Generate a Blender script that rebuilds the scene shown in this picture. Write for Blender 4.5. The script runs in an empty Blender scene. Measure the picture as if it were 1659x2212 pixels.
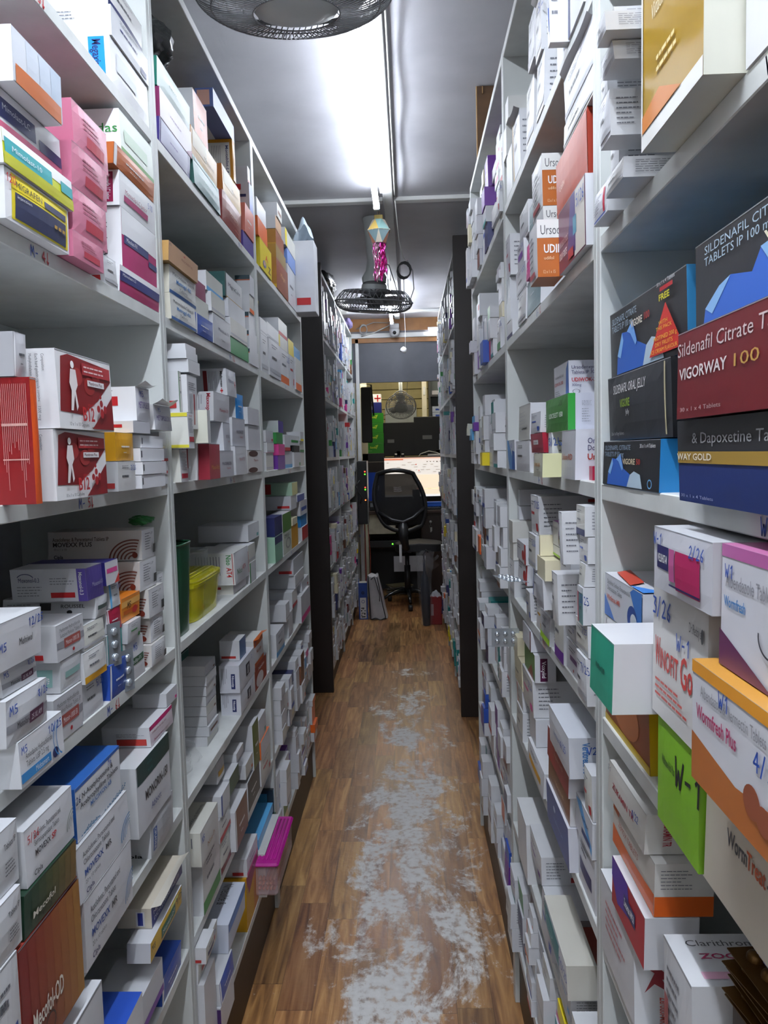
import bpy, math, random
from mathutils import Vector, Matrix
R0=random.Random(11)
SC=bpy.context.scene; COL=SC.collection
# ---------------------------------------------------------------- camera
PIT,YAW,ROL=.0761,-.0326,.0257
def cam_matrix():
    cy,sy=math.cos(YAW),math.sin(YAW); cp,sp=math.cos(PIT),math.sin(PIT); cr,sr=math.cos(ROL),math.sin(ROL)
    A=Matrix(((cy,-sy,0),(sy,cy,0),(0,0,1))); B=Matrix(((1,0,0),(0,sp,cp),(0,cp,-sp))); C=Matrix(((cr,-sr,0),(sr,cr,0),(0,0,1)))
    M=C@B@A                      # rows: right, up, forward
    return Matrix((M[0],M[1],-M[2])).transposed()
cd=bpy.data.cameras.new('camera'); co=bpy.data.objects.new('camera',cd); COL.objects.link(co)
cd.sensor_fit='HORIZONTAL'; cd.sensor_width=36; cd.lens=36*1668/1659; cd.clip_start=.02
co.matrix_world=Matrix.Translation((0,0,1.5))@cam_matrix().to_4x4()
SC.camera=co
# ---------------------------------------------------------------- light and exposure
W=bpy.data.worlds.new('world'); SC.world=W; W.use_nodes=True
W.node_tree.nodes['Background'].inputs[0].default_value=(.75,.82,1,1); W.node_tree.nodes['Background'].inputs[1].default_value=.10
SC.view_settings.view_transform='Standard'; SC.view_settings.look='None'; SC.view_settings.gamma=1
SC.view_settings.use_curve_mapping=False; SC.view_settings.exposure=0.4
TUBE_E=55.0; TUBE_B=3.9      # emission of a tube light; factor brightening the unseen tubes over and behind the viewer
def lin(c): return c/12.92 if c<=.04045 else ((c+.055)/1.055)**2.4
def hx(s): return tuple(lin(int(s[i:i+2],16)/255) for i in (0,2,4))
# ---------------------------------------------------------------- materials
PAL=dict(white='E4E5E8',grey='B9BABF',silver='C9CCD2',black='1C1D20',navy='232A5E',blue='2A4FA8',azure='1B86D0',cornflower='6F8FD0',purple='6B2F98',violet='4A3A8C',
 pink='D8418E',crimson='A0183A',maroon='6E1D24',red='B8262A',brick='8E3A2A',orange='DE6420',amber='D39A1E',gold='B08A35',yellow='E6D026',lime='9CCB2A',green='2C8A3E',olive='5D6E35',
 teal='1E8A88',brown='6B3F28',tan='C09A78',cream='DDD6B8',salmon='D98070',rust='B5622F',slate='6C82B4',aqua='8FB8B4',**{'sky blue':'5AA8DC','dark green':'1E4B32','dark grey':'4A4B50'})
_m={}
def node_mat(name): 
    m=bpy.data.materials.new(name); m.use_nodes=True; nt=m.node_tree; return m,nt,nt.nodes['Principled BSDF']
def mat(col,rough=.42,metal=0,emit=0,name=None,alpha=1,trans=0,noise=.06,bump=0,coat=0,spec=.5,nscale=9):
    key=(col,rough,metal,emit,alpha,trans,noise,bump,coat,spec,nscale)
    if key in _m: return _m[key]
    c=hx(PAL[col]) if col in PAL else hx(col)
    m,nt,p=node_mat(name or 'mat_'+str(col).replace(' ','_'))
    p.inputs['Base Color'].default_value=(*c,1); p.inputs['Roughness'].default_value=rough; p.inputs['Metallic'].default_value=metal
    p.inputs['Specular IOR Level'].default_value=spec
    if coat: p.inputs['Coat Weight'].default_value=coat; p.inputs['Coat Roughness'].default_value=.15
    if trans: p.inputs['Transmission Weight'].default_value=trans; p.inputs['IOR'].default_value=1.3
    if alpha<1: p.inputs['Alpha'].default_value=alpha
    if emit: p.inputs['Emission Color'].default_value=(*c,1); p.inputs['Emission Strength'].default_value=emit
    if noise or bump:
        tc=nt.nodes.new('ShaderNodeTexCoord'); nz=nt.nodes.new('ShaderNodeTexNoise'); nz.inputs['Scale'].default_value=nscale; nz.inputs['Detail'].default_value=5
        nt.links.new(tc.outputs['Object'],nz.inputs['Vector'])
        if noise:
            mp=nt.nodes.new('ShaderNodeMapRange'); mp.inputs[1].default_value=.3; mp.inputs[2].default_value=.7; mp.inputs[3].default_value=1-noise*1.6; mp.inputs[4].default_value=1+noise*.4
            mx=nt.nodes.new('ShaderNodeVectorMath'); mx.operation='SCALE'; mx.inputs[0].default_value=c
            nt.links.new(nz.outputs[0],mp.inputs[0]); nt.links.new(mp.outputs[0],mx.inputs['Scale']); nt.links.new(mx.outputs[0],p.inputs['Base Color'])
        if bump:
            bp=nt.nodes.new('ShaderNodeBump'); bp.inputs['Strength'].default_value=bump; bp.inputs['Distance'].default_value=.01
            nt.links.new(nz.outputs[0],bp.inputs['Height']); nt.links.new(bp.outputs[0],p.inputs['Normal'])
    _m[key]=m; return m
def card(col): return mat(col,.34,noise=.05,bump=.06,spec=.5)
def ink(col): return mat(col,.38,noise=0)
# ---------------------------------------------------------------- mesh builder
class MB:
    def __init__(s): s.v=[]; s.f=[]; s.mi=[]; s.m=[]; s.sm=[]
    def mid(s,m):
        if m not in s.m: s.m.append(m)
        return s.m.index(m)
    def add(s,vs,fs,m,smooth=False):
        o=len(s.v); s.v+=[tuple(v) for v in vs]; k=s.mid(m)
        for f in fs: s.f.append([i+o for i in f]); s.mi.append(k); s.sm.append(smooth)
        return s
    def box(s,x0,x1,y0,y1,z0,z1,m,bev=0,T=None):
        if bev:
            b=min(bev,(x1-x0)*.45,(y1-y0)*.45,(z1-z0)*.45); vs=[];idx={}
            for sx in(0,1):
                for sy in(0,1):
                    for sz in(0,1):
                        for ax in range(3):
                            p=[(x0,x1)[sx],(y0,y1)[sy],(z0,z1)[sz]]; sg=[1-2*sx,1-2*sy,1-2*sz]
                            for a in range(3):
                                if a!=ax: p[a]+=sg[a]*b
                            idx[sx,sy,sz,ax]=len(vs); vs.append(p)
            fs=[]
            for ax in range(3):
                o=[a for a in range(3) if a!=ax]
                for sd in(0,1):
                    q=[]
                    for (u,w) in((0,0),(1,0),(1,1),(0,1)):
                        k=[0,0,0]; k[ax]=sd;k[o[0]]=u;k[o[1]]=w; q.append(idx[k[0],k[1],k[2],ax])
                    fs.append(q)
            for ax in range(3):
                o=[a for a in range(3) if a!=ax]
                for u in(0,1):
                    for w in(0,1):
                        k0=[0,0,0];k0[o[0]]=u;k0[o[1]]=w;k1=list(k0);k1[ax]=1
                        fs.append([idx[(*k0,o[0])],idx[(*k1,o[0])],idx[(*k1,o[1])],idx[(*k0,o[1])]])
            for sx in(0,1):
                for sy in(0,1):
                    for sz in(0,1): fs.append([idx[sx,sy,sz,0],idx[sx,sy,sz,1],idx[sx,sy,sz,2]])
        else:
            vs=[(x,y,z) for x in(x0,x1) for y in(y0,y1) for z in(z0,z1)]
            fs=[[0,1,3,2],[4,6,7,5],[0,4,5,1],[2,3,7,6],[0,2,6,4],[1,5,7,3]]
        if T: vs=[T@Vector(v) for v in vs]
        return s.add(vs,fs,m)
    def tube(s,pts,r,m,n=8,closed=False,cap=True):
        pts=[Vector(p) for p in pts]; N=len(pts); vs=[]; up=None
        for i,p in enumerate(pts):
            if closed: d=pts[(i+1)%N]-pts[i-1]
            else: d=pts[min(i+1,N-1)]-pts[max(i-1,0)]
            if d.length<1e-9: d=Vector((0,0,1))
            d.normalize()
            if up is None: up=Vector((0,0,1)) if abs(d.z)<.9 else Vector((1,0,0))
            a=d.cross(up); 
            if a.length<1e-6: a=d.orthogonal()
            a.normalize(); bb=a.cross(d).normalized(); up=bb
            rr=r[i] if isinstance(r,(list,tuple)) else r
            for k in range(n):
                t=2*math.pi*k/n; vs.append(p+a*math.cos(t)*rr+bb*math.sin(t)*rr)
        fs=[]
        for i in range(N if closed else N-1):
            j=(i+1)%N
            for k in range(n): fs.append([i*n+k,i*n+(k+1)%n,j*n+(k+1)%n,j*n+k])
        if cap and not closed: fs.append(list(range(n))[::-1]); fs.append([(N-1)*n+k for k in range(n)])
        return s.add(vs,fs,m,True)
    def lathe(s,prof,m,c=(0,0,0),n=24,T=None,ax='z'):
        vs=[];fs=[]
        for (r,z) in prof:
            for k in range(n):
                t=2*math.pi*k/n; x,y=r*math.cos(t),r*math.sin(t)
                p={'z':(x,y,z),'y':(x,z,y),'x':(z,x,y)}[ax]
                p=Vector(p)
                if T: p=T@p
                vs.append(p+Vector(c))
        for i in range(len(prof)-1):
            for k in range(n): fs.append([i*n+k,i*n+(k+1)%n,(i+1)*n+(k+1)%n,(i+1)*n+k])
        return s.add(vs,fs,m,True)
    def grid(s,fn,nu,nv,m,smooth=True):
        vs=[fn(i/nu,j/nv) for j in range(nv+1) for i in range(nu+1)]
        fs=[[j*(nu+1)+i,j*(nu+1)+i+1,(j+1)*(nu+1)+i+1,(j+1)*(nu+1)+i] for j in range(nv) for i in range(nu)]
        return s.add(vs,fs,m,smooth)
    def build(s,name,parent=None,loc=(0,0,0),rot=(0,0,0),**pr):
        me=bpy.data.meshes.new(name); me.from_pydata(s.v,[],s.f)
        for m in s.m: me.materials.append(m)
        me.polygons.foreach_set('material_index',s.mi); me.polygons.foreach_set('use_smooth',s.sm); me.update()
        o=bpy.data.objects.new(name,me); COL.objects.link(o); o.location=loc; o.rotation_euler=rot
        if parent: o.parent=parent
        for k,v in pr.items(): o[k]=v
        return o
def thing(name,label,cat,loc=(0,0,0),rot=(0,0,0),group=None):
    o=bpy.data.objects.new(name,None); COL.objects.link(o); o.empty_display_size=.05; o.location=loc; o.rotation_euler=rot
    o['label']=label; o['category']=cat
    if group: o['group']=group
    return o
def tag(o,label,cat,group=None):
    o['label']=label; o['category']=cat
    if group: o['group']=group
    return o
# ---------------------------------------------------------------- text
_t={}
def glyphs(s,bold=False):
    k=(s,bold)
    if k in _t: return _t[k]
    cu=bpy.data.curves.new('lettering','FONT'); cu.body=s; cu.size=1; cu.resolution_u=2
    if bold: cu.offset=.018
    ob=bpy.data.objects.new('lettering',cu); COL.objects.link(ob)
    dg=bpy.context.evaluated_depsgraph_get(); me=bpy.data.meshes.new_from_object(ob.evaluated_get(dg))
    vs=[(v.co.x,v.co.y) for v in me.vertices]; fs=[list(p.vertices) for p in me.polygons]
    bpy.data.objects.remove(ob); bpy.data.curves.remove(cu); bpy.data.meshes.remove(me)
    w=max([v[0] for v in vs] or [1]); _t[k]=(vs,fs,w); return _t[k]
ST={'0':[[(0,.5),(.15,.95),(.4,1),(.6,.6),(.5,.1),(.25,0),(.05,.2),(0,.5)]],'1':[[(.1,.75),(.35,1),(.3,0)]],'2':[[(0,.8),(.25,1),(.5,.8),(.35,.4),(0,0),(.6,.05)]],
'3':[[(0,.95),(.5,.9),(.2,.55),(.5,.4),(.4,.05),(0,.05)]],'4':[[(.4,0),(.4,1),(0,.35),(.6,.4)]],'5':[[(.55,1),(.1,.95),(.08,.6),(.45,.55),(.5,.15),(.05,0)]],
'6':[[(.5,1),(.1,.5),(.1,.1),(.4,0),(.5,.3),(.15,.45)]],'7':[[(0,.95),(.55,1),(.25,0)]],'8':[[(.5,.9),(.1,.8),(.45,.35),(.3,0),(.05,.25),(.5,.85)]],'9':[[(.5,.8),(.2,.95),(.05,.65),(.35,.55),(.5,.85),(.4,0)]],
'M':[[(0,0),(.1,1),(.35,.4),(.6,1),(.7,0)]],'m':[[(0,0),(.1,1),(.35,.4),(.6,1),(.7,0)]],'N':[[(0,0),(.08,1),(.5,0),(.6,1)]],'V':[[(0,1),(.25,0),(.6,1)]],'W':[[(0,1),(.15,0),(.35,.6),(.5,0),(.75,1)]],'Z':[[(0,1),(.5,1),(0,0),(.55,.02)]],
'/':[[(0,-.1),(.4,1.1)]],'-':[[(.05,.45),(.45,.5)]],'|':[[(.3,1.05),(.3,-.1)],[(.1,.2),(.3,-.1),(.5,.2)]],' ':[]}
def strokes(s):
    x=0;out=[]
    for ch in s:
        for st in ST.get(ch,[]): out.append([(x+a,b) for a,b in st])
        x+={' ':.35,'M':.95,'W':.95,'m':.95}.get(ch,.8)
    return out,x
def decorate(mb,surf,ops,dim,lay=0):
    """surf(face,u,v,off)->point; dim[face]=(width,height) in metres"""
    for n,op in enumerate(ops):
        off=.0004+.00022*(n+lay); k=op[0]; fc=op[1]; w,h=dim[fc]
        if k=='r':
            _,_,u0,v0,u1,v1,c=op[:7]; nu=max(1,int(6*(u1-u0)+.9)); nv=max(1,int(4*(v1-v0)+.9))
            mb.grid(lambda a,b:surf(fc,u0+(u1-u0)*a,v0+(v1-v0)*b,off),nu,nv,ink(c),False)
        elif k=='p':
            mb.add([surf(fc,u,v,off) for u,v in op[2]],[list(range(len(op[2])))],ink(op[3]))
        elif k=='e':
            _,_,u,v,ru,rv,c=op[:7]; N=20
            mb.add([surf(fc,u,v,off)]+[surf(fc,u+ru*math.cos(6.2832*i/N),v+rv*math.sin(6.2832*i/N),off) for i in range(N)],[[0,1+i,1+(i+1)%N] for i in range(N)],ink(c))
        elif k=='o':
            _,_,u,v,ru,rv,th,c,a0,a1=op; N=24; vs=[]
            for i in range(N+1):
                t=a0+(a1-a0)*i/N
                for q in(1-th/2,1+th/2): vs.append(surf(fc,min(1,max(0,u+ru*q*math.cos(t))),min(1,max(0,v+rv*q*math.sin(t))),off))
            mb.add(vs,[[2*i,2*i+1,2*i+3,2*i+2] for i in range(N)],ink(c))
        elif k in('t','tb','tv','tvb'):
            _,_,u,v,sz,s,c=op[:7]; gv,gf,gw=glyphs(s,'b' in k)
            vert='v' in k
            hm=sz*(w if vert else h)/.72; wm=hm
            if len(op)>7:       # target length as a fraction of the face
                wm=op[7]*(h if vert else w)/gw
            if vert: pts=[surf(fc,u+y*hm/w,v-x*wm/h,off) for x,y in gv]
            else: pts=[surf(fc,u+x*wm/w,v+y*hm/h,off) for x,y in gv]
            mb.add(pts,gf,ink(c))
        elif k=='l':
            _,_,u0,v0,u1,v1,cnt=op[:7]; c=op[7] if len(op)>7 else '62646C'; rr=random.Random(int(u0*97+v0*31+cnt)+n)
            for i in range(cnt):
                v=v1-(v1-v0)*(i+.5)/cnt; hh=(v1-v0)/cnt*.22*(.5 if fc=='S' else .8); u=u0; end=u0+(u1-u0)*rr.uniform(.6,1)
                while u<end:
                    e=min(u+rr.uniform(.03,.1)*max(.3,(u1-u0)*2),end)
                    mb.add([surf(fc,u,v-hh,off),surf(fc,e,v-hh,off),surf(fc,e,v+hh,off),surf(fc,u,v+hh,off)],[[0,1,2,3]],ink(c)); u=e+.012
        elif k=='lv':
            _,_,u0,v0,u1,v1,cnt=op[:7]; c=op[7] if len(op)>7 else '62646C'; rr=random.Random(int(u0*97+v0*31+cnt)+n)
            for i in range(cnt):
                u=u0+(u1-u0)*(i+.5)/cnt; hh=(u1-u0)/cnt*.11; e=v1-(v1-v0)*rr.uniform(.5,1)
                mb.add([surf(fc,u-hh,e,off),surf(fc,u+hh,e,off),surf(fc,u+hh,v1,off),surf(fc,u-hh,v1,off)],[[0,1,2,3]],ink(c))
        elif k=='h':
            _,_,u,v,sz,s,c=op[:7]; ss,x=strokes(s); H=sz*h*.85; tw=H*.07
            for st in ss:
                for (a,b),(e,g) in zip(st,st[1:]):
                    dx,dy=e-a,g-b; L=math.hypot(dx,dy) or 1; nx,ny=-dy/L*tw/H,dx/L*tw/H; ex,ey=dx/L*.04,dy/L*.04
                    q=[(a-ex+nx,b-ey+ny),(e+ex+nx,g+ey+ny),(e+ex-nx,g+ey-ny),(a-ex-nx,b-ey-ny)]
                    mb.add([surf(fc,u+p[0]*H/w,v+p[1]*H/h,off) for p in q],[[0,1,2,3]],ink(c))
# ---------------------------------------------------------------- carton styles  (front, side colour, operations, description)
def pk(*a): return list(a)
RX=[('r','S',.58,.12,.95,.3,'red'),('l','S',.08,.1,.5,.9,7),('l','S',.58,.38,.95,.9,4)]
def stripes(fc,cols,v0=0,v1=1,u0=0,u1=1):
    n=len(cols); return [('r',fc,u0,v0+(v1-v0)*i/n,u1,v0+(v1-v0)*(i+1)/n,c) for i,c in enumerate(cols)]
def mixc(a,b,n):
    out=[]
    for i in range(n):
        t=i/(n-1); out.append(''.join('%02X'%int(int(a[j:j+2],16)*(1-t)+int(b[j:j+2],16)*t) for j in(0,2,4)))
    return out
def print_or_sheen(fc,a,b,n=8):  # colour graded across a face: printed gradients and painted-in sheen
    return [('r',fc,i/n,.02,(i+1)/n,.98,c) for i,c in enumerate(mixc(a,b,n))]
PEAK=[(.1,.02),(.12,.3),(.2,.62),(.28,.6),(.36,.72),(.42,.4),(.55,.28),(.62,.02)]
def vig(extra): return [('p','F',PEAK,'2E5FB8'),('p','F',[(.12,.3),(.2,.62),(.22,.5),(.17,.25)],'7FB2E8'),('p','F',[(.28,.6),(.36,.72),(.42,.4),(.4,.35),(.33,.55)],'6FA4E4'),('p','F',[(.5,.02),(.55,.28),(.62,.36),(.72,.3),(.76,.02)],'AFC4D4')]+extra
STY=dict(
 megaxis=('white','cream',[('r','S',.68,.05,.92,.97,'azure'),('tvb','S',.74,.92,.13,'Megaxis-LC','navy',.82),('lv','S',.1,.2,.5,.95,7),('r','F',.12,.35,.6,.75,'D3D8DE')],'white carton with a blue lettered stripe down its side'),
 migrafen=('white','white',[('r','F',.08,.06,.97,.95,'D9C72A'),('r','F',.1,.66,.55,.86,'E6CF1A'),('r','F',.12,.1,.93,.6,'2E3350'),('r','F',.55,.66,.93,.8,'2E3350'),('t','F',.13,.7,.13,'MIGRAFEN','black',.38),('t','F',.14,.5,.06,'injection','white',.2),('r','F',.7,.36,.75,.43,'gold'),('r','F',.77,.36,.82,.43,'gold'),('r','F',.84,.36,.89,.43,'gold'),('h','F',-.0,.72,.18,'120','red')],'white and yellow carton with a dark navy panel'),
 mimo10=('C9D030','white',[('r','F',0,.62,1,1,'E6E8EA'),('r','F',.02,.35,.66,.78,'2A9AA0'),('r','F',.8,.4,1,.74,'2A9AA0'),('r','F',0,0,1,.34,'B5B51E'),('t','F',.1,.48,.16,'Mimolast-10','white',.4)],'yellow-green and white carton with a teal panel'),
 mimolc=('D8DADF','white',[('r','F',0,0,1,.3,'C4607E'),('r','F',0,.38,.55,.8,'252D5C'),('r','F',.6,.3,1,.55,'252D5C'),('t','F',.06,.56,.14,'Mimolast-LC','silver',.4)],'white carton with navy label and pink lower edge'),
 rusttop=('white','white',print_or_sheen('F','C7CBD2','A6B4C4',4)+[('r','F',.03,.0,.97,.34,'B5622F'),('r','S',.1,.04,.3,.98,'navy')],'white carton with a rust band and grey-blue top band'),  # grey-blue gradient is sheen put into the colour; rust band is print
 pinkbox=('C87A92','B86A84',[('r','F',.32,.18,.85,.42,'B84050'),('l','F',.25,.5,.8,.8,3,'9A4A62'),('l','S',.3,.55,.7,.75,2,'5A2A3A')],'dusty pink carton with a red label'),
 mimols=('A82C62','white',[('r','F',0,.78,1,1,'E4E5E8'),('r','F',0,.42,1,.78,'2B3270'),('t','F',.05,.62,.12,'Mimolast-LS','white',.3)],'magenta carton with navy band and white top'),
 minofx=('B0346C','white',[('r','F',0,.55,1,1,'E4E5E8'),('r','F',.05,.42,.72,.56,'3A4270'),('r','F',.72,.3,1,.4,'3A4270'),('tvb','S',.62,.75,.2,'Minolast-FX','black',.6),('t','F',.1,.46,.07,'Minolast-FX','white',.28)],'white and magenta carton with a slate label'),
 montlc=('white','white',[('r','S',.62,.1,.86,.95,'8C2048'),('tvb','S',.68,.88,.13,'Monteclip LC Junior','white',.72),('l','S',.1,.2,.5,.8,4),('r','F',.1,.2,.75,.38,'A03064'),('t','F',.12,.44,.13,'Monteclip LC Junior','8C2048',.6),('h','F',.75,.62,.2,'5 10','blue')],'white carton with a wine red side strip'),
 leafgreen=('DDE6DC','white',[('r','F',0,0,1,.12,'4F8A2C'),('r','F',.1,.3,.8,.6,'C8DCC8'),('t','S',.55,.45,.22,'das','2C8A3E',.4)],'white carton with a thin leaf green lower edge'),
 redtext=('C8501E','8E1F22',[('lv','S',.3,.05,.92,.95,14,'D8A8A0'),('r','S',.3,.62,.9,.64,'D8A8A0'),('r','S',.3,.35,.9,.36,'D8A8A0')],'tall dark red carton printed with columns of text'),
 b12=('E8E8EA','E6E6E9',[('p','F',[(.02,.22),(.08,.92),(.2,.97),(.96,.9),(.98,.72),(.7,.42),(.4,.2)],'7E1A1E'),('e','F',.34,.7,.09,.12,'9E3030'),('e','F',.55,.6,.1,.12,'982A2A'),('e','F',.68,.75,.08,.1,'8E2424'),('p','F',[(.55,.02),(.98,.02),(.98,.5),(.86,.36)],'7E1A1E'),
   ('r','F',.42,.74,.96,.9,'A83034'),('l','F',.45,.76,.92,.88,2,'E8C8C8'),('r','F',.5,.6,.82,.68,'E8E8EA'),('t','F',.52,.62,.05,'Membrane Plus','maroon',.26),
   ('e','F',.24,.84,.03,.05,'F0F0F0'),('p','F',[(.2,.78),(.29,.78),(.31,.58),(.27,.5),(.3,.3),(.27,.24),(.25,.45),(.21,.24),(.17,.24),(.2,.5),(.17,.6)],'E6DEDE'),
   ('tb','F',.36,.12,.19,'B12','red',.22),('t','F',.46,.32,.05,'vitamin','red',.13),('e','F',.66,.3,.03,.05,'A02026'),('e','F',.72,.38,.03,.05,'A02026'),('e','F',.72,.24,.035,.07,'A02026'),('e','F',.78,.3,.03,.06,'A02026'),('e','F',.7,.47,.02,.03,'A02026'),
   ('t','F',.1,.04,.05,'10 x 1 x 10 Capsules','dark grey',.34),('tv','S',.8,.93,.05,'Composition:','dark grey',.22),('tv','S',.7,.93,.05,'Each hard gelatin capsule contains:','dark grey',.6),('tv','S',.6,.93,.05,'Methylcobalamin IP','dark grey',.32),('tv','S',.5,.93,.05,'Alpha Lipoic Acid IP','dark grey',.36),('tv','S',.4,.93,.05,'Pyridoxine Hydrochloride IP','dark grey',.5),('tv','S',.3,.93,.05,'Folic Acid IP','dark grey',.24),('tv','S',.2,.93,.05,'Excipients','dark grey',.2),('tv','S',.7,.28,.05,'1500 mcg','dark grey',.18)],'white carton with a red body-and-cells picture front'),
 metopole=('C4C6CE','E2E3E6',[('t','F',.1,.38,.2,'METOPOLE 25XL','5A3A8C',.8),('r','S',.1,.45,.7,.72,'red'),('l','S',.15,.78,.7,.92,2),('h','F',.2,.72,.2,'M5','blue')],'white carton with purple lettering across its grey end'),
 metoder=('DADCE2','DFE0E4',[('t','F',.35,.28,.34,'Metoder-XL 50','black',.55),('r','F',.02,.3,.06,.8,'3A3A40'),('lv','S',.4,.1,.8,.9,3),('h','F',.05,.66,.25,'M5','blue')],'flat white carton with black lettering on its end'),
 midos=('DFE0E4','D4D6DA',[('r','S',.1,.02,.45,.98,'3A8AC0'),('t','F',.12,.55,.13,'Amlodipine Hydrochloride','dark grey',.6),('t','F',.12,.38,.13,'Tablets USP 2.5 mg','dark grey',.5),('p','F',[(.0,.1),(.66,.1),(.66,.3),(.0,.3)],'3A86C4'),('t','F',.3,.14,.13,'Midosmart','white',.3),('e','F',.76,.2,.07,.12,'navy'),('o','F',.85,.5,.12,.4,.1,'3A86C4',2,4.6),('o','F',.92,.5,.12,.42,.1,'3A86C4',2,4.6),('h','F',.62,.72,.2,'10/25','blue'),('h','F',.02,.72,.18,'m5','blue')],'white carton with a blue curved emblem and band'),
 metolar=('CFD1D6','D2D4D8',[('r','F',.0,.28,1,.46,'9A9BA2'),('t','F',.2,.3,.14,'Metolar-','black',.28),('r','F',.48,.24,.86,.5,'5A2A48'),('t','F',.52,.3,.13,'25 XL AM','white',.28),('h','F',.72,.7,.2,'8/26','blue'),('h','F',.05,.66,.22,'m5','blue')],'white carton with grey band and plum oval'),
 melniwel=('DCDDE2','D4D6DA',[('t','F',.45,.38,.16,'Melniwel','black',.32),('h','F',.68,.7,.2,'12/25','blue'),('h','F',.02,.4,.2,'M5','blue')],'plain white carton with small black lettering'),
 metosr=('C9CACF','CFD0D4',[('r','F',.0,.34,1,.52,'8E8F96'),('r','F',.25,.3,.85,.56,'A05048'),('t','F',.3,.37,.13,'Metosr-1000 SR','white',.5),('t','F',.1,.78,.11,'Metformin Hydrochloride','dark grey',.75),('t','F',.1,.63,.11,'Sustained Release Tablets IP','dark grey',.8),('e','F',.55,.16,.04,.05,'red'),('r','S',.1,.08,.7,.22,'red')],'white carton with grey band and brick label'),
 tealpill=('D0D2D6','C9CBCF',[('r','F',.2,.4,.95,.6,'8FB8B4'),('r','S',.55,.2,.85,.75,'8FB8B4'),('tvb','S',.62,.5,.18,'850','white',.2),('lv','S',.1,.3,.4,.9,4)],'white carton with pale teal rounded labels'),
 roussel=('CFD1D6','D4D5D9',[('r','F',.1,.4,.95,.6,'4A5A58'),('t','S',.62,.55,.18,'ROUSSEL','black',.26),('e','S',.72,.35,.03,.1,'black'),('r','S',.4,.45,.52,.8,'3A3A3A'),('l','S',.05,.4,.34,.8,3),('p','S',[(.72,.05),(.8,.05),(.78,.2),(.74,.2)],'black')],'long white carton with barcode and inverted black print'),
 moxonol=('5B4C9E','C9CAD0',[('r','S',.88,0,1,1,'5B4C9E'),('t','S',.1,.6,.14,'Moxonol-0.3','navy',.28),('r','S',.52,.12,.84,.28,'red'),('l','S',.52,.5,.84,.75,3),('l','S',.08,.15,.42,.5,4),('o','S',.2,.66,.12,.2,.1,'navy',.5,2.6),('t','F',.2,.4,.14,'Moxonol-0.3','silver',.7),('tvb','S',.91,.9,.05,'Moxonol-0.3','white',.7)],'long white carton with a violet end'),
 navypurple=('D6D7DC','2E2A78',[('r','F',.1,.5,.9,.7,'D04A8A'),('p','F',[(.6,0),(1,0),(1,.4)],'C0392B')],'white carton with a navy side and pink label'),
 greenpill=('D9DADE','C2C6C2',[('r','F',.15,.38,.95,.55,'2E5A3A'),('t','F',.2,.42,.1,'Modlip-FX','white',.6),('h','F',.4,.72,.18,'M5','blue')],'white carton with dark green label on its end'),
 orangebag=('E08A2A','D87A20',[('r','F',0,.6,1,.85,'E8B060'),('r','F',.1,.3,.9,.45,'C05A1A'),('h','F',.3,.5,.3,'M5','black'),('e','F',.7,.35,.14,.16,'red')],'crumpled orange and white packet'),
 movplus=('DEDFE3','C6C3C0',[('tb','S',.05,.68,.13,'Aceclofenac & Paracetamol Tablets IP','5A4A42',.6),('tb','S',.05,.5,.15,'MOVEXX PLUS','3A2E2A',.42),('t','S',.06,.38,.07,'10 x 1 x 10','5A4A42',.14),('tb','S',.06,.1,.12,'Cipla','black',.1)]+[('o','S',.91,.04,r,r*2.6,.16/(r*9),'6E3A2E',1.3,3.14) for r in (.05,.09,.13,.17,.21,.25)]+[('e','S',.93,.18,.03,.1,'6E2A1E'),('l','F',.12,.3,.55,.9,7),('r','F',.72,.15,.92,.45,'4A4A4A'),('t','F',.5,.8,.09,'U.P','dark grey',.2)],'long white carton with maroon concentric arcs'),
 tabip=('D2D4D8','C9CBD0',[('t','F',.55,.68,.1,'Tablets IP','dark grey',.38),('l','F',.55,.25,.9,.5,4)],'large pale white carton with grey lettering'),
 mecood=('7E2A26','A9453A',print_or_sheen('F','7A2422','9A6A2E',8)+[('tb','F',.12,.28,.15,'Mecofol-OD','E0DCD0',.5),('o','F',.38,.18,.08,.08,.2,'3A1A12',0,6.28)],'red to gold carton with white lettering'),
 mecofol=('22402E','1E3A2A',print_or_sheen('F','1E3E2E','7A6030',8)+[('tb','F',.12,.3,.16,'Mecofol','E0DCD0',.42),('o','F',.38,.18,.08,.07,.2,'12251A',0,6.28)],'dark green to gold carton with white lettering'),
 movsp=('D9DADF','C2C4C8',[('t','F',.16,.74,.1,'Aceclofenac, Paracetamol and','dark grey',.55),('t','F',.16,.6,.1,'Serratiopeptidase Tablets','dark grey',.5),('tb','F',.16,.42,.11,'MOVEXX','3A3A40',.3),('tb','F',.48,.42,.11,'SP','red',.1),('tb','F',.12,.1,.1,'Cipla','dark grey',.16),('h','F',.04,.74,.15,'5/26','red')]+[('o','F',1,.3,r,r*1.5,.08,'7A8A80',1.7,3.3) for r in(.1,.15,.2)],'white carton with dark lettering and grey-green rings'),
 movmr=('D9DADF','C2C4C8',[('t','F',.1,.74,.1,'Aceclofenac, Paracetamol and','dark grey',.6),('t','F',.1,.6,.1,'Chlorzoxazone Tablets','dark grey',.48),('tb','F',.1,.4,.11,'MOVEXX','2A4A90',.34),('tb','F',.48,.4,.11,'MR','dark grey',.12),('tb','F',.1,.08,.09,'Cipla','navy',.14),('t','F',.1,.26,.07,'20 x 10 tablets','dark grey',.26)]+[('o','F',1.0,.2,r,r*1.6,.07,'4A86B8',1.6,3.3) for r in(.1,.14,.18,.22)],'white carton with blue rings and blue lettering'),
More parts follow.
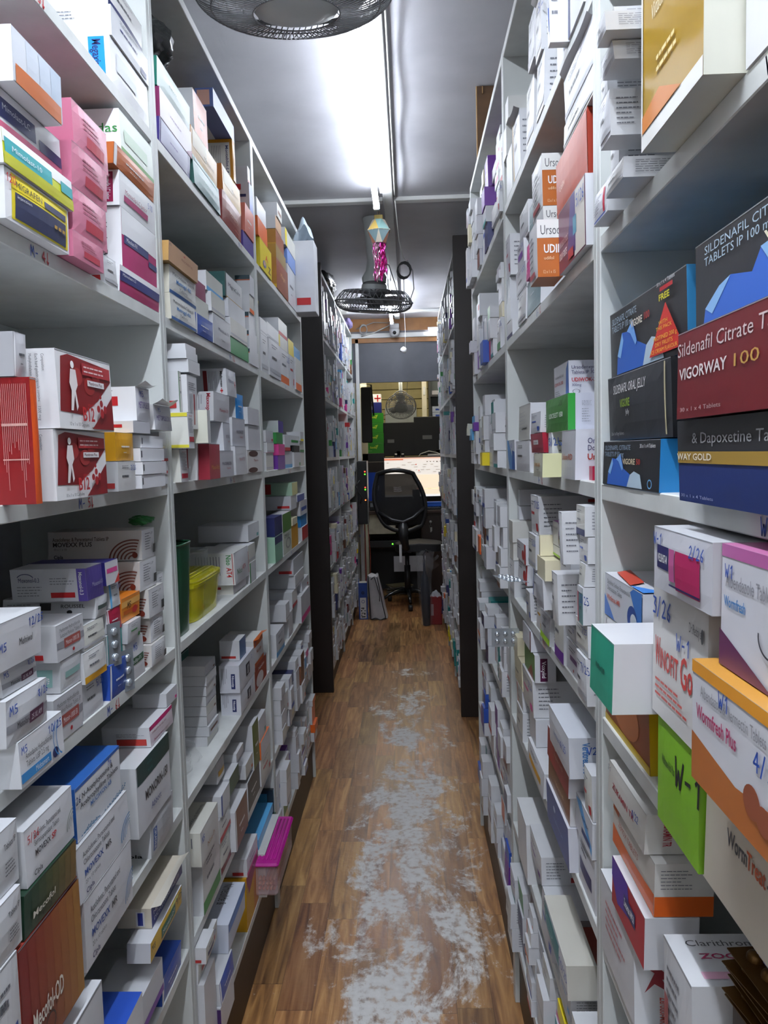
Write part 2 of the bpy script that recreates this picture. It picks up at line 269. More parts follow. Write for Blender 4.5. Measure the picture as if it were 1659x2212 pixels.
 muciwon=('D9DBE0','2E5FA8',[('r','F',0,.94,1,1,'2A5CA8'),('tb','F',.12,.72,.1,'N-Acetylcysteine &','dark grey',.7),('tb','F',.08,.56,.1,'Acebrophylline Tablets','dark grey',.85),('tb','F',.28,.42,.09,'MUCIWON AB','3A6AA8',.48),('h','F',0,.7,.16,'26','navy'),('h','F',.7,.84,.13,'M6','blue')]+[('p','F',[(.05+.06*i,.06+.05*j),(.09+.06*i,.06+.05*j),(.07+.06*i,.1+.05*j)],'5A86A8') for j in range(5) for i in range(15) if abs(i-7)>j*1.3],'white carton with a triangle pattern and blue top'),
 monorin=('D0D2D8','C9CBCE',[('r','F',.02,.72,1,1,'1E3B38'),('tb','F',.2,.42,.14,'MONORIN-150','black',.7),('t','F',.35,.2,.1,'Abbott','3A4A8A',.3),('l','F',.3,.75,.5,.95,2,'2A5A55')],'white carton with a dark green top band'),
 cipla=('B9BBC0','C2C4C8',[('r','F',.08,.12,.2,.72,'3A5A98'),('tvb','F',.11,.7,.06,'CIPLADINE','white',.54),('l','F',.4,.3,.85,.8,9,'9A9BA2'),('tb','S',.1,.03,.09,'ipla','black',.6)],'tall pale grey carton with a blue side strip'),
 magenta=('D3C8D0','C8CACE',[('r','F',0,.82,1,1,'A01E58'),('t','F',.05,.6,.09,'TABLETS IP 200 MG','maroon',.6),('t','F',.1,.2,.1,'Ascorbic','A01E58',.4),('r','S',.3,.1,.92,.42,'B0362E'),('l','S',.3,.5,.9,.72,3),],'white carton with a magenta top edge'),
 duck=('C9CCD2','8A96A8',[('r','F',0,.86,1,1,'2A4A9A'),('e','F',.8,.5,.12,.3,'C9B030'),('e','F',.86,.78,.07,.12,'C9B030'),('l','F',.1,.3,.6,.7,4),('e','F',.3,.14,.12,.1,'C9B030')],'white carton with a blue edge and yellow duck'),
 bluelong=('D4D6DA','2A50B0',[('r','F',0,.85,.1,1,'2A50B0'),('t','F',.2,.5,.18,'Paracetamol dispersible','dark grey',.6),('r','F',.1,.1,.6,.3,'3A5AA0')],'long white carton with royal blue side'),
 lckid=('8E2440','C9CBD0',[('tvb','S',.75,.95,.2,'LC Kid DT','crimson',.8),('lv','S',.1,.2,.5,.9,4)],'white carton with a crimson front'),
 mizowel=('D6AE34','C9CBD0',[('r','F',.3,.2,.75,.75,'1E6A58'),('t','F',.33,.38,.22,'Mizowel-DT','white',.4),('r','F',.6,.8,.85,.95,'D8DC8A'),('h','F',.78,.5,.4,'9/25','black'),('h','F',.02,.5,.35,'M8','black')],'yellow carton with a green label and black handwriting'),
 mefnavy=('232C78','C0B8A8',[('t','F',.05,.55,.2,'MEFENAMIC ACID &','white',.8),('t','F',.05,.25,.2,'DICYCLOMINE TABLETS','white',.8),('r','S',.55,.1,.8,.85,'C9CBD0'),('r','S',.6,.15,.75,.8,'232C78')],'open navy carton with white print'),
 violetsheen=('4A3F80','3A2F78',[('r','F',.04,.08,.9,.96,'C2C3DC'),('l','F',.3,.4,.7,.55,1,'8A80B8')],'pale lilac carton with violet edges'),  # pale panel is the gloss reflection put into the front colour
 plumsheen=('D9CFDC','7A2858',[('l','F',.3,.4,.7,.55,1,'A890B0'),('p','F',[(.8,0),(1,0),(1,.3)],'8C3A6A')],'pale pink carton with a plum side'),  # near-white front carries the sheen as colour; corner keeps the plum
 tealsheen=('C9DDD8','1E6E5E',[('l','F',.3,.45,.6,.6,1,'8FB0A8')],'pale mint carton with a teal side'),  # front colour paled to stand for the glossy reflection on teal
 tealdark=('2E6A68','24524C',[('t','F',.35,.4,.12,'Montas-10','9AC8C0',.4),('r','F',.05,.85,.95,.97,'5A9490')],'dark teal glossy carton'),
 goldsheen=('C99A3A','A8641E',[('r','F',.05,.35,.55,.95,'E8DCC0'),('t','F',.45,.4,.13,'Montek-10','9A6A1E',.4)],'gold and cream glossy carton'),  # cream patch is a highlight coloured onto the gold front
 maroonsheen=('8E3A30','7A2A28',[('t','F',.3,.4,.13,'Montas-FX','E0C0B0',.5),('l','F',.6,.1,.9,.2,1,'C08070')],'brick red glossy carton'),
 montla=('C98A1E','C98A1E',[('r','S',.12,.1,.9,.92,'D9D8D0'),('tvb','S',.76,.85,.1,'Monteblist-LA','navy',.7),('lv','S',.25,.25,.6,.85,6)],'amber carton with a white label on its side'),
 slate=('8498C8','5C70A8',[('r','S',.1,.1,.8,.9,'D0A090'),('tvb','S',.5,.82,.16,'Monteblist-F','red',.65),('l','F',.6,.2,.8,.3,1,'D0D8F0')],'slate blue carton with a salmon label'),
 bluered=('3A5AC0','C9CBD0',[('r','S',.3,.75,.75,.95,'red'),('r','S',.1,.5,.9,.6,'navy'),('lv','S',.2,.1,.6,.42,4)],'white carton with a red block and blue stripe'),
 metrow=('D6D7D4','C9C6B8',[('t','F',.1,.68,.15,'Metronidazole Tablets IP','dark grey',.8),('tb','F',.2,.45,.15,'Metrogyl 400','3A7AB8',.55),('t','F',.3,.25,.1,'Tablets','dark grey',.3),('r','F',0,0,1,.12,'2A5A98')],'wide white carton with blue lettering and blue lower edge'),
 tan=('C09A78','B08A50',[('t','F',.4,.5,.12,'MIGONIST-SL','7A3A2A',.4),('e','F',.5,.8,.03,.04,'red'),('h','F',.02,.78,.15,'M10','dark grey')],'tan carton with small brown lettering'),
 greenwave=('D3D5CC','C9CBC0',[('p','F',[(0,1),(1,1),(1,.55),(.6,.75),(0,.62)],'4F8A3A'),('t','F',.3,.3,.16,'Monisilide DT','dark grey',.55)],'white carton with a green wave along the top'),
 plum=('8C3A5E','6A2040',[('t','F',.3,.4,.14,'Monomax-LC','silver',.5)],'plum coloured carton with silver lettering'),
 montfx=('C3C5CA','B8BAC0',[('t','F',.25,.5,.11,'Monticast-FX','navy',.65),('t','F',.4,.2,.07,'Tablets','dark grey',.2),('h','F',.05,.78,.1,'2','blue')],'tall silver grey carton with dark lettering'),
 greenswirl=('3E9A5A','3E8A50',[('p','F',[(0,1),(1,1),(1,.75),(.4,.6),(0,.85)],'B8D8C0'),('e','F',.75,.3,.1,.13,'D0B8D8'),('t','F',.35,.35,.1,'Monclor','D8ECD8',.3)],'green carton with white crescent top'),
 maxrelief=('D3D5D9','C6C8CE',[('t','F',.15,.5,.2,'Maxx-Relief','3A6A5A',.75),('p','F',[(.4,.1),(.5,.35),(.6,.1),(.7,.3),(.8,.1)],'B8BABF')],'white carton with dark green lettering and sketch'),
 migra=('D6D8DA','1E4A48',[('t','F',.15,.5,.16,'MigraCare','3A4A5A',.7),('r','F',0,0,1,.05,'gold'),('r','F',.0,.0,.05,1,'1E4A48')],'pale carton with a dark green edge'),
 runner=('D4D6DA','C6C8CC',[('r','S',0,.78,1,1,'1E3A44'),('r','S',0,.72,1,.78,'B05A3A'),('p','S',[(.4,.65),(.5,.66),(.52,.5),(.8,.45),(.55,.4),(.75,.15),(.5,.3),(.25,.12),(.4,.36),(.2,.38)],'1E2A34'),('l','S',.1,.02,.9,.1,1)],'white carton with a dark top and running figure'),
 redbar=('DADBDE','D6D7D0',[('r','F',.08,.12,.92,.26,'A02030'),('l','F',.1,.36,.9,.9,12),('t','F',.3,.9,.04,'Mayrona 500','red',.5)],'upright white carton with a red bar near its base'),
 redbartall=('CFD0D5','D6D7DA',[('r','F',.55,.08,.68,.66,'A03038'),('l','F',.12,.72,.85,.88,4),('lv','F',.1,.15,.45,.65,5),('lv','S',.3,.2,.7,.9,2,'A03038')],'tall white carton with an upright red bar'),
 yellowstrip=('D0D1D6','DCDDD6',[('r','F',.1,.18,.95,.32,'B0303A'),('l','F',.12,.42,.9,.85,11),('t','F',.2,.88,.05,'Maxyma 500','red',.6),('r','S',0,.88,1,.98,'D0C83A'),('r','S',0,.02,1,.1,'D0C83A')],'white carton with yellow corner bands and red bar'),
 mayo=('D9DADE','D0D2D6',[('t','F',.2,.35,.35,'Mayrons-CV 625','B03040',.65)],'small flat white carton with red lettering'),
 maxrich=('A03A48','8E2A38',[('t','F',.15,.28,.13,'Maxx-Rich','C8A050',.75)],'leaning crimson carton with gold lettering'),
 maxpoto=('C9CACB','D9DACB',[('t','F',.2,.48,.11,'MAXOPTO-DM 07','3A7AA8',.6),('t','F',.55,.36,.05,'Tablet','dark grey',.12),('h','F',.65,.78,.12,'M2','blue')],'pale grey square carton with blue lettering'),
 maxorab=('C0C2CA','C9CBD0',[('t','F',.3,.45,.13,'MAXORAB-DSR','3A3050',.55),('t','F',.55,.3,.08,'Capsules','B04050',.25)],'grey bulging carton with dark lettering'),
 maxxopan=('CDCED4','D0D2D6',[('t','F',.3,.35,.12,'Maxxopan-DSR','B04858',.6),('tvb','S',.72,.95,.16,'Maxxopan','B03040',.75),('lv','S',.1,.3,.55,.9,5)],'white carton with red lettering on two faces'),
 meftomax=('D0D2D8','CBCDD2',[('t','F',.15,.5,.15,'Meftomax','3A3A6A',.5),('r','F',.72,.44,.84,.5,'red'),('r','F',.76,.36,.8,.6,'red'),('r','S',.3,.1,.42,.92,'7A1E24'),('lv','S',.45,.2,.72,.9,6),('tvb','S',.82,.9,.07,'Meftomax','black',.6),('r','S',.8,.14,.88,.2,'red'),('r','S',.83,.08,.85,.26,'red'),('h','F',.75,.8,.12,'M1','blue')],'long white carton with a red cross'),
 maymo=('D3D4D9','C9CBD0',[('t','F',.3,.5,.12,'Maymox-DT 125','C08A90',.5)],'plain white carton with faint red lettering'),
 lipo=('D9D8D8','D0D0D2',[('e','F',.4,.85,.3,.14,'4A2A28'),('e','F',.35,.12,.3,.12,'4A1E1E'),('t','F',.4,.5,.12,'Maxnerv','A04A50',.3)],'white carton with dark brown swirls'),
 maxxdsr=('CFD0D6','D0D2D6',[('t','F',.3,.4,.14,'Maxxopan-DSR','A04858',.55),('tvb','S',.7,.95,.25,'Maxxopan-DSR','A83040',.85)],'white carton with red lettering down its side'),
 redbox=('CFC8CC','C6C4BC',[('r','S',.1,.5,.7,.75,'A03030'),('l','S',.1,.15,.8,.4,4),('t','F',.1,.7,.12,'Tamsulosin Thiocolchicoside','dark grey',.7),('t','F',.15,.2,.12,'Nise','A01E58',.25),('o','F',.7,.5,.2,.7,.2,'2E8A6E',2,4)],'cream carton with a red side block'),
 nisoat4=('D3D5DA','C9CAC8',[('tvb','S',.82,.95,.12,'Niso','2E7A3E',.32),('tvb','S',.82,.55,.12,'AT4','B8262A',.3),('lv','S',.1,.2,.7,.9,9),('r','S',.955,.02,.97,.98,'A03030'),('t','F',.1,.3,.18,'Niso','2E7A3E',.3),('t','F',.42,.36,.16,'AT4','B8262A',.24),('r','F',.96,.1,1,.8,'B8402E')],'large white carton with green and red vertical lettering'),
 nisoap=('D3D5DA','CBCCD4',[('tb','S',.05,.68,.13,'Aceclofenac &','2A2A6A',.5),('tb','S',.05,.52,.13,'Paracetamol Tablets','2A2A6A',.72),('tb','S',.06,.28,.15,'Niso','2E7A3E',.22),('tb','S',.32,.28,.15,'AP','B8262A',.14),('e','S',.92,.4,.08,.3,'C03A2A'),('t','S',.62,.05,.1,'First','2A2A8A',.14),('h','S',.1,.82,.14,'425','black')],'open white carton with navy lettering and red disc'),
 nicosip=('CDCFD6','C6C8D0',[('r','F',.38,.3,.62,.75,'2A2C3C'),('r','S',.58,.15,.78,.7,'232C5E'),('tvb','S',.63,.64,.1,'Nicosip','white',.42),('tvb','F',.45,.68,.1,'Nicosip','white',.32),('lv','S',.08,.3,.4,.9,4),('h','F',.75,.75,.15,'2','blue')],'white carton with dark navy capsule label'),
 syntho=('4A6A90','C4C5C8',[('tb','S',.1,.75,.12,'Marketed by Synthiko','black',.7),('tb','S',.1,.58,.12,'Synthiko Exports Pvt. Ltd.','black',.8),('l','S',.1,.3,.8,.5,3),('r','S',.08,.1,.8,.22,'A82E28'),('p','F',[(0,0),(1,.2),(1,.5),(0,.4)],'C9CBD0')],'white carton printed with bold black address lines'),
 redswirl=('8E2A1E','5A5A60',[('e','F',.4,.3,.3,.3,'D0C8C8'),('t','F',.3,.7,.14,'Nodite','white',.5)],'red and grey carton with white swirl'),
 orangebox=('D9DADE','C9CAC8',[('r','F',.0,.72,1,1,'D86A20'),('t','F',.2,.45,.14,'Nicotin','C0501E',.5),('r','F',0,0,1,.15,'B04A1E'),('h','F',.1,.8,.15,'22','blue')],'white carton with an orange top'),
 tealback=('1E5A50','1A4A42',[('r','S',.4,.05,.55,.8,'8E2A2E'),('lv','S',.6,.1,.9,.7,5,'3A7A6E')],'dark teal carton with a red bar'),
 rxside=('C4C6CA','C0C2C8',RX,'white carton with red block and grey text on its side'),
 nimes=('CFCFCD','C9C9C0',[('tv','T',.5,.92,.12,'Nimesulide & Paracetamol','dark grey',.8),('e','T',.4,.12,.07,.05,'gold'),('t','F',.3,.3,.14,'Nise-P','A06A30',.4),('lv','S',.1,.3,.8,.85,5),('h','F',.05,.66,.2,'N5','blue')],'white carton with grey lettering on top and gold dot'),
 orangestripe=('D0D1D6','CDCFD3',[('r','T',.2,.2,.8,.34,'E0A020'),('r','F',.1,.3,.9,.55,'gold')],'white carton with an amber stripe'),
 tealstripe=('D0D1D6','CDCFD3',[('r','T',.2,.2,.8,.34,'28A0B0'),('r','F',.1,.3,.9,.55,'teal')],'white carton with a teal stripe'),
 navyorange=('D0D1D6','D86A30',[('p','F',[(.3,1),(1,1),(.8,.2),(.4,.4)],'2A2C58')],'orange and navy carton'),
 purpleside=('D0D1D6','C9CBD0',[('r','S',.6,0,1,.95,'3A1E58'),('tvb','S',.72,.9,.12,'Naproxen-CS2','A890C8',.75),('lv','S',.1,.2,.5,.9,5)],'white carton with a dark purple side panel'),
 nedolide=('C0CCE0','C6CCDA',[('tv','T',.75,.95,.13,'Nimesulide &','dark grey',.5),('tv','T',.5,.95,.13,'Paracetamol Tablets','dark grey',.75),('tvb','S',.6,.95,.2,'Nedolide','2A5AA0',.6),('r','F',0,.7,1,1,'4A7AC0')],'long pale blue carton with grey lettering on top'),
 yellowkit=('C87A28','C9981E',[('r','F',0,0,.6,.8,'C9981E'),('p','F',[(.2,.6),(1,.9),(1,1),(0,1)],'8E2A58')],'amber yellow carton with a plum top'),
 novocef=('D4D5DA','C4C4C2',[('tb','F',.15,.35,.16,'Novocef 500','8E2A38',.8),('h','F',.05,.78,.12,'N4','blue'),('h','F',.7,.8,.12,'125','black')],'white carton with large maroon lettering'),
 cyanframe=('2A7A9A','16202A',[('r','F',.1,.1,.9,.9,'2A6A8A'),('r','S',.2,.15,.8,.85,'3A7A9A')],'dark carton framed with cyan blue'),
 a2z=('E0CC1A','C9B818',[('tb','F',.45,.45,.2,'A','D04A20',.2),('tb','F',.68,.12,.24,'Z','5A2A20',.22),('e','F',.35,.25,.14,.12,'5A6A9A'),('e','F',.35,.27,.08,.07,'C89A78')],'bright yellow carton with a letter Z and portrait'),
 foodbag=('DCDDE0','D0D2D6',[('e','F',.7,.25,.2,.14,'C9A030'),('e','F',.5,.2,.14,.1,'A8782A'),('l','F',.2,.6,.8,.8,2,'5A7AB0')],'white packet with golden food picture'),
 browngold=('8E4A28','A8783A',[('tvb','S',.5,.9,.2,'MINTON','E8D8A0',.7),('t','F',.3,.5,.15,'Minget','E0B070',.4),('r','S',0,.0,1,.12,'C9A030')],'brown and gold carton with vertical lettering'),
 olivegold=('8E7838','A8823A',[('t','F',.4,.4,.18,'Jade','E0D8B0',.3),('tvb','S',.5,.9,.2,'Mindwin-P','F0E0B0',.8)],'olive gold carton'),
 greencard=('7FB098','9AC0A8',[('r','F',0,.7,1,1,'2A3060'),('lv','F',.4,.1,.7,.6,6,'1E5A3E')],'pale green carton with navy top'),
 omega=('C9CFC0','C9CBD0',[('r','F',0,.55,1,1,'4A7A30'),('t','F',.1,.4,.1,'OMEGA 3','2A3A2A',.7),('o','F',.55,.25,.25,.12,.25,'8A8A8A',0,6.28)],'white carton with green upper half and ring'),
 mintbox=('C9C88A','9AB8A0',[('r','S',.15,.12,.35,.92,'A03030'),('lv','S',.4,.1,.9,.9,7,'5A7A62')],'mint green carton with a red bar'),
 whitered=('C9CBD2','CACCD0',[('r','F',.75,.1,.85,.85,'B0203A'),('l','F',.1,.2,.6,.8,7),('r','F',.1,.02,.9,.06,'3A5AB0')],'white carton with an upright red stripe'),
 vilda=('A88624','D6D6C8',[('r','F',0,0,1,.06,'E4E4E0'),('r','F',0,.06,.03,1,'E4E4E0'),('t','F',.2,.42,.06,'Vildadin M 500','F0E8C8',.42),('p','F',[(.03,.06),(.7,.06),(.35,.15),(.03,.12)],'C87A2E'),('l','F',.3,.2,.7,.28,2,'E8D8A0'),('r','S',.6,0,.8,1,'D8D898')],'large golden yellow carton with white edges'),
 vig50=('26282C','2E86C8',vig([('t','F',.05,.8,.11,'SILDENAFIL CITRATE','8AA0B4',.5),('t','F',.05,.66,.11,'TABLETS IP 50 mg','8AA0B4',.38),('tb','F',.42,.5,.12,'VIGORE','D8C8A8',.22),('tb','F',.66,.5,.12,'50','A82A24',.07),('t','F',.72,.84,.08,'30 x 1 x 4 Tablets','white',.24),('tb','S',.42,.72,.12,'VI','navy',.4),('r','S',.5,.5,.8,.58,'1E5A9A'),('l','S',.4,.1,.9,.3,4,'1E4A7A'),('o','F',.9,.14,.03,.08,.3,'6AA8D8',0,6.28)]),'black carton with faint blue peak and bright blue side'),
 jelly=('303236','1C1D20',[('t','F',.12,.72,.14,'SILDENAFIL ORAL JELLY','D8D8DA',.56),('tb','F',.26,.5,.12,'VIGORE','8AA83A',.18),('t','F',.37,.38,.08,'Jelly','D0D0D2',.06),('t','F',.06,.08,.05,'20 x 1 x 10 gm Sachets','B8B8BA',.24),('r','F',.93,.04,.945,.97,'B8AE8A')],'charcoal grey carton with white and green lettering'),
 vig100=('2A2B2E','3A8AC0',vig([('t','F',.05,.8,.1,'SILDENAFIL CITRATE','9AB0C0',.38),('t','F',.05,.68,.1,'TABLETS IP 100 mg','9AB0C0',.32),('tb','F',.35,.62,.1,'VIGORE','E0D8C8',.16),('tb','F',.53,.63,.1,'100','A82A24',.08),('p','F',[(.6,.08),(.98,.08),(.8,.7)],'C8302A'),('t','F',.72,.45,.05,'WITH','E8C040',.1),('t','F',.69,.38,.05,'THIS PACK','E8C040',.18),('t','F',.66,.26,.055,'PROTINED 200 g','E8C040',.26),('t','F',.68,.18,.055,'DRY FRUITS','E8C040',.2),('t','F',.63,.1,.055,'ICE CREAM FLAVOUR','E8C040',.3),('tb','F',.74,.74,.08,'FREE','D8D020',.12),('t','F',.72,.93,.05,'30 x 1 x 4 Tablets','white',.2),('r','F',.76,.85,.9,.9,'B8262A')]),'black carton with blue peak and red triangle'),
 vigtop=('303236','26282C',[('p','F',[(.04,.0),(.06,.28),(.14,.45),(.2,.5),(.3,.42),(.34,.6),(.4,.62),(.42,.4),(.55,.22),(.62,.0)],'3A6AC8'),('p','F',[(.06,.28),(.14,.45),(.2,.5),(.16,.38),(.1,.2)],'8AB8E8'),('p','F',[(.34,.6),(.4,.62),(.42,.4),(.38,.42)],'8AB8E8'),('t','F',.06,.84,.09,'SILDENAFIL CITRATE','A8C0D0',.42),('t','F',.06,.72,.09,'TABLETS IP 100 mg','A8C0D0',.34),('tb','F',.36,.6,.11,'VIGORE','E8E0C8',.26),('p','F',[(.6,0),(.66,.3),(.8,.36),(.9,0)],'B8CCD8')],'large black carton with blue peak, topmost in its stack'),
 vigorway=('6A1C22','4A1418',[('t','F',.0,.72,.16,'Sildenafil Citrate Tablets I.P. 100 mg','C8B8B8',.98),('tb','F',.02,.45,.13,'VIGORWAY','D8D0D0',.3),('t','F',.34,.45,.13,'100','B8924A',.14),('t','F',.03,.08,.05,'30 x 1 x 4 Tablets','B8A0A0',.26)],'large maroon carton with pale lettering'),
 gold=('26366E','1C2448',[('r','F',0,.62,1,1,'2A2B2E'),('r','F',0,.48,1,.62,'A0813A'),('t','F',.1,.72,.13,'& Dapoxetine Tablets','9A9CA0',.5),('tb','F',.0,.52,.08,'WAY GOLD','E8E0D0',.22),('t','F',.02,.06,.04,'30 x 1 x 4 Tablets','A8B0D0',.2)],'large navy carton with gold and black bands'),
 brownpic=('8A4A28','C9A818',[('e','F',.5,.4,.3,.3,'A8643A'),('r','F',0,0,1,.1,'C9A818')],'brown picture carton with a yellow side'),
 wellq10=('2A9A7E','CFD0D4',[('tb','F',.3,.45,.09,'Wellfine Q10','1E4A40',.4),('tv','S',.85,.95,.06,'The product is not intended to diagnose','dark grey',.85),('tvb','S',.72,.4,.06,'NOT FOR MEDICINAL USE','black',.36)],'emerald green carton with a white side'),
 winfenac=('CDD0D8','C9CBD2',[('p','F',[(.0,.0),(.3,.0),(0,.5)],'4A7AC8'),('t','F',.08,.78,.11,'Diclofenac Sodium, Paracetamol &','dark grey',.62),('t','F',.08,.64,.11,'Chlorzoxazone Tablets','dark grey',.42),('tb','F',.08,.42,.12,'Winfenac-MR','C04A30',.38),('p','F',[(.72,.9),(.8,1),(1,1),(1,.0),(.86,.0),(.9,.4)],'3A70B8'),('e','F',.78,.35,.12,.28,'2A4A90'),('e','F',.82,.3,.08,.18,'C8D0D8'),('p','T',[(.0,.0),(.25,.0),(.0,.3)],'3A7AC8'),('p','T',[(0,.3),(.1,.9),(.3,1),(.2,.4)],'B8402E'),('l','T',.4,.3,.8,.5,2,'B8402E')],'white carton with blue and red curves and figure'),
 welbi=('CBCCD4','B8B9BE',[('r','F',.08,.35,.32,.72,'2A2A5E'),('tb','F',.1,.46,.13,'WELBIHIST-M','white',.2),('r','F',.34,.22,.44,.72,'B85A90'),('r','F',.46,.12,.85,.72,'A82458'),('r','F',.34,.14,.85,.17,'2A2A5E'),('h','F',.02,.72,.22,'W-1','blue'),('h','F',.7,.7,.2,'2/26','blue'),('r','T',.35,.5,.7,.8,'8E2A38'),('e','T',.6,.3,.1,.06,'2A2A5E'),('l','T',.15,.2,.35,.8,3)],'white carton with navy oval and magenta squares'),
 winofit=('D0CFCE','C4C4C2',[('tb','F',.06,.38,.22,'W','C03028',.1),('tb','F',.16,.38,.15,'INOFIT','C03028',.36),('tb','F',.56,.36,.22,'Gold','C03028',.34),('l','F',.08,.14,.75,.3,3,'C04A40'),('h','F',.02,.76,.15,'3/26','blue'),('h','F',.5,.6,.13,'W-1','blue'),('t','F',.72,.78,.07,"Dr.Reddy's",'dark grey',.2),('e','F',.94,.8,.02,.05,'dark grey'),('o','F',.9,.55,.03,.07,.2,'8A8A8A',0,6.28)],'white carton with large red lettering'),
 green1=('7AB028','6A9A20',[('tb','F',.15,.6,.08,'Wellmune Kids Plus','2A4A1E',.35),('h','F',.52,.55,.28,'W-1','black')],'bright lime green carton'),
 wormtreat=('C2BAAC','B0A89A',[('tb','F',.2,.5,.13,'Worm','dark grey',.16),('tb','F',.36,.5,.13,'Treat','B0502A',.14),('tb','F',.51,.5,.13,'-A','dark grey',.06),('e','F',.72,.8,.07,.1,'A0602E'),('e','F',.78,.6,.06,.1,'A0602E'),('e','F',.74,.8,.02,.03,'white')],'cream carton with brown worm drawing'),
 wormplus=('CFD0D6','C08A3A',[('p','F',[(0,0),(.0,.4),(.45,.28),(1,.4),(1,0)],'A8622E'),('r','F',0,.9,1,1,'D8922A'),('t','F',.1,.74,.1,'Albendazole & Ivermectin Tablets','8A8A90',.6),('tb','F',.06,.55,.12,'Wormfresh Plus','A8285A',.4),('e','F',.6,.3,.07,.12,'8A4A30'),('e','F',.7,.25,.06,.1,'8A4A30'),('h','F',.3,.78,.14,'W1','blue'),('h','F',.62,.55,.16,'4/26','blue')],'white and orange carton with brown worms'),
 wormfresh=('CDCED6','B86A9A',[('r','F',0,.9,1,1,'B0609A'),('t','F',.05,.66,.12,'Albendazole Tablets IP 400 mg','8A8A92',.72),('tb','F',.04,.5,.09,'Wormfresh','3A7AB8',.22),('p','F',[(0,0),(0,.3),(.5,.02),(1,.2),(1,0)],'5A2A50'),('h','F',.05,.74,.12,'W1','blue'),('e','F',.55,.3,.05,.08,'5A4A60'),('o','F',.5,.4,.1,.14,.12,'3A3A44',3,5.2),('e','F',.66,.2,.08,.13,'5A4A60'),('e','F',.66,.22,.03,.05,'C8C8CC')],'white carton with pink-purple top and worm drawing'),
 runnerred=('C9CACE','D0D2D6',[('p','S',[(.3,.9),(.5,.85),(.55,.65),(.8,.55),(.55,.55),(.7,.4),(.4,.5),(.2,.4),(.4,.62),(.15,.72)],'8E2A34'),('tvb','S',.5,.35,.18,'Zerodol-MR','C04A40',.3),('r','S',.9,0,.94,1,'8E2A58'),('l','F',.2,.4,.8,.8,4,'B06A70')],'white carton with a red running figure'),
 zens=('A02030','C9CBD0',[('p','F',[(0,1),(.5,1),(.6,.4),(.2,.2),(0,.6)],'4A2A90'),('r','F',.4,.4,.75,.7,'232A5E'),('tb','F',.42,.48,.16,'Zensartan AM 50','white',.3)],'open red carton with a violet corner'),
 orangebase=('C8C4BC','C9C8C4',[('r','F',0,0,1,.42,'D8621E'),('r','S',0,0,1,.38,'C85A1E'),('l','S',.1,.5,.65,.9,6),('t','F',.2,.6,.12,'ZEMOX TABLETS','A04A3A',.5),('r','F',.02,.78,.2,.95,'C85A1E')],'cream carton with an orange lower half'),
 zukamin=('CCCAC4','C9C8C4',[('tb','F',.15,.4,.16,'ZUKAMIN TR','A02A38',.6),('h','F',.7,.5,.2,'8/22','blue'),('tvb','S',.2,.8,.1,'ZUKAMIN TR','A02A38',.6),('lv','S',.5,.15,.9,.8,5),('h','F',.0,.75,.15,'Z-1','navy')],'cream carton with crimson lettering'),
 clari=('C6C8CC','C9CBCF',[('t','T',.1,.75,.12,'Clarithromycin','dark grey',.6),('tb','T',.15,.5,.1,'ZOCLAR 500','A02A58',.6),('r','T',.1,.12,.9,.25,'D8A8C0'),('t','S',.2,.5,.1,'Cl','dark grey',.1),('l','F',.2,.5,.8,.9,6),('r','F',.1,.3,.3,.7,'8E2A30')],'white carton with lettering on its top'),
 telmero=('C9CACC','C8C9C6',[('t','S',.25,.72,.12,'Telmero','dark grey',.55),('e','S',.6,.35,.1,.12,'black')],'white carton with small dark lettering on its side'),
 purpred=('6A2A4A','C9CBD0',[('r','F',.62,.02,.98,.98,'CFC9C0'),('p','F',[(.35,.1),(.66,.1),(.66,.98),(.5,.98)],'4A3A78'),('r','F',.58,.35,.7,.62,'4A90A8'),('t','F',.05,.4,.1,'URSODEOXYCHOLIC','C8A8A8',.35),('tb','F',.05,.2,.11,'UDILIV FORTE','E8D8D8',.3),('r','F',.4,.06,.6,.2,'A82A38'),('h','F',.72,.7,.2,'5/26','blue')],'plum, violet and white carton'),
 redsilver=('B8442A','8E3020',print_or_sheen('F','B84A2A','A83A1E',4)+[('t','F',.15,.45,.1,'Udiliv','E8C0B0',.2)],'glossy orange-red carton'),
 udifol=('CCCDD0','A85A1E',[('r','S',0,.68,1,1,'D4D4D2'),('t','S',.12,.74,.17,'Ursod','dark grey',.8),('tb','S',.25,.42,.15,'UDIF','white',.7),('t','S',.25,.3,.06,'udifol','D8C0A0',.4),('t','S',.2,.06,.06,'12 x 1 x 15','D8C0A0',.5),('l','F',.2,.2,.8,.8,6),('r','F',.15,.05,.8,.14,'A03038')],'white carton with a rusty orange side'),
 tealside=('6E8A90','C9CBD0',[('l','F',.3,.45,.7,.55,1,'D0D8DA')],'grey-teal glossy carton'),
 urivron=('C4CCD0','C9CBD0',[('r','S',.6,.0,.95,1,'2E7A6E'),('tvb','S',.62,.92,.25,'URIVRON','black',.85),('p','F',[(0,0),(1,0),(.3,.6)],'8AB0C8')],'white carton with a green lettered side stripe'),
 unloc=('B4B6BC','CCCED8',[('tb','F',.1,.4,.12,'Unloc-RD','B05A48',.75),('t','S',.25,.72,.11,'Omeprazole','2A2A5A',.7),('t','S',.25,.58,.11,'Domperidone','2A2A5A',.75),('tb','S',.25,.4,.12,'Unloc-RD','A02A1E',.7),('r','S',.75,.0,1,.3,'8E4A60')],'white carton with grey bowed front and red side lettering'),
 udicrest=('3E7A3A','C0C3D0',[('r','S',0,0,.16,1,'2A8A36'),('tvb','S',.03,.12,.11,'','white'),('tb','F',.25,.4,.14,'UDICREST 150','E0E8E0',.6),('h','F',.7,.72,.16,'5/26','black'),('l','S',.3,.2,.5,.6,6),('l','S',.3,.65,.55,.8,4)],'green carton with white lettering'),
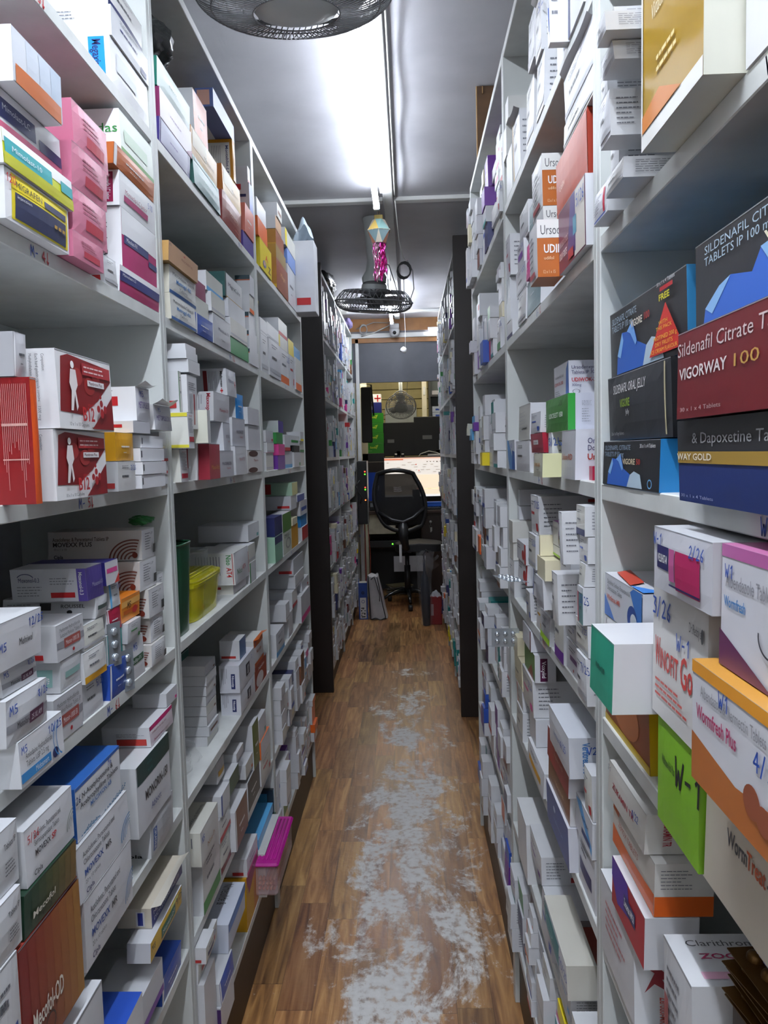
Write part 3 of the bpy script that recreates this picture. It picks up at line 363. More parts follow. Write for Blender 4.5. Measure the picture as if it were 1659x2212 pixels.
 udiwok=('CFD1D6','C9CBD4',[('p','F',[(.8,0),(1,0),(1,1),(.85,.8)],'4A6AA8'),('t','F',.08,.62,.09,'Ursodeoxycholic Acid','dark grey',.6),('tb','F',.06,.4,.1,'UDIWOK-300','B8402E',.6),('l','F',.1,.08,.5,.25,3),('t','S',.06,.76,.1,'Ursodeoxycholic','2A2A5A',.75),('t','S',.06,.62,.1,'Tablets IP 300mg','2A2A5A',.7),('tb','S',.06,.4,.11,'UDIWOK-300','B8262A',.66),('t','S',.06,.27,.07,'300mg','2A2A5A',.22),('o','S',.16,.12,.08,.06,.15,'dark grey',0,6.28)],'white carton with red and navy lettering on top of the green one'),
 cream3=('B8B8A8','D4D4A8',[('tb','F',.2,.45,.16,'UDIWOK-300','B87A3A',.6),('t','F',.45,.28,.1,'Tablets','dark grey',.25),('h','F',.02,.7,.2,'V3','blue')],'small cream carton with a yellow side'),
 crimsonbox=('9A3A4A','9A1E34',[('r','F',.3,.42,.7,.65,'D8D8DA'),('t','F',.34,.48,.1,'Uprise','dark grey',.3)],'crimson carton with a white label'),
 omez=('C8C8C2','CBCDD2',[('tb','F',.3,.3,.09,'Omesar','dark grey',.45)]+[('r','F',.1+.14*i,.25+.1*j,.2+.14*i,.28+.1*j,'B8B8B8') for i in range(6) for j in range(6)],'white carton with a faint pattern'),
 bluewave=('C9CFD8','C9CBD0',[('p','F',[(0,1),(.2,1),(.95,.1),(.95,0),(.3,0),(.1,.4)],'5A90C8'),('p','F',[(.6,.0),(1,0),(1,.6),(.7,.65)],'2A5AA8'),('h','F',.5,.75,.15,'4/25','blue')],'white carton with a blue wave'),
 tealpink=('5E8A8A','C9CBD0',[('r','F',.0,.02,.3,.98,'B85A68'),('r','F',.0,.85,1,1,'CBCDD2'),('tb','F',.55,.4,.14,'Vertin','1E3A3A',.3),('h','F',.7,.6,.25,'2/25','blue')],'teal and salmon pink carton'),
 purpstripe=('CFD0D6','C9CBD0',[('r','F',.3,.4,.95,.56,'6A4A78'),('l','F',.2,.66,.8,.85,2),('e','F',.6,.16,.04,.05,'red')],'white carton with a purple-grey label'),
 purpegg=('CCCCC8','7A2A7A',[('e','F',.75,.4,.14,.35,'6A2A6A'),('e','F',.77,.35,.09,.22,'A8B83A'),('p','F',[(.6,1),(1,1),(1,.85),(.8,.82)],'7A2A7A'),('t','F',.08,.7,.12,'Voriconazole Tablets IP','dark grey',.5)],'white carton with a purple and green egg motif'),
 voglside=('B8BAC0','C9CBD0',[('tvb','S',.4,.85,.16,'Voglibose-0.2','black',.7),('lv','S',.7,.1,.9,.9,1)],'white carton on its side with black vertical lettering'),
 redring=('CFD0D4','C9CBD0',[('r','F',.85,.0,1,1,'B82A28'),('e','F',.72,.4,.14,.25,'A82A28'),('l','F',.1,.6,.6,.85,2)],'white carton with red edge and oval'),
 heartbox=('B8B4A8','C9C9C4',[('l','S',.25,.2,.9,.6,5),('e','S',.3,.7,.05,.08,'black'),('l','S',.2,.8,.8,.9,1)],'cream carton with fine print on its side'),
 bluepeel=('CBCDD4','C9CBD0',[('p','F',[(0,.9),(.3,1),(1,.3),(1,.1)],'5AA0D8'),('r','F',.4,.2,.9,.35,'3A4A7A'),('t','F',.4,.6,.12,'Vertigon','navy',.4)],'white carton with a peeling blue edge'),
 bluebig=('3E5590','C9CBD4',[('t','F',.35,.4,.08,'Voglinorm GM','8AA0C8',.4),('e','F',.4,.68,.05,.07,'B8C4D8'),('lv','S',.6,.1,.8,.6,1,'2A5AA8')],'large steel blue carton'),
 brown3=('7A5232','C4C5C8',[('t','F',.35,.42,.12,'Vogliway 0.2 MD','C8B090',.4),('tvb','S',.5,.9,.2,'Vogliway 0.2 MD','7A5232',.8)],'brown carton with a white side'),
 vogliway=('8E2A28','C9C9CE',[('t','F',.35,.42,.12,'Vogliway 0.3 MD','D0A090',.4),('e','F',.4,.7,.04,.07,'D8B8B0'),('tvb','S',.5,.9,.2,'Vogliway 0.3 MD','8E2A28',.85)],'red carton with a white lettered side'),
 vertitreat=('CDCFD4','C4C8D0',[('t','F',.35,.5,.13,'Vertitreat-16','3A5A9A',.35),('tvb','S',.3,.88,.17,'Vertitreat-16','2A6AA8',.75),('h','S',.4,.6,.2,'V2','blue'),('h','F',.7,.5,.2,'6/25','blue')],'white carton with blue lettering down its side'),
 vigliptin=('C4C4C4','C9CBD0',[('tvb','S',.35,.95,.25,'VigliptinDuo','navy',.85)],'white carton with dark vertical lettering'),
 voxylid=('5E8A4E','C9CBD0',[('p','F',[(.3,0),(.9,0),(.7,.5)],'8E4A3A'),('r','S',.25,.05,.6,.88,'4A1238'),('tvb','S',.34,.78,.2,'Voxylid','white',.6)],'white carton with green front and wine side label'),
 valsabrook=('CDCED2','C9CBD2',[('tvb','S',.66,.88,.13,'Valsabrook - 80','7A1E38',.75),('r','F',.9,.0,1,1,'6E1D24'),('l','T',.2,.2,.6,.6,5)],'white carton with maroon vertical lettering'),
 tealcard=('D6D8DC','C0BEB4',[('r','F',.0,.25,.72,.92,'1E7A80'),('r','F',0,.16,1,.2,'1E4A80'),('o','F',.3,.62,.16,.14,.15,'8AC0C0',0,6.28),('h','F',.75,.5,.28,'10/25','blue'),('h','F',.02,.94,.08,'V4','blue')],'tilted white carton with a teal panel'),
 redstripside=('D9DADC','D4D6D8',[('r','S',.5,.1,.85,.96,'B8262A'),('r','S',.5,.1,.85,.3,'232A3E'),('tvb','S',.6,.9,.12,'Moxpro-D 500','white',.5)],'white carton with a red and navy side strip'),
)
NI=320
BOXES=[
('R',1,'C',1,3,0.261,0.14,0.333,0.7121,1.5946,1.6756,'vigtop'),
('R',1,'C',1,1,0.2374,0.14,0.3303,0.6867,1.452,1.5209,'gold'),
('R',1,'C',1,2,0.2303,0.14,0.3428,0.6695,1.5221,1.5934,'vigorway'),
('R',1,'B',1,1,0.2568,0.16,0.5212,0.6038,1.776,2.016,'c:white'),
('R',1,'B',2,1,0.2277,0.08,0.6078,0.76,1.776,2.021,'vilda'),
('R',1,'D',1,1,0.2462,0.14,0.4213,0.6429,1.132,1.237,'wormtreat'),
('R',1,'D',1,3,0.2348,0.16,0.4209,0.5853,1.3344,1.426,'wormfresh'),
('R',1,'D',1,2,0.2199,0.14,0.4222,0.6029,1.2382,1.3332,'wormplus'),
('R',1,'D',2,2,0.2398,0.14,0.6247,0.7646,1.2382,1.3682,'winofit'),
('R',1,'E',1,1,0.2583,0.16,0.7041,0.7844,0.807,0.988,'clari'),
('L',1,'E',2,1,-0.4425,0.15,0.799,0.9515,0.807,0.9626,'mecood'),
('R',1,'D',2,1,0.2415,0.14,0.6461,0.7545,1.132,1.237,'green1'),
('L',1,'F',1,1,-0.4417,0.15,0.9064,1.0074,0.512,0.781,'w:teal'),
('R',1,'C',2,3,0.2668,0.12,0.75,1.0247,1.5893,1.6698,'vig100'),
('L',1,'E',1,1,-0.4406,0.15,0.7299,0.7934,0.807,0.9683,'w:blue'),
('R',1,'D',2,3,0.2291,0.24,0.5883,0.727,1.3694,1.426,'welbi'),
('R',1,'C',2,2,0.2632,0.1,0.781,1.0212,1.5086,1.5881,'jelly'),
('R',2,'A',1,1,0.2563,0.15,1.1202,1.2201,2.112,2.312,'w:navy'),
('R',1,'D',3,1,0.2615,0.14,0.8466,1.0397,1.132,1.2291,'brownpic'),
('L',1,'C',2,2,-0.4207,0.075,0.9278,1.0998,1.5403,1.6364,'b12'),
('R',1,'E',2,1,0.2546,0.06,0.882,1.0387,0.807,0.918,'runnerred'),
('L',1,'C',1,1,-0.4253,0.05,0.8683,0.8831,1.452,1.5962,'redtext'),
('L',1,'C',2,1,-0.4263,0.075,0.9223,1.0804,1.452,1.5391,'b12'),
('R',1,'C',2,1,0.2584,0.14,0.8026,1.0319,1.452,1.5074,'vig50'),
('L',1,'E',3,1,-0.4508,0.129,0.984,1.1598,0.807,0.9062,'movmr'),
('R',1,'D',3,2,0.2016,0.1,0.7705,0.8657,1.2297,1.3022,'wellq10'),
('L',1,'B',1,1,-0.4468,0.075,0.8816,1.0455,1.776,1.8339,'migrafen'),
('L',1,'E',1,3,-0.4457,0.093,0.7468,0.8182,1.0356,1.106,'tabip'),
('R',2,'B',1,2,0.2605,0.14,1.1195,1.343,1.8722,1.9722,'redsilver'),
('L',1,'B',1,3,-0.4575,0.071,0.8955,1.0583,1.8753,1.9299,'mimolc'),
('L',1,'B',1,4,-0.4356,0.08,0.8953,1.0182,1.9311,1.9926,'rusttop'),
('L',1,'E',2,3,-0.4425,0.087,0.8272,0.9504,1.0176,1.0845,'movsp'),
('R',2,'A',2,1,0.2282,0.03,1.2244,1.2421,2.112,2.282,'w:blue'),
('L',1,'E',1,2,-0.4413,0.084,0.7391,0.8092,0.9695,1.0344,'tabip'),
('R',2,'B',1,1,0.249,0.06,1.085,1.2706,1.776,1.871,'purpred'),
('R',1,'E',2,3,0.261,0.065,0.8271,0.9969,0.9804,1.0409,'orangebase'),
('L',1,'E',3,2,-0.452,0.099,0.9748,1.1613,0.9074,0.9835,'movmr'),
('L',1,'D',1,4,-0.4434,0.06,0.7992,0.8973,1.2737,1.3278,'melniwel'),
('L',1,'E',4,2,-0.456,0.06,1.2119,1.3834,0.8766,0.9959,'monorin'),
('R',1,'E',2,2,0.2496,0.06,0.8257,0.9605,0.9192,0.9792,'zens'),
('L',1,'E',3,3,-0.4577,0.097,0.9924,1.1514,0.9847,1.0596,'muciwon'),
('L',1,'E',2,2,-0.4415,0.068,0.8144,0.9457,0.9638,1.0164,'mecofol'),
('R',1,'D',4,2,0.262,0.11,0.8729,1.0401,1.2768,1.3328,'winfenac'),
('L',1,'D',1,2,-0.4456,0.05,0.8107,0.9054,1.1871,1.2397,'metolar'),
('L',1,'D',1,1,-0.4446,0.05,0.832,0.9409,1.132,1.1859,'midos'),
('L',1,'B',1,2,-0.4438,0.065,0.8767,1.0563,1.8351,1.8741,'mimo10'),
('L',1,'B',4,2,-0.4649,0.127,1.2951,1.4712,1.8193,1.9173,'minofx'),
('R',2,'B',1,4,0.2606,0.16,1.0847,1.2738,2.0096,2.0746,'w:grey'),
('R',2,'A',3,1,0.2605,0.143,1.2579,1.3334,2.112,2.222,'w:navy'),
('L',1,'F',2,2,-0.4411,0.097,1.0115,1.1508,0.5832,0.6582,'bluelong'),
('R',1,'E',2,4,0.2565,0.1,0.8453,1.0029,1.0421,1.0881,'zukamin'),
('L',1,'B',2,4,-0.451,0.14,1.088,1.2118,1.9354,1.9985,'pinkbox'),
('L',1,'B',2,2,-0.4473,0.14,1.0626,1.1829,1.8126,1.874,'pinkbox'),
('L',1,'B',2,3,-0.4466,0.14,1.0675,1.1905,1.8752,1.9342,'pinkbox'),
('R',1,'B',3,2,0.2389,0.1,0.8816,0.9166,1.7979,1.8525,'w:grey'),
('L',1,'A',2,1,-0.4661,0.11,1.2888,1.4719,2.112,2.1859,'megaxis'),
('R',1,'B',4,2,0.2117,0.06,0.813,0.8539,1.8141,1.8591,'w:grey'),
('L',1,'D',2,1,-0.4629,0.06,0.9557,1.0433,1.132,1.1932,'metosr'),
('R',2,'E',1,1,0.2618,0.08,1.1048,1.2145,0.807,0.892,'w:navy'),
('L',2,'G',1,1,-0.4502,0.14,1.5171,1.606,0.212,0.4034,'w:grey'),
('L',1,'C',1,2,-0.4408,0.1,0.8669,0.8955,1.5974,1.6474,'c:grey'),
('R',2,'C',2,1,0.2517,0.07,1.1717,1.2754,1.452,1.5284,'unloc'),
('L',1,'B',4,5,-0.4626,0.088,1.3065,1.4704,2.0106,2.0785,'leafgreen'),
('R',2,'B',2,1,0.2153,0.04,1.275,1.3508,1.776,1.866,'udifol'),
('R',1,'D',4,1,0.2619,0.11,0.8746,1.0398,1.2416,1.2756,'c:white'),
('R',2,'E',2,1,0.2476,0.05,1.2234,1.4224,0.807,0.882,'bluebig'),
('L',1,'D',2,3,-0.4623,0.06,0.9749,1.0586,1.238,1.2865,'metosr'),
('R',2,'A',5,1,0.2618,0.08,1.5697,1.6646,2.112,2.232,'w:grey'),
('R',2,'D',1,1,0.2461,0.1,1.0844,1.1439,1.132,1.2011,'w:grey'),
('R',2,'D',3,1,0.2568,0.1,1.2975,1.3771,1.132,1.2268,'w:purple'),
('R',2,'A',4,1,0.2583,0.1,1.4382,1.5159,2.112,2.212,'w:grey'),
('R',2,'F',1,1,0.2442,0.1,1.124,1.1922,0.512,0.592,'w:maroon'),
('R',2,'E',2,4,0.2374,0.07,1.165,1.3306,0.9906,1.0556,'vertitreat'),
('L',1,'B',4,3,-0.4633,0.073,1.2909,1.4703,1.9185,1.9747,'montlc'),
('R',2,'D',2,5,0.225,0.05,1.1389,1.1632,1.3291,1.4065,'w:black'),
('L',1,'D',1,3,-0.4536,0.05,0.8207,0.8998,1.2409,1.2725,'metolar'),
('L',2,'F',1,1,-0.4623,0.1,1.5838,1.7303,0.512,0.6421,'w:green'),
('R',2,'A',4,2,0.2556,0.1,1.4481,1.507,2.2132,2.3132,'w:grey'),
('R',2,'D',3,2,0.2255,0.06,1.1815,1.2259,1.228,1.3072,'w:black'),
('R',2,'E',1,3,0.2592,0.1,1.1085,1.1572,0.9494,1.0194,'w:red'),
('L',2,'D',2,1,-0.6005,0.14,1.7015,1.7994,1.132,1.272,'c:white'),
('R',2,'B',2,3,0.2593,0.04,1.4734,1.5858,1.9484,2.0417,'udifol'),
('L',1,'A',2,3,-0.4679,0.12,1.2971,1.4576,2.236,2.2875,'w:navy'),
('R',2,'D',2,4,0.2562,0.1,1.2309,1.3171,1.2558,1.3279,'purpstripe'),
('R',2,'C',2,2,0.2614,0.075,1.2714,1.4691,1.5296,1.5895,'udicrest'),
('R',1,'B',4,1,0.2406,0.1,0.9341,1.002,1.776,1.8129,'whitered'),
('L',1,'A',2,2,-0.4632,0.12,1.2925,1.4719,2.1871,2.2348,'w:navy'),
('R',2,'F',4,1,0.2488,0.08,1.6959,1.839,0.512,0.652,'redstripside'),
('L',1,'D',3,1,-0.4675,0.12,1.0539,1.1238,1.132,1.1846,'w:black'),
('L',1,'D',5,1,-0.4666,0.09,1.222,1.3065,1.132,1.2001,'greenpill'),
('R',2,'E',1,2,0.258,0.1,1.1051,1.2146,0.8932,0.9482,'bluepeel'),
('R',2,'A',6,1,0.2575,0.06,1.7295,1.8352,2.112,2.232,'w:amber'),
('R',2,'F',2,3,0.2395,0.05,1.2058,1.4081,0.5994,0.6594,'tealcard'),
('L',1,'E',4,1,-0.4605,0.05,1.2784,1.4035,0.807,0.8754,'cipla'),
('R',1,'B',4,3,0.2147,0.1,0.8355,0.8608,1.8603,1.8903,'w:grey'),
('L',2,'C',2,2,-0.4425,0.05,1.5619,1.6333,1.5602,1.6688,'redbartall'),
('R',2,'B',1,3,0.2601,0.16,1.0854,1.2794,1.9734,2.0084,'w:grey'),
('L',1,'D',2,2,-0.4643,0.07,0.9845,1.0461,1.1944,1.2368,'tealpill'),
('R',2,'A',5,2,0.2543,0.08,1.5147,1.5829,2.2332,2.3232,'w:grey'),
('L',1,'F',3,2,-0.4542,0.078,1.1737,1.2871,0.5632,0.6232,'w:purple'),
('L',1,'B',2,1,-0.4442,0.14,1.0519,1.1563,1.776,1.8114,'pinkbox'),
('R',2,'E',2,3,0.2475,0.07,1.2191,1.4079,0.9344,0.9894,'vogliway'),
('L',1,'B',4,1,-0.463,0.065,1.2722,1.4715,1.776,1.8181,'mimols'),
('R',2,'B',2,2,0.2612,0.04,1.4729,1.5755,1.8672,1.9472,'udifol'),
('L',1,'D',3,2,-0.461,0.1,1.0502,1.1268,1.1858,1.2293,'w:amber'),
('L',1,'D',4,1,-0.4634,0.1,1.1444,1.2184,1.132,1.1855,'c:blue'),
('R',2,'D',1,3,0.2417,0.1,1.0834,1.1163,1.2498,1.3031,'tealpink'),
('L',1,'D',3,5,-0.465,0.11,1.0832,1.1415,1.2989,1.3462,'moxonol'),
('R',2,'F',3,1,0.257,0.1,1.4261,1.5482,0.512,0.597,'w:blue'),
('L',2,'A',1,2,-0.4633,0.074,1.535,1.7548,2.1615,2.218,'plumsheen'),
('L',2,'A',1,3,-0.4654,0.071,1.5325,1.7586,2.2192,2.2736,'tealsheen'),
('R',2,'D',1,2,0.2484,0.1,1.0831,1.1599,1.2023,1.2486,'w:grey'),
('R',2,'C',2,3,0.2806,0.075,1.3555,1.4871,1.5907,1.6511,'udiwok'),
('L',2,'A',2,3,-0.4717,0.05,1.8179,1.9405,2.2414,2.3438,'c:orange'),
('R',2,'E',2,2,0.251,0.07,1.2279,1.4199,0.8832,0.9332,'brown3'),
('R',2,'B',3,1,0.2588,0.08,1.4969,1.6599,1.776,1.846,'tealside'),
('R',2,'D',2,1,0.2606,0.1,1.1966,1.2921,1.132,1.1838,'purpstripe'),
('L',2,'G',3,1,-0.4644,0.1,1.9915,2.1521,0.212,0.362,'yellowkit'),
('L',1,'C',3,4,-0.4431,0.1,1.2629,1.3287,1.5638,1.6195,'metopole'),
('R',2,'C',4,1,0.2616,0.12,1.4112,1.4455,1.452,1.5296,'w:red'),
('L',1,'C',3,1,-0.4401,0.05,1.1603,1.2343,1.452,1.4974,'w:black'),
('R',1,'B',3,1,0.2277,0.12,0.8235,0.8917,1.776,1.7967,'w:grey'),
('L',1,'B',4,4,-0.4606,0.12,1.2656,1.4633,1.9759,2.0094,'c:rust'),
('R',2,'D',1,6,0.2451,0.1,1.0835,1.1367,1.3759,1.4182,'w:navy'),
('L',1,'C',3,2,-0.4447,0.05,1.1667,1.2426,1.4986,1.5424,'c:amber'),
('L',1,'D',4,2,-0.4662,0.1,1.1432,1.2092,1.1867,1.232,'c:teal'),
('L',2,'B',1,2,-0.4621,0.071,1.5395,1.7303,1.8281,1.8825,'metrow'),
('L',2,'A',1,1,-0.4655,0.065,1.531,1.7425,2.112,2.1603,'violetsheen'),
('L',1,'D',3,3,-0.4654,0.14,1.0613,1.1383,1.2305,1.2657,'w:grey'),
('R',2,'D',5,4,0.2618,0.1,1.5659,1.6598,1.3242,1.4042,'w:red'),
('L',2,'A',2,1,-0.4623,0.083,1.7601,2.0011,2.112,2.1762,'tealdark'),
('R',2,'C',5,2,0.259,0.12,1.6456,1.8078,1.5205,1.598,'omez'),
('L',2,'A',2,2,-0.4666,0.082,1.7629,2.0005,2.1774,2.2402,'goldsheen'),
('L',1,'D',6,4,-0.4657,0.165,1.3032,1.3878,1.2717,1.3239,'movplus'),
('L',2,'F',1,2,-0.4521,0.07,1.5463,1.6936,0.6433,0.7164,'nimes'),
('L',2,'C',2,1,-0.4561,0.05,1.6608,1.672,1.452,1.559,'redbartall'),
('L',1,'B',3,1,-0.4663,0.065,1.2148,1.2676,1.776,1.8206,'w:grey'),
('L',2,'E',1,2,-0.5963,0.12,1.932,2.0043,0.868,0.997,'tealback'),
('R',1,'B',3,5,0.1949,0.12,0.7644,0.7975,1.8911,1.9081,'w:grey'),
('R',2,'A',7,1,0.2584,0.05,1.8647,1.9606,2.112,2.212,'telmero'),
('R',2,'D',1,5,0.2492,0.1,1.0834,1.1361,1.337,1.3747,'w:blue'),
('R',1,'B',3,4,0.2068,0.12,0.7815,0.8257,1.8729,1.8899,'w:grey'),
('R',2,'E',3,3,0.2584,0.12,1.6422,1.7897,0.9194,0.9994,'w:pink'),
('L',2,'G',4,1,-0.443,0.1,2.1568,2.4098,0.212,0.342,'novocef'),
('R',2,'B',3,3,0.2619,0.1,1.5915,1.6444,1.9184,1.9948,'tealside'),
('L',2,'B',1,1,-0.4609,0.066,1.5367,1.7171,1.776,1.8269,'metrow'),
('L',1,'D',6,5,-0.4652,0.165,1.3187,1.3839,1.3251,1.3773,'movplus'),
('R',1,'B',3,6,0.2105,0.12,0.7914,0.8251,1.9093,1.9263,'w:red'),
('L',1,'D',7,2,-0.488,0.12,1.4338,1.4704,1.1527,1.2237,'w:red'),
('R',2,'C',5,1,0.2582,0.1,1.651,1.8514,1.452,1.5193,'w:black'),
('L',1,'D',6,3,-0.4615,0.165,1.3294,1.4097,1.2198,1.2705,'movplus'),
('L',2,'F',3,1,-0.4522,0.05,1.853,1.9946,0.512,0.6136,'c:brown'),
('L',1,'F',3,1,-0.4659,0.065,1.3105,1.4271,0.512,0.562,'c:blue'),
('L',2,'C',1,3,-0.452,0.06,1.5364,1.5555,1.592,1.6734,'w:green'),
('L',1,'D',5,3,-0.467,0.08,1.2145,1.2986,1.2357,1.2758,'orangebag'),
('L',2,'C',3,1,-0.4324,0.06,1.6748,1.7688,1.452,1.53,'maxrich'),
('L',1,'F',3,4,-0.4475,0.04,1.2143,1.39,0.6606,0.6956,'mizowel'),
('R',2,'D',5,3,0.2561,0.08,1.575,1.6665,1.253,1.323,'w:grey'),
('R',2,'B',3,2,0.2554,0.1,1.5889,1.6436,1.8472,1.9172,'c:pink'),
('R',2,'B',4,4,0.2608,0.1,1.6497,1.7698,1.9496,2.0162,'w:grey'),
('L',1,'C',5,5,-0.443,0.08,1.3498,1.447,1.5516,1.5961,'metopole'),
('L',2,'C',1,2,-0.4308,0.06,1.5154,1.5532,1.5195,1.5908,'yellowstrip'),
('R',2,'D',4,3,0.2377,0.05,1.3806,1.4603,1.2105,1.2647,'voglside'),
('L',2,'D',2,2,-0.5593,0.16,1.7029,1.7988,1.273,1.347,'nisoap'),
('L',2,'B',3,1,-0.4612,0.095,1.875,2.0553,1.776,1.8493,'montfx'),
('L',2,'D',1,1,-0.6017,0.14,1.5611,1.6583,1.132,1.192,'rxside'),
('L',2,'D',1,2,-0.5986,0.14,1.56,1.659,1.193,1.252,'rxside'),
('R',2,'B',5,4,0.2593,0.1,1.9228,1.9975,1.9246,2.0223,'w:crimson'),
('L',2,'A',3,1,-0.463,0.1,2.0312,2.2562,2.112,2.1892,'maroonsheen'),
('L',1,'F',3,5,-0.4573,0.06,1.2539,1.4307,0.6968,0.7318,'mefnavy'),
('L',2,'C',1,1,-0.4539,0.06,1.5288,1.58,1.452,1.5183,'redbar'),
('R',2,'D',4,1,0.2565,0.08,1.4235,1.5209,1.132,1.1856,'w:lime'),
('L',1,'D',4,5,-0.4613,0.12,1.1445,1.1961,1.3097,1.3453,'navypurple'),
('L',1,'D',4,4,-0.4672,0.1,1.1699,1.2103,1.2698,1.3085,'w:sky blue'),
('R',2,'B',4,1,0.2568,0.1,1.6678,1.7804,1.776,1.841,'w:grey'),
('L',1,'D',6,2,-0.4658,0.165,1.3431,1.4158,1.1722,1.2186,'movplus'),
('L',2,'B',1,3,-0.4533,0.065,1.515,1.7242,1.8837,1.9215,'tan'),
('R',2,'F',2,1,0.2583,0.1,1.2709,1.3659,0.512,0.557,'w:sky blue'),
('L',1,'D',4,3,-0.4665,0.1,1.156,1.2089,1.2332,1.2686,'c:crimson'),
('L',2,'C',4,3,-0.4651,0.06,1.8612,2.0256,1.5888,1.6591,'maxxopan'),
('L',2,'G',2,3,-0.4477,0.2,1.7212,1.9049,0.3344,0.4044,'nedolide'),
('R',2,'F',3,2,0.2563,0.1,1.545,1.6916,0.5982,0.6582,'w:purple'),
('R',2,'E',3,1,0.2545,0.08,1.4941,1.6994,0.807,0.857,'w:amber'),
('L',2,'G',2,1,-0.4427,0.1,1.61,1.7336,0.212,0.282,'purpleside'),
('L',1,'D',7,3,-0.4801,0.12,1.4323,1.4701,1.2249,1.283,'w:grey'),
('L',2,'C',4,1,-0.4459,0.083,1.7908,1.966,1.452,1.5158,'maxorab'),
('L',2,'F',4,2,-0.4635,0.15,2.1475,2.2331,0.598,0.7293,'c:olive'),
('R',2,'D',3,4,0.2616,0.1,1.3271,1.4129,1.3276,1.37,'purpegg'),
('R',2,'D',1,4,0.2454,0.1,1.086,1.121,1.3043,1.3358,'w:black'),
('L',2,'D',3,2,-0.4665,0.118,2.0184,2.1933,1.16,1.2455,'nisoat4'),
('L',2,'A',3,2,-0.464,0.091,2.0503,2.267,2.1904,2.2604,'goldsheen'),
('R',1,'B',3,3,0.231,0.1,0.8624,0.8736,1.8537,1.8717,'w:grey'),
('R',2,'D',2,3,0.2549,0.1,1.2473,1.287,1.2136,1.2546,'w:amber'),
('R',2,'C',3,1,0.2271,0.06,1.3142,1.4064,1.452,1.492,'cream3'),
('R',2,'D',5,1,0.2615,0.08,1.5295,1.5996,1.132,1.1906,'w:amber'),
('R',2,'E',3,4,0.2609,0.045,1.63,1.7742,1.0006,1.0606,'voxylid'),
('L',1,'E',4,3,-0.4617,0.085,1.3029,1.4303,0.9971,1.032,'magenta'),
('R',2,'F',2,2,0.2607,0.1,1.2865,1.4044,0.5582,0.5982,'c:brick'),
('L',2,'F',2,1,-0.4652,0.1,1.7432,1.8428,0.512,0.5887,'w:maroon'),
('R',2,'D',7,1,0.2583,0.18,1.9182,1.9986,1.132,1.2216,'w:grey'),
('L',1,'D',3,4,-0.465,0.14,1.1117,1.1522,1.2669,1.2977,'roussel'),
('R',2,'B',4,2,0.2576,0.1,1.6659,1.8085,1.8422,1.8972,'w:grey'),
('L',3,'B',2,1,-0.4617,0.15,2.6421,2.8728,1.776,1.9031,'w:grey'),
('L',1,'F',3,3,-0.4676,0.05,1.3103,1.4475,0.6244,0.6594,'lckid'),
('L',2,'C',3,2,-0.4233,0.03,1.6357,1.6592,1.5312,1.601,'maxpoto'),
('L',1,'D',6,1,-0.4615,0.165,1.3304,1.4076,1.132,1.171,'movplus'),
('R',2,'D',5,2,0.2617,0.08,1.587,1.6405,1.1918,1.2518,'w:blue'),
('R',2,'C',6,1,0.2563,0.1,1.8652,1.9988,1.452,1.5238,'bluewave'),
('L',1,'D',5,2,-0.4609,0.09,1.2209,1.281,1.2013,1.2345,'w:green'),
('L',2,'E',2,2,-0.4627,0.054,2.0079,2.2096,0.8704,0.9448,'nicosip'),
('R',2,'E',4,3,0.257,0.1,1.7944,1.9163,0.9294,0.9994,'c:cream'),
('L',2,'C',5,2,-0.4614,0.098,2.0342,2.1916,1.5293,1.6048,'maxorab'),
('L',3,'D',2,1,-0.4647,0.05,2.8073,3.0119,1.132,1.2843,'omega'),
('L',2,'A',3,3,-0.4624,0.08,2.1799,2.2101,2.2616,2.3713,'montla'),
('R',2,'D',6,1,0.2549,0.08,1.6426,1.6992,1.132,1.194,'w:blue'),
('R',2,'E',3,2,0.2619,0.04,1.6324,1.717,0.8582,0.9182,'vigliptin'),
('L',2,'B',4,4,-0.4666,0.082,2.041,2.2483,1.9208,1.984,'migra'),
('L',2,'G',1,2,-0.4611,0.08,1.5165,1.6747,0.4046,0.4496,'w:red'),
('L',2,'C',5,1,-0.4532,0.099,2.0242,2.1639,1.452,1.5281,'maymo'),
('L',2,'F',4,1,-0.4648,0.06,2.0631,2.2302,0.512,0.5968,'c:black'),
('R',2,'E',4,1,0.257,0.1,1.7929,1.8931,0.807,0.877,'w:grey'),
('L',3,'B',1,1,-0.465,0.15,2.5103,2.6297,1.776,1.8981,'w:grey'),
('L',2,'B',2,1,-0.4618,0.065,1.7208,1.8711,1.776,1.8216,'c:blue'),
('R',2,'C',3,2,0.256,0.1,1.4748,1.6143,1.4932,1.5312,'crimsonbox'),
('R',2,'D',4,4,0.2383,0.05,1.3639,1.4466,1.2659,1.3029,'c:cream'),
('R',2,'C',3,3,0.2558,0.08,1.4987,1.6114,1.5324,1.5725,'w:blue'),
('R',2,'A',7,2,0.256,0.05,1.9419,1.9942,2.2132,2.2832,'telmero'),
('L',3,'A',1,1,-0.461,0.12,2.5343,2.7452,2.112,2.2062,'a2z'),
('R',2,'B',4,3,0.2565,0.1,1.6866,1.7788,1.8984,1.9484,'w:purple'),
('L',2,'C',4,4,-0.4669,0.087,2.0161,2.1266,1.6613,1.7306,'meftomax'),
('L',2,'C',4,2,-0.4642,0.1,1.9445,2.0207,1.517,1.5876,'maxorab'),
('L',3,'A',3,1,-0.4628,0.15,3.1337,3.3404,2.112,2.2656,'c:silver'),
('R',2,'D',2,2,0.2617,0.1,1.2165,1.2921,1.185,1.2124,'w:grey'),
('L',2,'G',2,2,-0.4443,0.07,1.6161,1.7409,0.2832,0.3332,'c:blue'),
('L',2,'A',3,4,-0.4637,0.045,1.9816,2.2154,2.3725,2.4175,'slate'),
('L',2,'A',4,2,-0.4605,0.107,2.3083,2.4392,2.1596,2.2421,'c:salmon'),
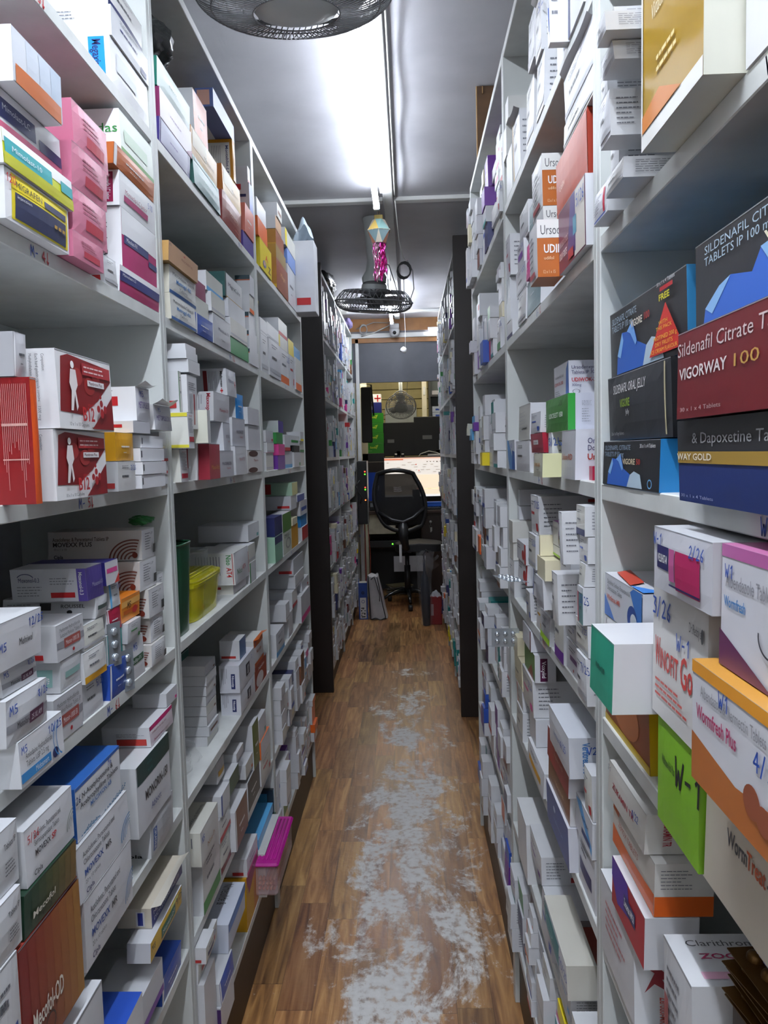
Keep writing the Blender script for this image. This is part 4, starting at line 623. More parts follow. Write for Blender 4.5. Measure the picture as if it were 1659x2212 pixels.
('L',3,'A',2,1,-0.4615,0.1,2.8531,3.1214,2.112,2.2217,'browngold'),
('L',3,'B',3,1,-0.4648,0.15,2.8793,3.0917,1.776,1.9019,'w:orange'),
('L',2,'F',2,2,-0.4637,0.073,1.7436,1.8498,0.5899,0.6463,'w:red'),
('L',2,'E',2,1,-0.4636,0.054,2.0163,2.2086,0.807,0.8692,'nicosip'),
('L',2,'C',6,1,-0.4621,0.1,2.2163,2.4436,1.452,1.5183,'lipo'),
('L',2,'B',3,3,-0.4677,0.065,1.8528,2.0165,1.8983,1.9435,'w:sky blue'),
('L',2,'C',6,2,-0.4662,0.05,2.2596,2.4428,1.5195,1.5933,'maxxdsr'),
('L',1,'C',4,1,-0.4354,0.06,1.2499,1.3722,1.452,1.4738,'metoder'),
('L',1,'C',4,3,-0.4374,0.06,1.2554,1.3779,1.4968,1.5183,'metoder'),
('L',2,'E',3,2,-0.4656,0.1,2.2202,2.3586,0.8781,0.9582,'orangebox'),
('R',2,'E',3,5,0.2564,0.05,1.6523,1.7685,1.0618,1.1068,'valsabrook'),
('L',2,'B',3,2,-0.4604,0.065,1.8637,2.0011,1.8505,1.8971,'w:grey'),
('L',1,'C',4,2,-0.434,0.06,1.2534,1.3751,1.475,1.4956,'metoder'),
('L',2,'B',2,2,-0.4672,0.065,1.7349,1.8599,1.8228,1.8629,'greenwave'),
('L',2,'C',5,3,-0.4722,0.12,2.1322,2.2337,1.606,1.676,'c:azure'),
('R',2,'D',6,2,0.2604,0.1,1.7181,1.8579,1.1952,1.2402,'redring'),
('R',2,'D',6,3,0.2582,0.1,1.7209,1.8599,1.2414,1.2864,'redring'),
('R',2,'D',4,5,0.2388,0.05,1.4166,1.4278,1.3041,1.3419,'c:cream'),
('L',2,'B',4,3,-0.4635,0.065,2.0564,2.2666,1.8709,1.9196,'maxrelief'),
('L',2,'B',4,2,-0.4605,0.065,2.0596,2.2715,1.8206,1.8697,'w:grey'),
('L',2,'E',3,1,-0.465,0.1,2.2161,2.3992,0.807,0.8769,'redswirl'),
('L',1,'C',4,4,-0.4464,0.06,1.2869,1.4023,1.5195,1.5403,'metoder'),
('L',2,'F',5,1,-0.4617,0.099,2.2335,2.3925,0.512,0.5881,'w:red'),
('L',2,'E',1,1,-0.5976,0.12,1.9308,2.0064,0.807,0.867,'c:crimson'),
('L',2,'B',2,3,-0.4678,0.065,1.7364,1.8403,1.8641,1.9027,'plum'),
('L',2,'G',5,1,-0.4606,0.1,2.422,2.445,0.212,0.332,'c:dark green'),
('L',2,'F',2,3,-0.4612,0.065,1.7595,1.8457,0.6475,0.6975,'w:blue'),
('R',2,'B',5,3,0.2597,0.05,1.9404,1.9987,1.8684,1.9234,'urivron'),
('R',2,'C',1,1,0.2712,0.1,1.147,1.1682,1.452,1.4728,'c:crimson'),
('L',2,'B',4,1,-0.4623,0.065,2.0615,2.2902,1.776,1.8194,'greenswirl'),
('R',2,'E',4,2,0.2587,0.1,1.8027,1.889,0.8782,0.9282,'w:orange'),
('L',2,'A',4,3,-0.4617,0.1,2.394,2.4436,2.2433,2.3283,'bluered'),
('R',2,'A',7,3,0.2561,0.05,1.9017,1.954,2.2844,2.3344,'telmero'),
('L',2,'F',1,3,-0.4749,0.14,1.7832,1.8542,0.7176,0.7676,'orangestripe'),
('L',1,'C',3,3,-0.4418,0.06,1.2402,1.3221,1.5436,1.5626,'metopole'),
('R',2,'B',5,2,0.2584,0.05,1.9185,1.9982,1.8172,1.8672,'urivron'),
('L',3,'B',4,1,-0.4647,0.15,3.1014,3.2399,1.776,1.9035,'w:red'),
('L',3,'D',1,1,-0.4621,0.04,2.6176,2.7736,1.132,1.2208,'greencard'),
('L',3,'B',5,1,-0.4603,0.15,3.2492,3.4182,1.776,1.9101,'w:orange'),
('L',1,'C',5,4,-0.4628,0.065,1.4328,1.4713,1.5207,1.5504,'w:grey'),
('R',2,'D',7,3,0.257,0.05,1.9268,1.9979,1.269,1.3213,'heartbox'),
('L',2,'G',1,3,-0.4422,0.1,1.515,1.5805,0.4508,0.486,'w:navy'),
('L',2,'F',5,3,-0.4636,0.089,2.2394,2.3495,0.6434,0.712,'w:teal'),
('L',3,'E',3,1,-0.4535,0.05,3.1348,3.4085,0.807,0.918,'w:pink'),
('L',3,'E',1,1,-0.465,0.12,2.5899,2.7597,0.807,0.8894,'w:sky blue'),
('L',1,'E',4,4,-0.4637,0.065,1.4062,1.4725,1.0332,1.0594,'w:pink'),
('L',2,'F',3,3,-0.462,0.065,1.8499,1.953,0.6566,0.7016,'c:dark green'),
('L',2,'G',3,2,-0.4609,0.1,1.9981,2.1423,0.3632,0.4132,'w:pink'),
('R',2,'E',4,4,0.2547,0.12,1.8493,1.9196,1.0006,1.0456,'c:cream'),
('L',2,'E',2,3,-0.4707,0.055,2.0575,2.1373,0.946,0.9999,'syntho'),
('L',2,'C',6,3,-0.4626,0.05,2.2478,2.4154,1.5945,1.6444,'maxxdsr'),
('L',2,'D',4,1,-0.4655,0.1,2.2051,2.2969,1.132,1.1908,'w:green'),
('R',2,'B',5,1,0.2589,0.1,1.896,1.9973,1.776,1.816,'w:navy'),
('L',2,'C',1,4,-0.4407,0.05,1.5716,1.6587,1.6746,1.7006,'mayo'),
('L',3,'A',1,2,-0.4611,0.08,2.5146,2.6793,2.2074,2.2669,'c:orange'),
('R',2,'D',7,2,0.2588,0.05,1.9319,1.9975,1.2228,1.2678,'heartbox'),
('L',2,'B',5,2,-0.4648,0.045,2.3214,2.4437,1.8215,1.8751,'runner'),
('L',2,'B',5,3,-0.4673,0.045,2.341,2.4421,1.8763,1.9332,'runner'),
('L',3,'A',1,3,-0.4623,0.08,2.5117,2.6727,2.2681,2.3247,'foodbag'),
('L',1,'C',5,3,-0.46,0.1,1.4324,1.4714,1.4954,1.5195,'w:red'),
('L',2,'A',4,1,-0.4646,0.065,2.2884,2.4424,2.112,2.1584,'c:violet'),
('R',2,'D',4,2,0.26,0.08,1.4348,1.5237,1.1868,1.2093,'w:brown'),
('L',2,'D',3,3,-0.4808,0.15,2.2756,2.4424,1.2467,1.2957,'w:teal'),
('L',1,'C',5,2,-0.4605,0.1,1.4339,1.4703,1.4702,1.4942,'w:red'),
('L',2,'D',4,2,-0.4673,0.1,2.1978,2.3022,1.192,1.2428,'w:grey'),
('L',2,'F',5,2,-0.4609,0.069,2.2441,2.3872,0.5893,0.6422,'navyorange'),
('R',2,'D',3,3,0.2618,0.1,1.3282,1.4122,1.3084,1.3264,'w:lime'),
('L',3,'D',3,1,-0.4649,0.06,3.0173,3.191,1.132,1.2212,'c:amber'),
('L',3,'E',2,1,-0.4671,0.12,2.8774,2.9821,0.807,0.8982,'w:grey'),
('L',3,'D',1,2,-0.4636,0.05,2.6322,2.7905,1.222,1.2871,'c:navy'),
('L',2,'B',5,5,-0.4625,0.045,2.3547,2.4172,1.988,2.0443,'runner'),
('L',2,'G',5,2,-0.4654,0.1,2.4296,2.445,0.3332,0.4132,'cyanframe'),
('L',3,'A',3,3,-0.4608,0.1,3.0884,3.3992,2.3276,2.394,'w:yellow'),
('L',3,'C',1,1,-0.4652,0.1,2.5285,2.6653,1.452,1.5108,'w:grey'),
('L',3,'B',2,2,-0.4664,0.066,2.6411,2.878,1.9043,1.9553,'w:grey'),
('L',2,'B',5,4,-0.4647,0.1,2.3471,2.4143,1.9344,1.9868,'w:orange'),
('L',2,'B',5,1,-0.462,0.045,2.3111,2.4439,1.776,1.8203,'runner'),
('R',2,'D',7,5,0.2809,0.2,1.9595,1.9981,1.3587,1.3986,'rxside'),
('L',2,'F',3,2,-0.4647,0.065,2.0462,2.1429,0.6148,0.6554,'w:orange'),
('L',3,'B',3,3,-0.4675,0.078,2.8902,3.0949,1.9516,2.0114,'w:red'),
('L',3,'B',1,2,-0.4662,0.065,2.5189,2.6383,1.8993,1.9493,'w:grey'),
('L',2,'A',4,4,-0.467,0.1,2.4054,2.443,2.3295,2.3812,'w:red'),
('L',3,'C',3,1,-0.4666,0.06,2.9233,3.1079,1.452,1.5169,'w:sky blue'),
('L',1,'D',7,1,-0.4847,0.12,1.4338,1.4725,1.132,1.1515,'w:red'),
('L',3,'E',2,4,-0.4662,0.14,3.0402,3.3241,1.0207,1.0847,'rxside'),
('L',3,'A',2,3,-0.4671,0.1,2.8983,3.0844,2.2766,2.334,'browngold'),
('L',3,'A',2,2,-0.4645,0.1,2.8759,3.105,2.2229,2.2754,'olivegold'),
('R',2,'D',7,4,0.2788,0.2,1.9599,1.9962,1.3225,1.3575,'rxside'),
('L',1,'C',5,1,-0.4618,0.1,1.4311,1.4704,1.452,1.469,'w:navy'),
('L',3,'A',3,2,-0.4619,0.1,3.1334,3.3575,2.2668,2.3264,'c:cornflower'),
('L',3,'C',3,2,-0.4628,0.06,2.9102,3.048,1.5181,1.5795,'w:red'),
('L',2,'D',3,1,-0.4761,0.11,2.0363,2.2015,1.132,1.1588,'redbox'),
('L',3,'E',1,2,-0.4604,0.12,2.785,2.8738,0.8906,0.955,'w:grey'),
('L',2,'E',1,8,-0.4955,0.07,1.7939,1.8911,0.9799,1.0034,'w:brown'),
('L',2,'G',4,2,-0.4661,0.1,2.1799,2.4263,0.3432,0.3732,'c:sky blue'),
('L',2,'E',1,7,-0.4936,0.07,1.7953,1.8899,0.9552,0.9787,'w:grey'),
('L',2,'E',1,6,-0.4953,0.07,1.7956,1.8895,0.9305,0.954,'w:brown'),
('L',2,'E',1,5,-0.497,0.07,1.7962,1.8909,0.9058,0.9293,'w:grey'),
('L',2,'E',1,4,-0.4966,0.07,1.7961,1.8893,0.8811,0.9046,'w:brown'),
('L',2,'E',1,3,-0.4965,0.07,1.7953,1.8894,0.8564,0.8799,'w:grey'),
('L',2,'C',1,5,-0.4422,0.05,1.5656,1.6492,1.7018,1.7178,'mayo'),
('L',2,'E',1,1,-0.4971,0.07,1.7949,1.8902,0.807,0.8305,'w:grey'),
('L',2,'E',1,2,-0.4923,0.07,1.7954,1.8896,0.8317,0.8552,'w:brown'),
('L',3,'E',2,2,-0.4661,0.12,2.9797,3.1115,0.8994,0.9649,'w:red'),
('L',3,'C',2,1,-0.463,0.06,2.7447,2.9059,1.452,1.5008,'c:purple'),
('L',3,'B',3,2,-0.4671,0.065,2.8807,3.0933,1.9031,1.9504,'w:yellow'),
('L',3,'C',4,1,-0.4602,0.06,3.1237,3.3143,1.452,1.5128,'w:green'),
('L',3,'B',4,2,-0.4648,0.079,3.099,3.2432,1.9047,1.9658,'c:yellow'),
('L',3,'D',4,3,-0.461,0.06,3.2519,3.4817,1.2421,1.3055,'w:blue'),
('L',3,'E',2,3,-0.4628,0.14,3.0541,3.3083,0.9661,1.0195,'w:grey'),
('L',3,'C',1,3,-0.4643,0.1,2.5321,2.6701,1.5467,1.5855,'w:red'),
('L',3,'A',2,5,-0.4624,0.1,2.9217,3.027,2.3848,2.4368,'w:brown'),
('L',3,'A',2,4,-0.4664,0.1,2.8972,3.0296,2.3352,2.3836,'c:tan'),
('L',2,'C',1,6,-0.4464,0.05,1.5768,1.6541,1.719,1.733,'mayo'),
('L',3,'D',2,2,-0.4642,0.13,3.0233,3.1723,1.2855,1.3397,'rxside'),
('L',2,'F',2,4,-0.4672,0.065,1.9553,2.0411,0.6987,0.7227,'w:grey'),
('L',3,'D',4,1,-0.4619,0.06,3.2917,3.4827,1.132,1.1895,'c:red'),
('L',3,'D',2,3,-0.4622,0.13,3.0509,3.2002,1.3409,1.3913,'mintbox'),
('L',3,'C',2,2,-0.4625,0.06,2.7675,2.9041,1.502,1.5426,'c:pink'),
('L',3,'C',1,2,-0.4622,0.1,2.536,2.6664,1.512,1.5455,'w:grey'),
('L',3,'C',5,1,-0.4673,0.06,3.3349,3.4805,1.452,1.5128,'w:blue'),
('L',3,'C',2,3,-0.468,0.06,2.7615,2.8989,1.5438,1.5835,'c:green'),
('L',3,'C',1,4,-0.476,0.1,2.8559,2.9694,1.5867,1.6301,'c:violet'),
('L',3,'C',4,3,-0.4656,0.06,3.052,3.332,1.541,1.5802,'w:green'),
('L',3,'D',4,2,-0.4661,0.06,3.2874,3.481,1.1907,1.2409,'c:azure'),
('L',3,'B',5,2,-0.4642,0.065,3.2454,3.4288,1.9113,1.9553,'c:sky blue'),
('L',3,'E',3,2,-0.4632,0.08,3.236,3.4627,0.9192,0.9617,'w:red'),
('L',3,'C',5,2,-0.4671,0.06,3.3469,3.482,1.514,1.561,'w:green'),
('L',3,'C',5,3,-0.4626,0.06,3.3411,3.4456,1.5622,1.6017,'w:yellow'),
('L',2,'F',1,4,-0.474,0.14,1.8502,1.9243,0.7688,0.781,'tealstripe'),
('L',3,'D',4,4,-0.4608,0.06,3.1766,3.3928,1.3067,1.3343,'c:blue'),
('L',3,'D',3,2,-0.4623,0.06,3.0312,3.1658,1.2224,1.2502,'c:cream'),
('L',3,'C',4,2,-0.4607,0.06,3.1314,3.2894,1.514,1.5398,'c:black')]

# ---------------------------------------------------------------- racks
BT=.022; LOW=dict(t=2.47,A=2.09,B=1.754,C=1.43,D=1.11,E=.785,F=.49,G=.19); ORD='tABCDEFG'
FAR=dict(t=2.62,A=2.22,B=1.84,C=1.46,D=1.10,E=.75,F=.42,G=.10)
BAY={('L',1):(.52,1.476),('L',2):(1.512,2.448),('L',3):(2.484,3.486),('R',1):(.1,1.044),('R',2):(1.08,2.002),('R',3):(2.038,3.0),
 ('L',4):(4.80,5.77),('L',5):(5.81,6.67),('L',6):(6.71,7.50),('R',4):(4.315,5.07),('R',5):(5.11,5.89),('R',6):(5.93,6.68)}
def plane(s,b): return (-.464 if s=='L' else .258) if b<4 else (-.5135 if s=='L' else .281)
LV=lambda b: LOW if b<4 else FAR
lam=mat('C3C7C5',.38,noise=.05,nscale=3,name='white laminate'); lamedge=mat('CFD2D0',.4,noise=.10,nscale=14,name='worn laminate edge'); dark=mat('19110F',.4,noise=.04,name='dark brown laminate'); plinth=mat('2A1E18',.45,name='brown plinth')
backm=mat('A9ACB0',.5,noise=.05,nscale=3,name='grey back board'); raw=mat('A88458',.7,noise=.2,name='raw chipboard')
DEP=.30
def strokes_on(mb,txt,x,sgn,y,z,h,colr,x_ext=0):
    """handwriting on a shelf edge that faces the aisle"""
    def surf(f,u,v,off): return (x+sgn*(off+.0006), y+(u*1.0 if sgn>0 else -u*1.0), z+v*1.0)
    decorate(mb,surf,[('h','F',0,0,h,txt,colr)],{'F':(1,1)})
RL={('L',1):'near left',('L',2):'second left',('L',3):'third left',('L',4):'fourth left',('L',5):'fifth left',('L',6):'last left',('R',1):'near right',('R',2):'second right',('R',3):'third right',('R',4):'fourth right',('R',5):'fifth right',('R',6):'last right'}
RD={1:'white laminate shelving bay nearest the viewer on the %s',2:'white laminate shelving bay second along the %s wall',3:'white laminate shelving bay third along the %s wall, before the gap',
 4:'shelving bay with a dark brown end panel on the %s',5:'white shelving bay just behind the dark-ended one on the %s',6:'last white shelving bay before the desk on the %s'}
SIDE={'L':'left','R':'right'}
WR={('L',1,'A'):'M-3|',('L',1,'B'):'M-4|',('L',1,'C'):'M-5|',('L',1,'D'):'M-6|',('L',1,'E'):'M-7|',('L',2,'A'):'M-9',('L',2,'B'):'M-10|',('L',2,'C'):'N-1|',('R',2,'B'):'V-1|',('R',2,'C'):'V-1|',('R',2,'D'):'V-11|',('R',1,'B'):'V',('R',1,'C'):'W-1',('R',1,'D'):'W2-2',('L',3,'B'):'N-5',('L',3,'C'):'N-2|',('L',3,'D'):'N-3',('R',3,'C'):'U-1'}
WY={('L',1,'A'):1.00,('L',1,'B'):.97,('L',1,'C'):1.07,('L',1,'D'):1.13,('L',1,'E'):1.13,('L',2,'A'):2.22,('L',2,'B'):2.05,('L',2,'C'):2.0}
def rack(s,b):
    X=plane(s,b); sg=1 if s=='L' else -1; lo,hi=BAY[(s,b)]; L=LV(b)
    def xr(d0,d1): a,c=X-sg*d0,X-sg*d1; return min(a,c),max(a,c)
    t=thing('shelving_rack',RD[b]%SIDE[s],'shelving',(X-sg*DEP/2,(lo+hi)/2,0))
    P=Vector(t.location)
    def part(name,fn,mname=None):
        mb=MB(); fn(mb); o=mb.build(name,t); o.location=-P; return o
    top=L['t']+BT; 
    for i,(a,c) in enumerate(((lo-.018,lo),(hi,hi+.018))):
        m=dark if b==4 and i==0 else lam
        def f(mb,a=a,c=c,m=m,i=i):
            if b==4 and i==0:
                x0,x1=xr(-.012,DEP); mb.box(x0,x1,a-.02,c,0,top+.02,m,.002)
            else:
                x0,x1=xr(0,DEP); mb.box(x0,x1,a,c,0,top,m,.0015)
        part('side_panel',f)
    for k in ORD:
        def f(mb,k=k):
            x0,x1=xr(0.0005,DEP-.006); z=L[k]
            mb.box(x0,x1,lo+.0002,hi-.0002,z,z+BT,lamedge,.0012)
            w=WR.get((s,b,k))
            if w:
                y=WY.get((s,b,k),(lo+hi)/2); hh=.0155
                n=len(w)-1 if w.endswith('|') else len(w)
                xx=X-sg*.0004
                strokes_on(mb,w[:max(1,w.find('-')+1)],xx,sg,y,z+.003,hh,'blue')
                off=len(w[:w.find('-')+1])*.0155
                strokes_on(mb,w[w.find('-')+1:],xx,sg,y+sg*off,z+.003,hh,'red' if '-' in w else 'blue')
        part('shelf_board',f)
    part('back_panel',lambda mb:mb.box(*xr(DEP-.006,DEP),lo,hi,0,top,backm))
    part('plinth_board',lambda mb:mb.box(*xr(.012,.028),lo+.0004,hi-.0004,0,L['G']-.0006,plinth))
    # narrow batten under each back edge
    def f(mb):
        for k in 'ABCDE': mb.box(*xr(DEP-.026,DEP-.0065),lo+.001,hi-.001,L[k]-.04,L[k]-.0005,lam,.001)
    part('batten',f)
for key in BAY: rack(*key)
# ---------------------------------------------------------------- cartons
COLS=['red','blue','green','orange','purple','yellow','pink','navy','teal','maroon','sky blue','brown']
DETAIL=(('L',1),('L',2),('L',3),('R',1),('R',2),('R',3))
def generic(st,rr,det):
    """operations for a plain carton: accent band, small printed lines"""
    if st.startswith('c:'):
        c=st[2:]; ops=[]
        if det:
            lc='white' if c not in('white','cream','silver','yellow','grey') else 'dark grey'
            ops+=[('l','F',.25,.42,.75,.58,1,lc),('l','F',.35,.25,.6,.33,1,lc)]
            if rr.random()<.5: ops+=[('r','F',0,0,.06,1,'white')]
        side=c if rr.random()<.5 or c in('white','cream','silver','grey') else 'C4C6CA'
        return c,side,ops,c+' carton'
    a=st[2:]; ops=[]; q=rr.random(); base=rr.choice(['D3D5D9','CDCFD4','D6D6D6','C6C8CE','CFCFC8'])
    if a in('black','grey'):
        ops+=[('l','F',.2,.4,.8,.6,1,'dark grey')]
        if a=='grey': ops+=[('r','F',.0,.1,1,.2,'B4B6BC')]
    elif q<.3: ops+=[('r','F',0,0,1,.22,a),('l','F',.2,.45,.7,.62,1)]
    elif q<.55: ops+=[('l','F',.2,.45,.75,.65,1,a),('r','F',.75,.1,.92,.3,a)]
    elif q<.75: ops+=[('r','F',.15,.3,.85,.55,a),('l','F',.25,.68,.7,.82,1)]
    else: ops+=[('r','F',0,0,.14,1,a),('l','F',.3,.4,.85,.58,1)]
    if det:
        ops+=[('l','F',.2,.74,.7,.88,2),('l','S',.1,.2,.5,.85,6)]
        if rr.random()<.5: ops+=[('r','S',.6,.1,.9,.28,'A83030')]
        if rr.random()<.35: ops+=[('h','F',.68,.7,.2,rr.choice(['5/26','7/25','3/26','12/25']),'blue')]
    desc={'grey':'white carton with a pale grey band','black':'white carton with plain black lettering'}.get(a,'white carton with %s print'%a)
    return base,'C9CBCF',ops,desc
def carton_mesh(mb,s,D,L,H,front,side,ops,rr,det,org=(0,0,0)):
    sg=1 if s=='L' else -1
    jit=[[rr.uniform(-.0012,.0012) for _ in range(2)] for _ in range(4)] if det else [[0,0]]*4
    bl=rr.uniform(.0005,.0035)*(1 if rr.random()<.8 else 1.8) if det else 0
    bl=min(bl,.05*H+.0008) if not any(o[0] in 'pe' and o[1]=='F' for o in ops) else 0; sk=rr.uniform(-.003,.003) if det else 0
    ox,oy,oz=org
    def P(x,y,z): return (ox+x+sg*sk*(z/max(H,.01)-.5),oy+y,oz+z)
    def surf(f,u,v,off):
        if f=='F':
            bu=16*u*(1-u)*v*(1-v) if det else 0
            x=sg*(D/2+bl*bu+off); y=(-L/2+u*L) if sg>0 else (L/2-u*L)
            return P(x,y,v*H)
        if f=='S': return P(-D/2+u*D,-L/2-off,v*H)
        return P(-D/2+u*D,-L/2+v*L,H+off)
    fm,sm=card(front),card(side)
    n=6 if det else 1
    if det: mb.grid(lambda a,b:surf('F',a,b,0),n,4,fm,False)
    else: mb.add([surf('F',0,0,0),surf('F',1,0,0),surf('F',1,1,0),surf('F',0,1,0)],[[0,1,2,3]],fm)
    c=[P(x,y,z) for x in(-D/2,D/2) for y in(-L/2,L/2) for z in(0,H)]
    fs=[[0,4,5,1],[2,3,7,6],[1,5,7,3],[0,2,6,4]]+([[0,1,3,2]] if sg>0 else [[4,6,7,5]])
    mb.add(c,fs,sm)
    if det:
        e='8E9096'
        ops=list(ops)
        mb.add([surf('F',.0,.985,.0003),surf('F',1,.985,.0003),surf('F',1,.995,.0003),surf('F',0,.995,.0003)],[[0,1,2,3]],ink(e))
        decorate(mb,surf,ops,{'F':(L,H),'S':(D,H),'T':(D,L)})
    elif ops:
        decorate(mb,surf,[o for o in ops if o[0]=='r'][:2],{'F':(L,H),'S':(D,H),'T':(D,L)})
OR=['','first','second','third','fourth','fifth','sixth','seventh','eighth','ninth','tenth','eleventh','twelfth','thirteenth','fourteenth','fifteenth','sixteenth','seventeenth']
SHN={'A':'top','B':'second','C':'third','D':'fourth','E':'fifth','F':'sixth','G':'bottom'}
def area(q):
    s,b,sh,k,lv,X,dep,y0,y1,z0,z1,st=q
    if s=='L' and y0<.7 and y1<.86: return 0
    A=abs(X)*(1/max(y0,.5)-1/max(y1,.51))*(z1-z0)/y0 + min(dep,.1)*(z1-z0)/y0**2*.7
    zz=abs((z0+z1)/2-1.44)/max(y0,.3)
    if zz>.72: A*=.1
    return A
rnd=random.Random(7)
def gstyle(pw):
    if rnd.random()<pw: return 'w:'+rnd.choice(COLS+['grey']*8+['red']*3+['blue']*3+['black']*3)
    return 'c:'+rnd.choice(COLS+['cream','silver','silver','cream'])
def fill(s,b,sh):
    lo,hi=BAY[(s,b)]; L=LV(b); y=lo+.006; end=hi-.006; far=b>3
    z=L[sh]+BT; up=L[ORD[ORD.index(sh)-1]] if sh!='t' else 2.78
    k=0; fr=(.55,.95) if not(s,b)==('R',3) else (.5,.9)
    if s=='R' and b==3 and sh=='C': fr=(.45,.8)
    w=(.045,.085) if far else (.06,.1)
    while y<end-.03:
        ww=min(rnd.uniform(*w),end-y)
        if end-y-ww<.03: ww=end-y
        top=z+(up-z-.02)*rnd.uniform(*fr); zz=z; k+=1; lv=0
        base=gstyle(.76 if b>1 else 1); hh=rnd.uniform(.03,.07); dd=rnd.uniform(-.02,.018); big=1 if far else 1.15
        while zz+.02<top:
            h=min(hh*rnd.uniform(.92,1.1)*big,top-zz)
            if h<.018: break
            if rnd.random()<.5: base=gstyle(.76 if b>1 else 1); hh=rnd.uniform(.03,.075)
            lv+=1; X=plane(s,b)+(dd+rnd.uniform(-.008,.008))*(1 if s=='L' else -1)
            ALL.append((s,b,sh,k,lv,X,rnd.uniform(.12,.2),y+rnd.uniform(0,.004),y+ww-.003,zz,zz+h,base)); zz+=h+.0012
        y+=ww+.002
ALL=list(BOXES); done={q[:3] for q in BOXES}
SKIP={('L',1,'G'),('L',1,'t'),('R',1,'G'),('R',1,'t'),('R',1,'A'),('L',2,'t'),('L',3,'t'),('R',2,'t'),('R',3,'t')}
for (s,b) in BAY:
    for sh in 'tABCDEFG':
        if (s,b,sh) in done or (s,b,sh) in SKIP: continue
        if sh=='t': continue
        fill(s,b,sh)
ALL.sort(key=area,reverse=True)
FLAP=dict(wormfresh='B0609A',wormplus='D8922A',mefnavy='C9C4B8',zens='C9CBD0',nisoap='C9CBD0',metopole='D4D6DA',orangebox='D86A20',bluered='3A2A50',novocef='C9CBD0')
stuffmb=MB()
for n,q in enumerate(ALL):
    s,b,sh,k,lv,X,dep,y0,y1,z0,z1,st=q; sg=1 if s=='L' else -1
    D,L,H=dep,y1-y0,z1-z0; rr=random.Random(int(y0*9973+z0*7919)+b)
    c=(X-sg*D/2,(y0+y1)/2,z0)
    if n<300:
        if st in STY: front,side,ops,desc=STY[st]
        else: front,side,ops,desc=generic(st,rr,True)
        mb=MB(); carton_mesh(mb,s,D,L,H,front,side,ops,rr,True)
        o=mb.build('medicine_carton',loc=c)
        lvn='lowest' if lv==1 else OR[min(lv,16)]+' up'
        tail='%s in %s stack, %s shelf, %s bay'%(lvn,OR[min(k,16)],SHN[sh],RL[(s,b)])
        room=16-len(tail.split()); dw=desc.split()
        if len(dw)>room:
            dw=dw[:room+1]
            while len(dw)>2 and (len(dw)>room or dw[-1] not in('with','and','on','down','in','for')): dw.pop()
            while dw[-1] in('a','and','with','on','its','the','of','in','to','down'): dw.pop()
        lab='%s, %s'%(' '.join(dw).rstrip(','),tail)
        tag(o,lab,'carton','medicine cartons stacked on the shelves')
        fl=FLAP.get(st) or (front if (st.startswith('w:') and rr.random()<.16) else None)
        if fl:
            up=rr.uniform(.003,.009); out=rr.uniform(.008,.016) if st not in FLAP else .018
            if st=='wormfresh': up=.012
            def ff(u,v): return (sg*(D/2-.002+v*out),-L/2+.002+u*(L-.004),H+.0006+up*v**1.5*(1+.5*math.sin(u*5+rr_ph)))
            rr_ph=rr.uniform(0,6)
            if z1+up*1.6+.002<LV(b)[ORD[ORD.index(sh)-1]] and all(abs(w_[9]-z1)>.004 or w_[7]>y1 or w_[8]<y0 or w_[:3]!=q[:3] for w_ in ALL): MB().grid(ff,8,4,card(fl)).build('flap',o)
    else:
        front,side,ops,desc=STY[st] if st in STY else generic(st,rr,False)
        far=b>3
        carton_mesh(stuffmb,s,D,L,H,front,side,ops,rr,False,org=c)
o=stuffmb.build('medicine_cartons',label='many small medicine cartons packed along the farther shelves of both racks',category='cartons',kind='stuff')
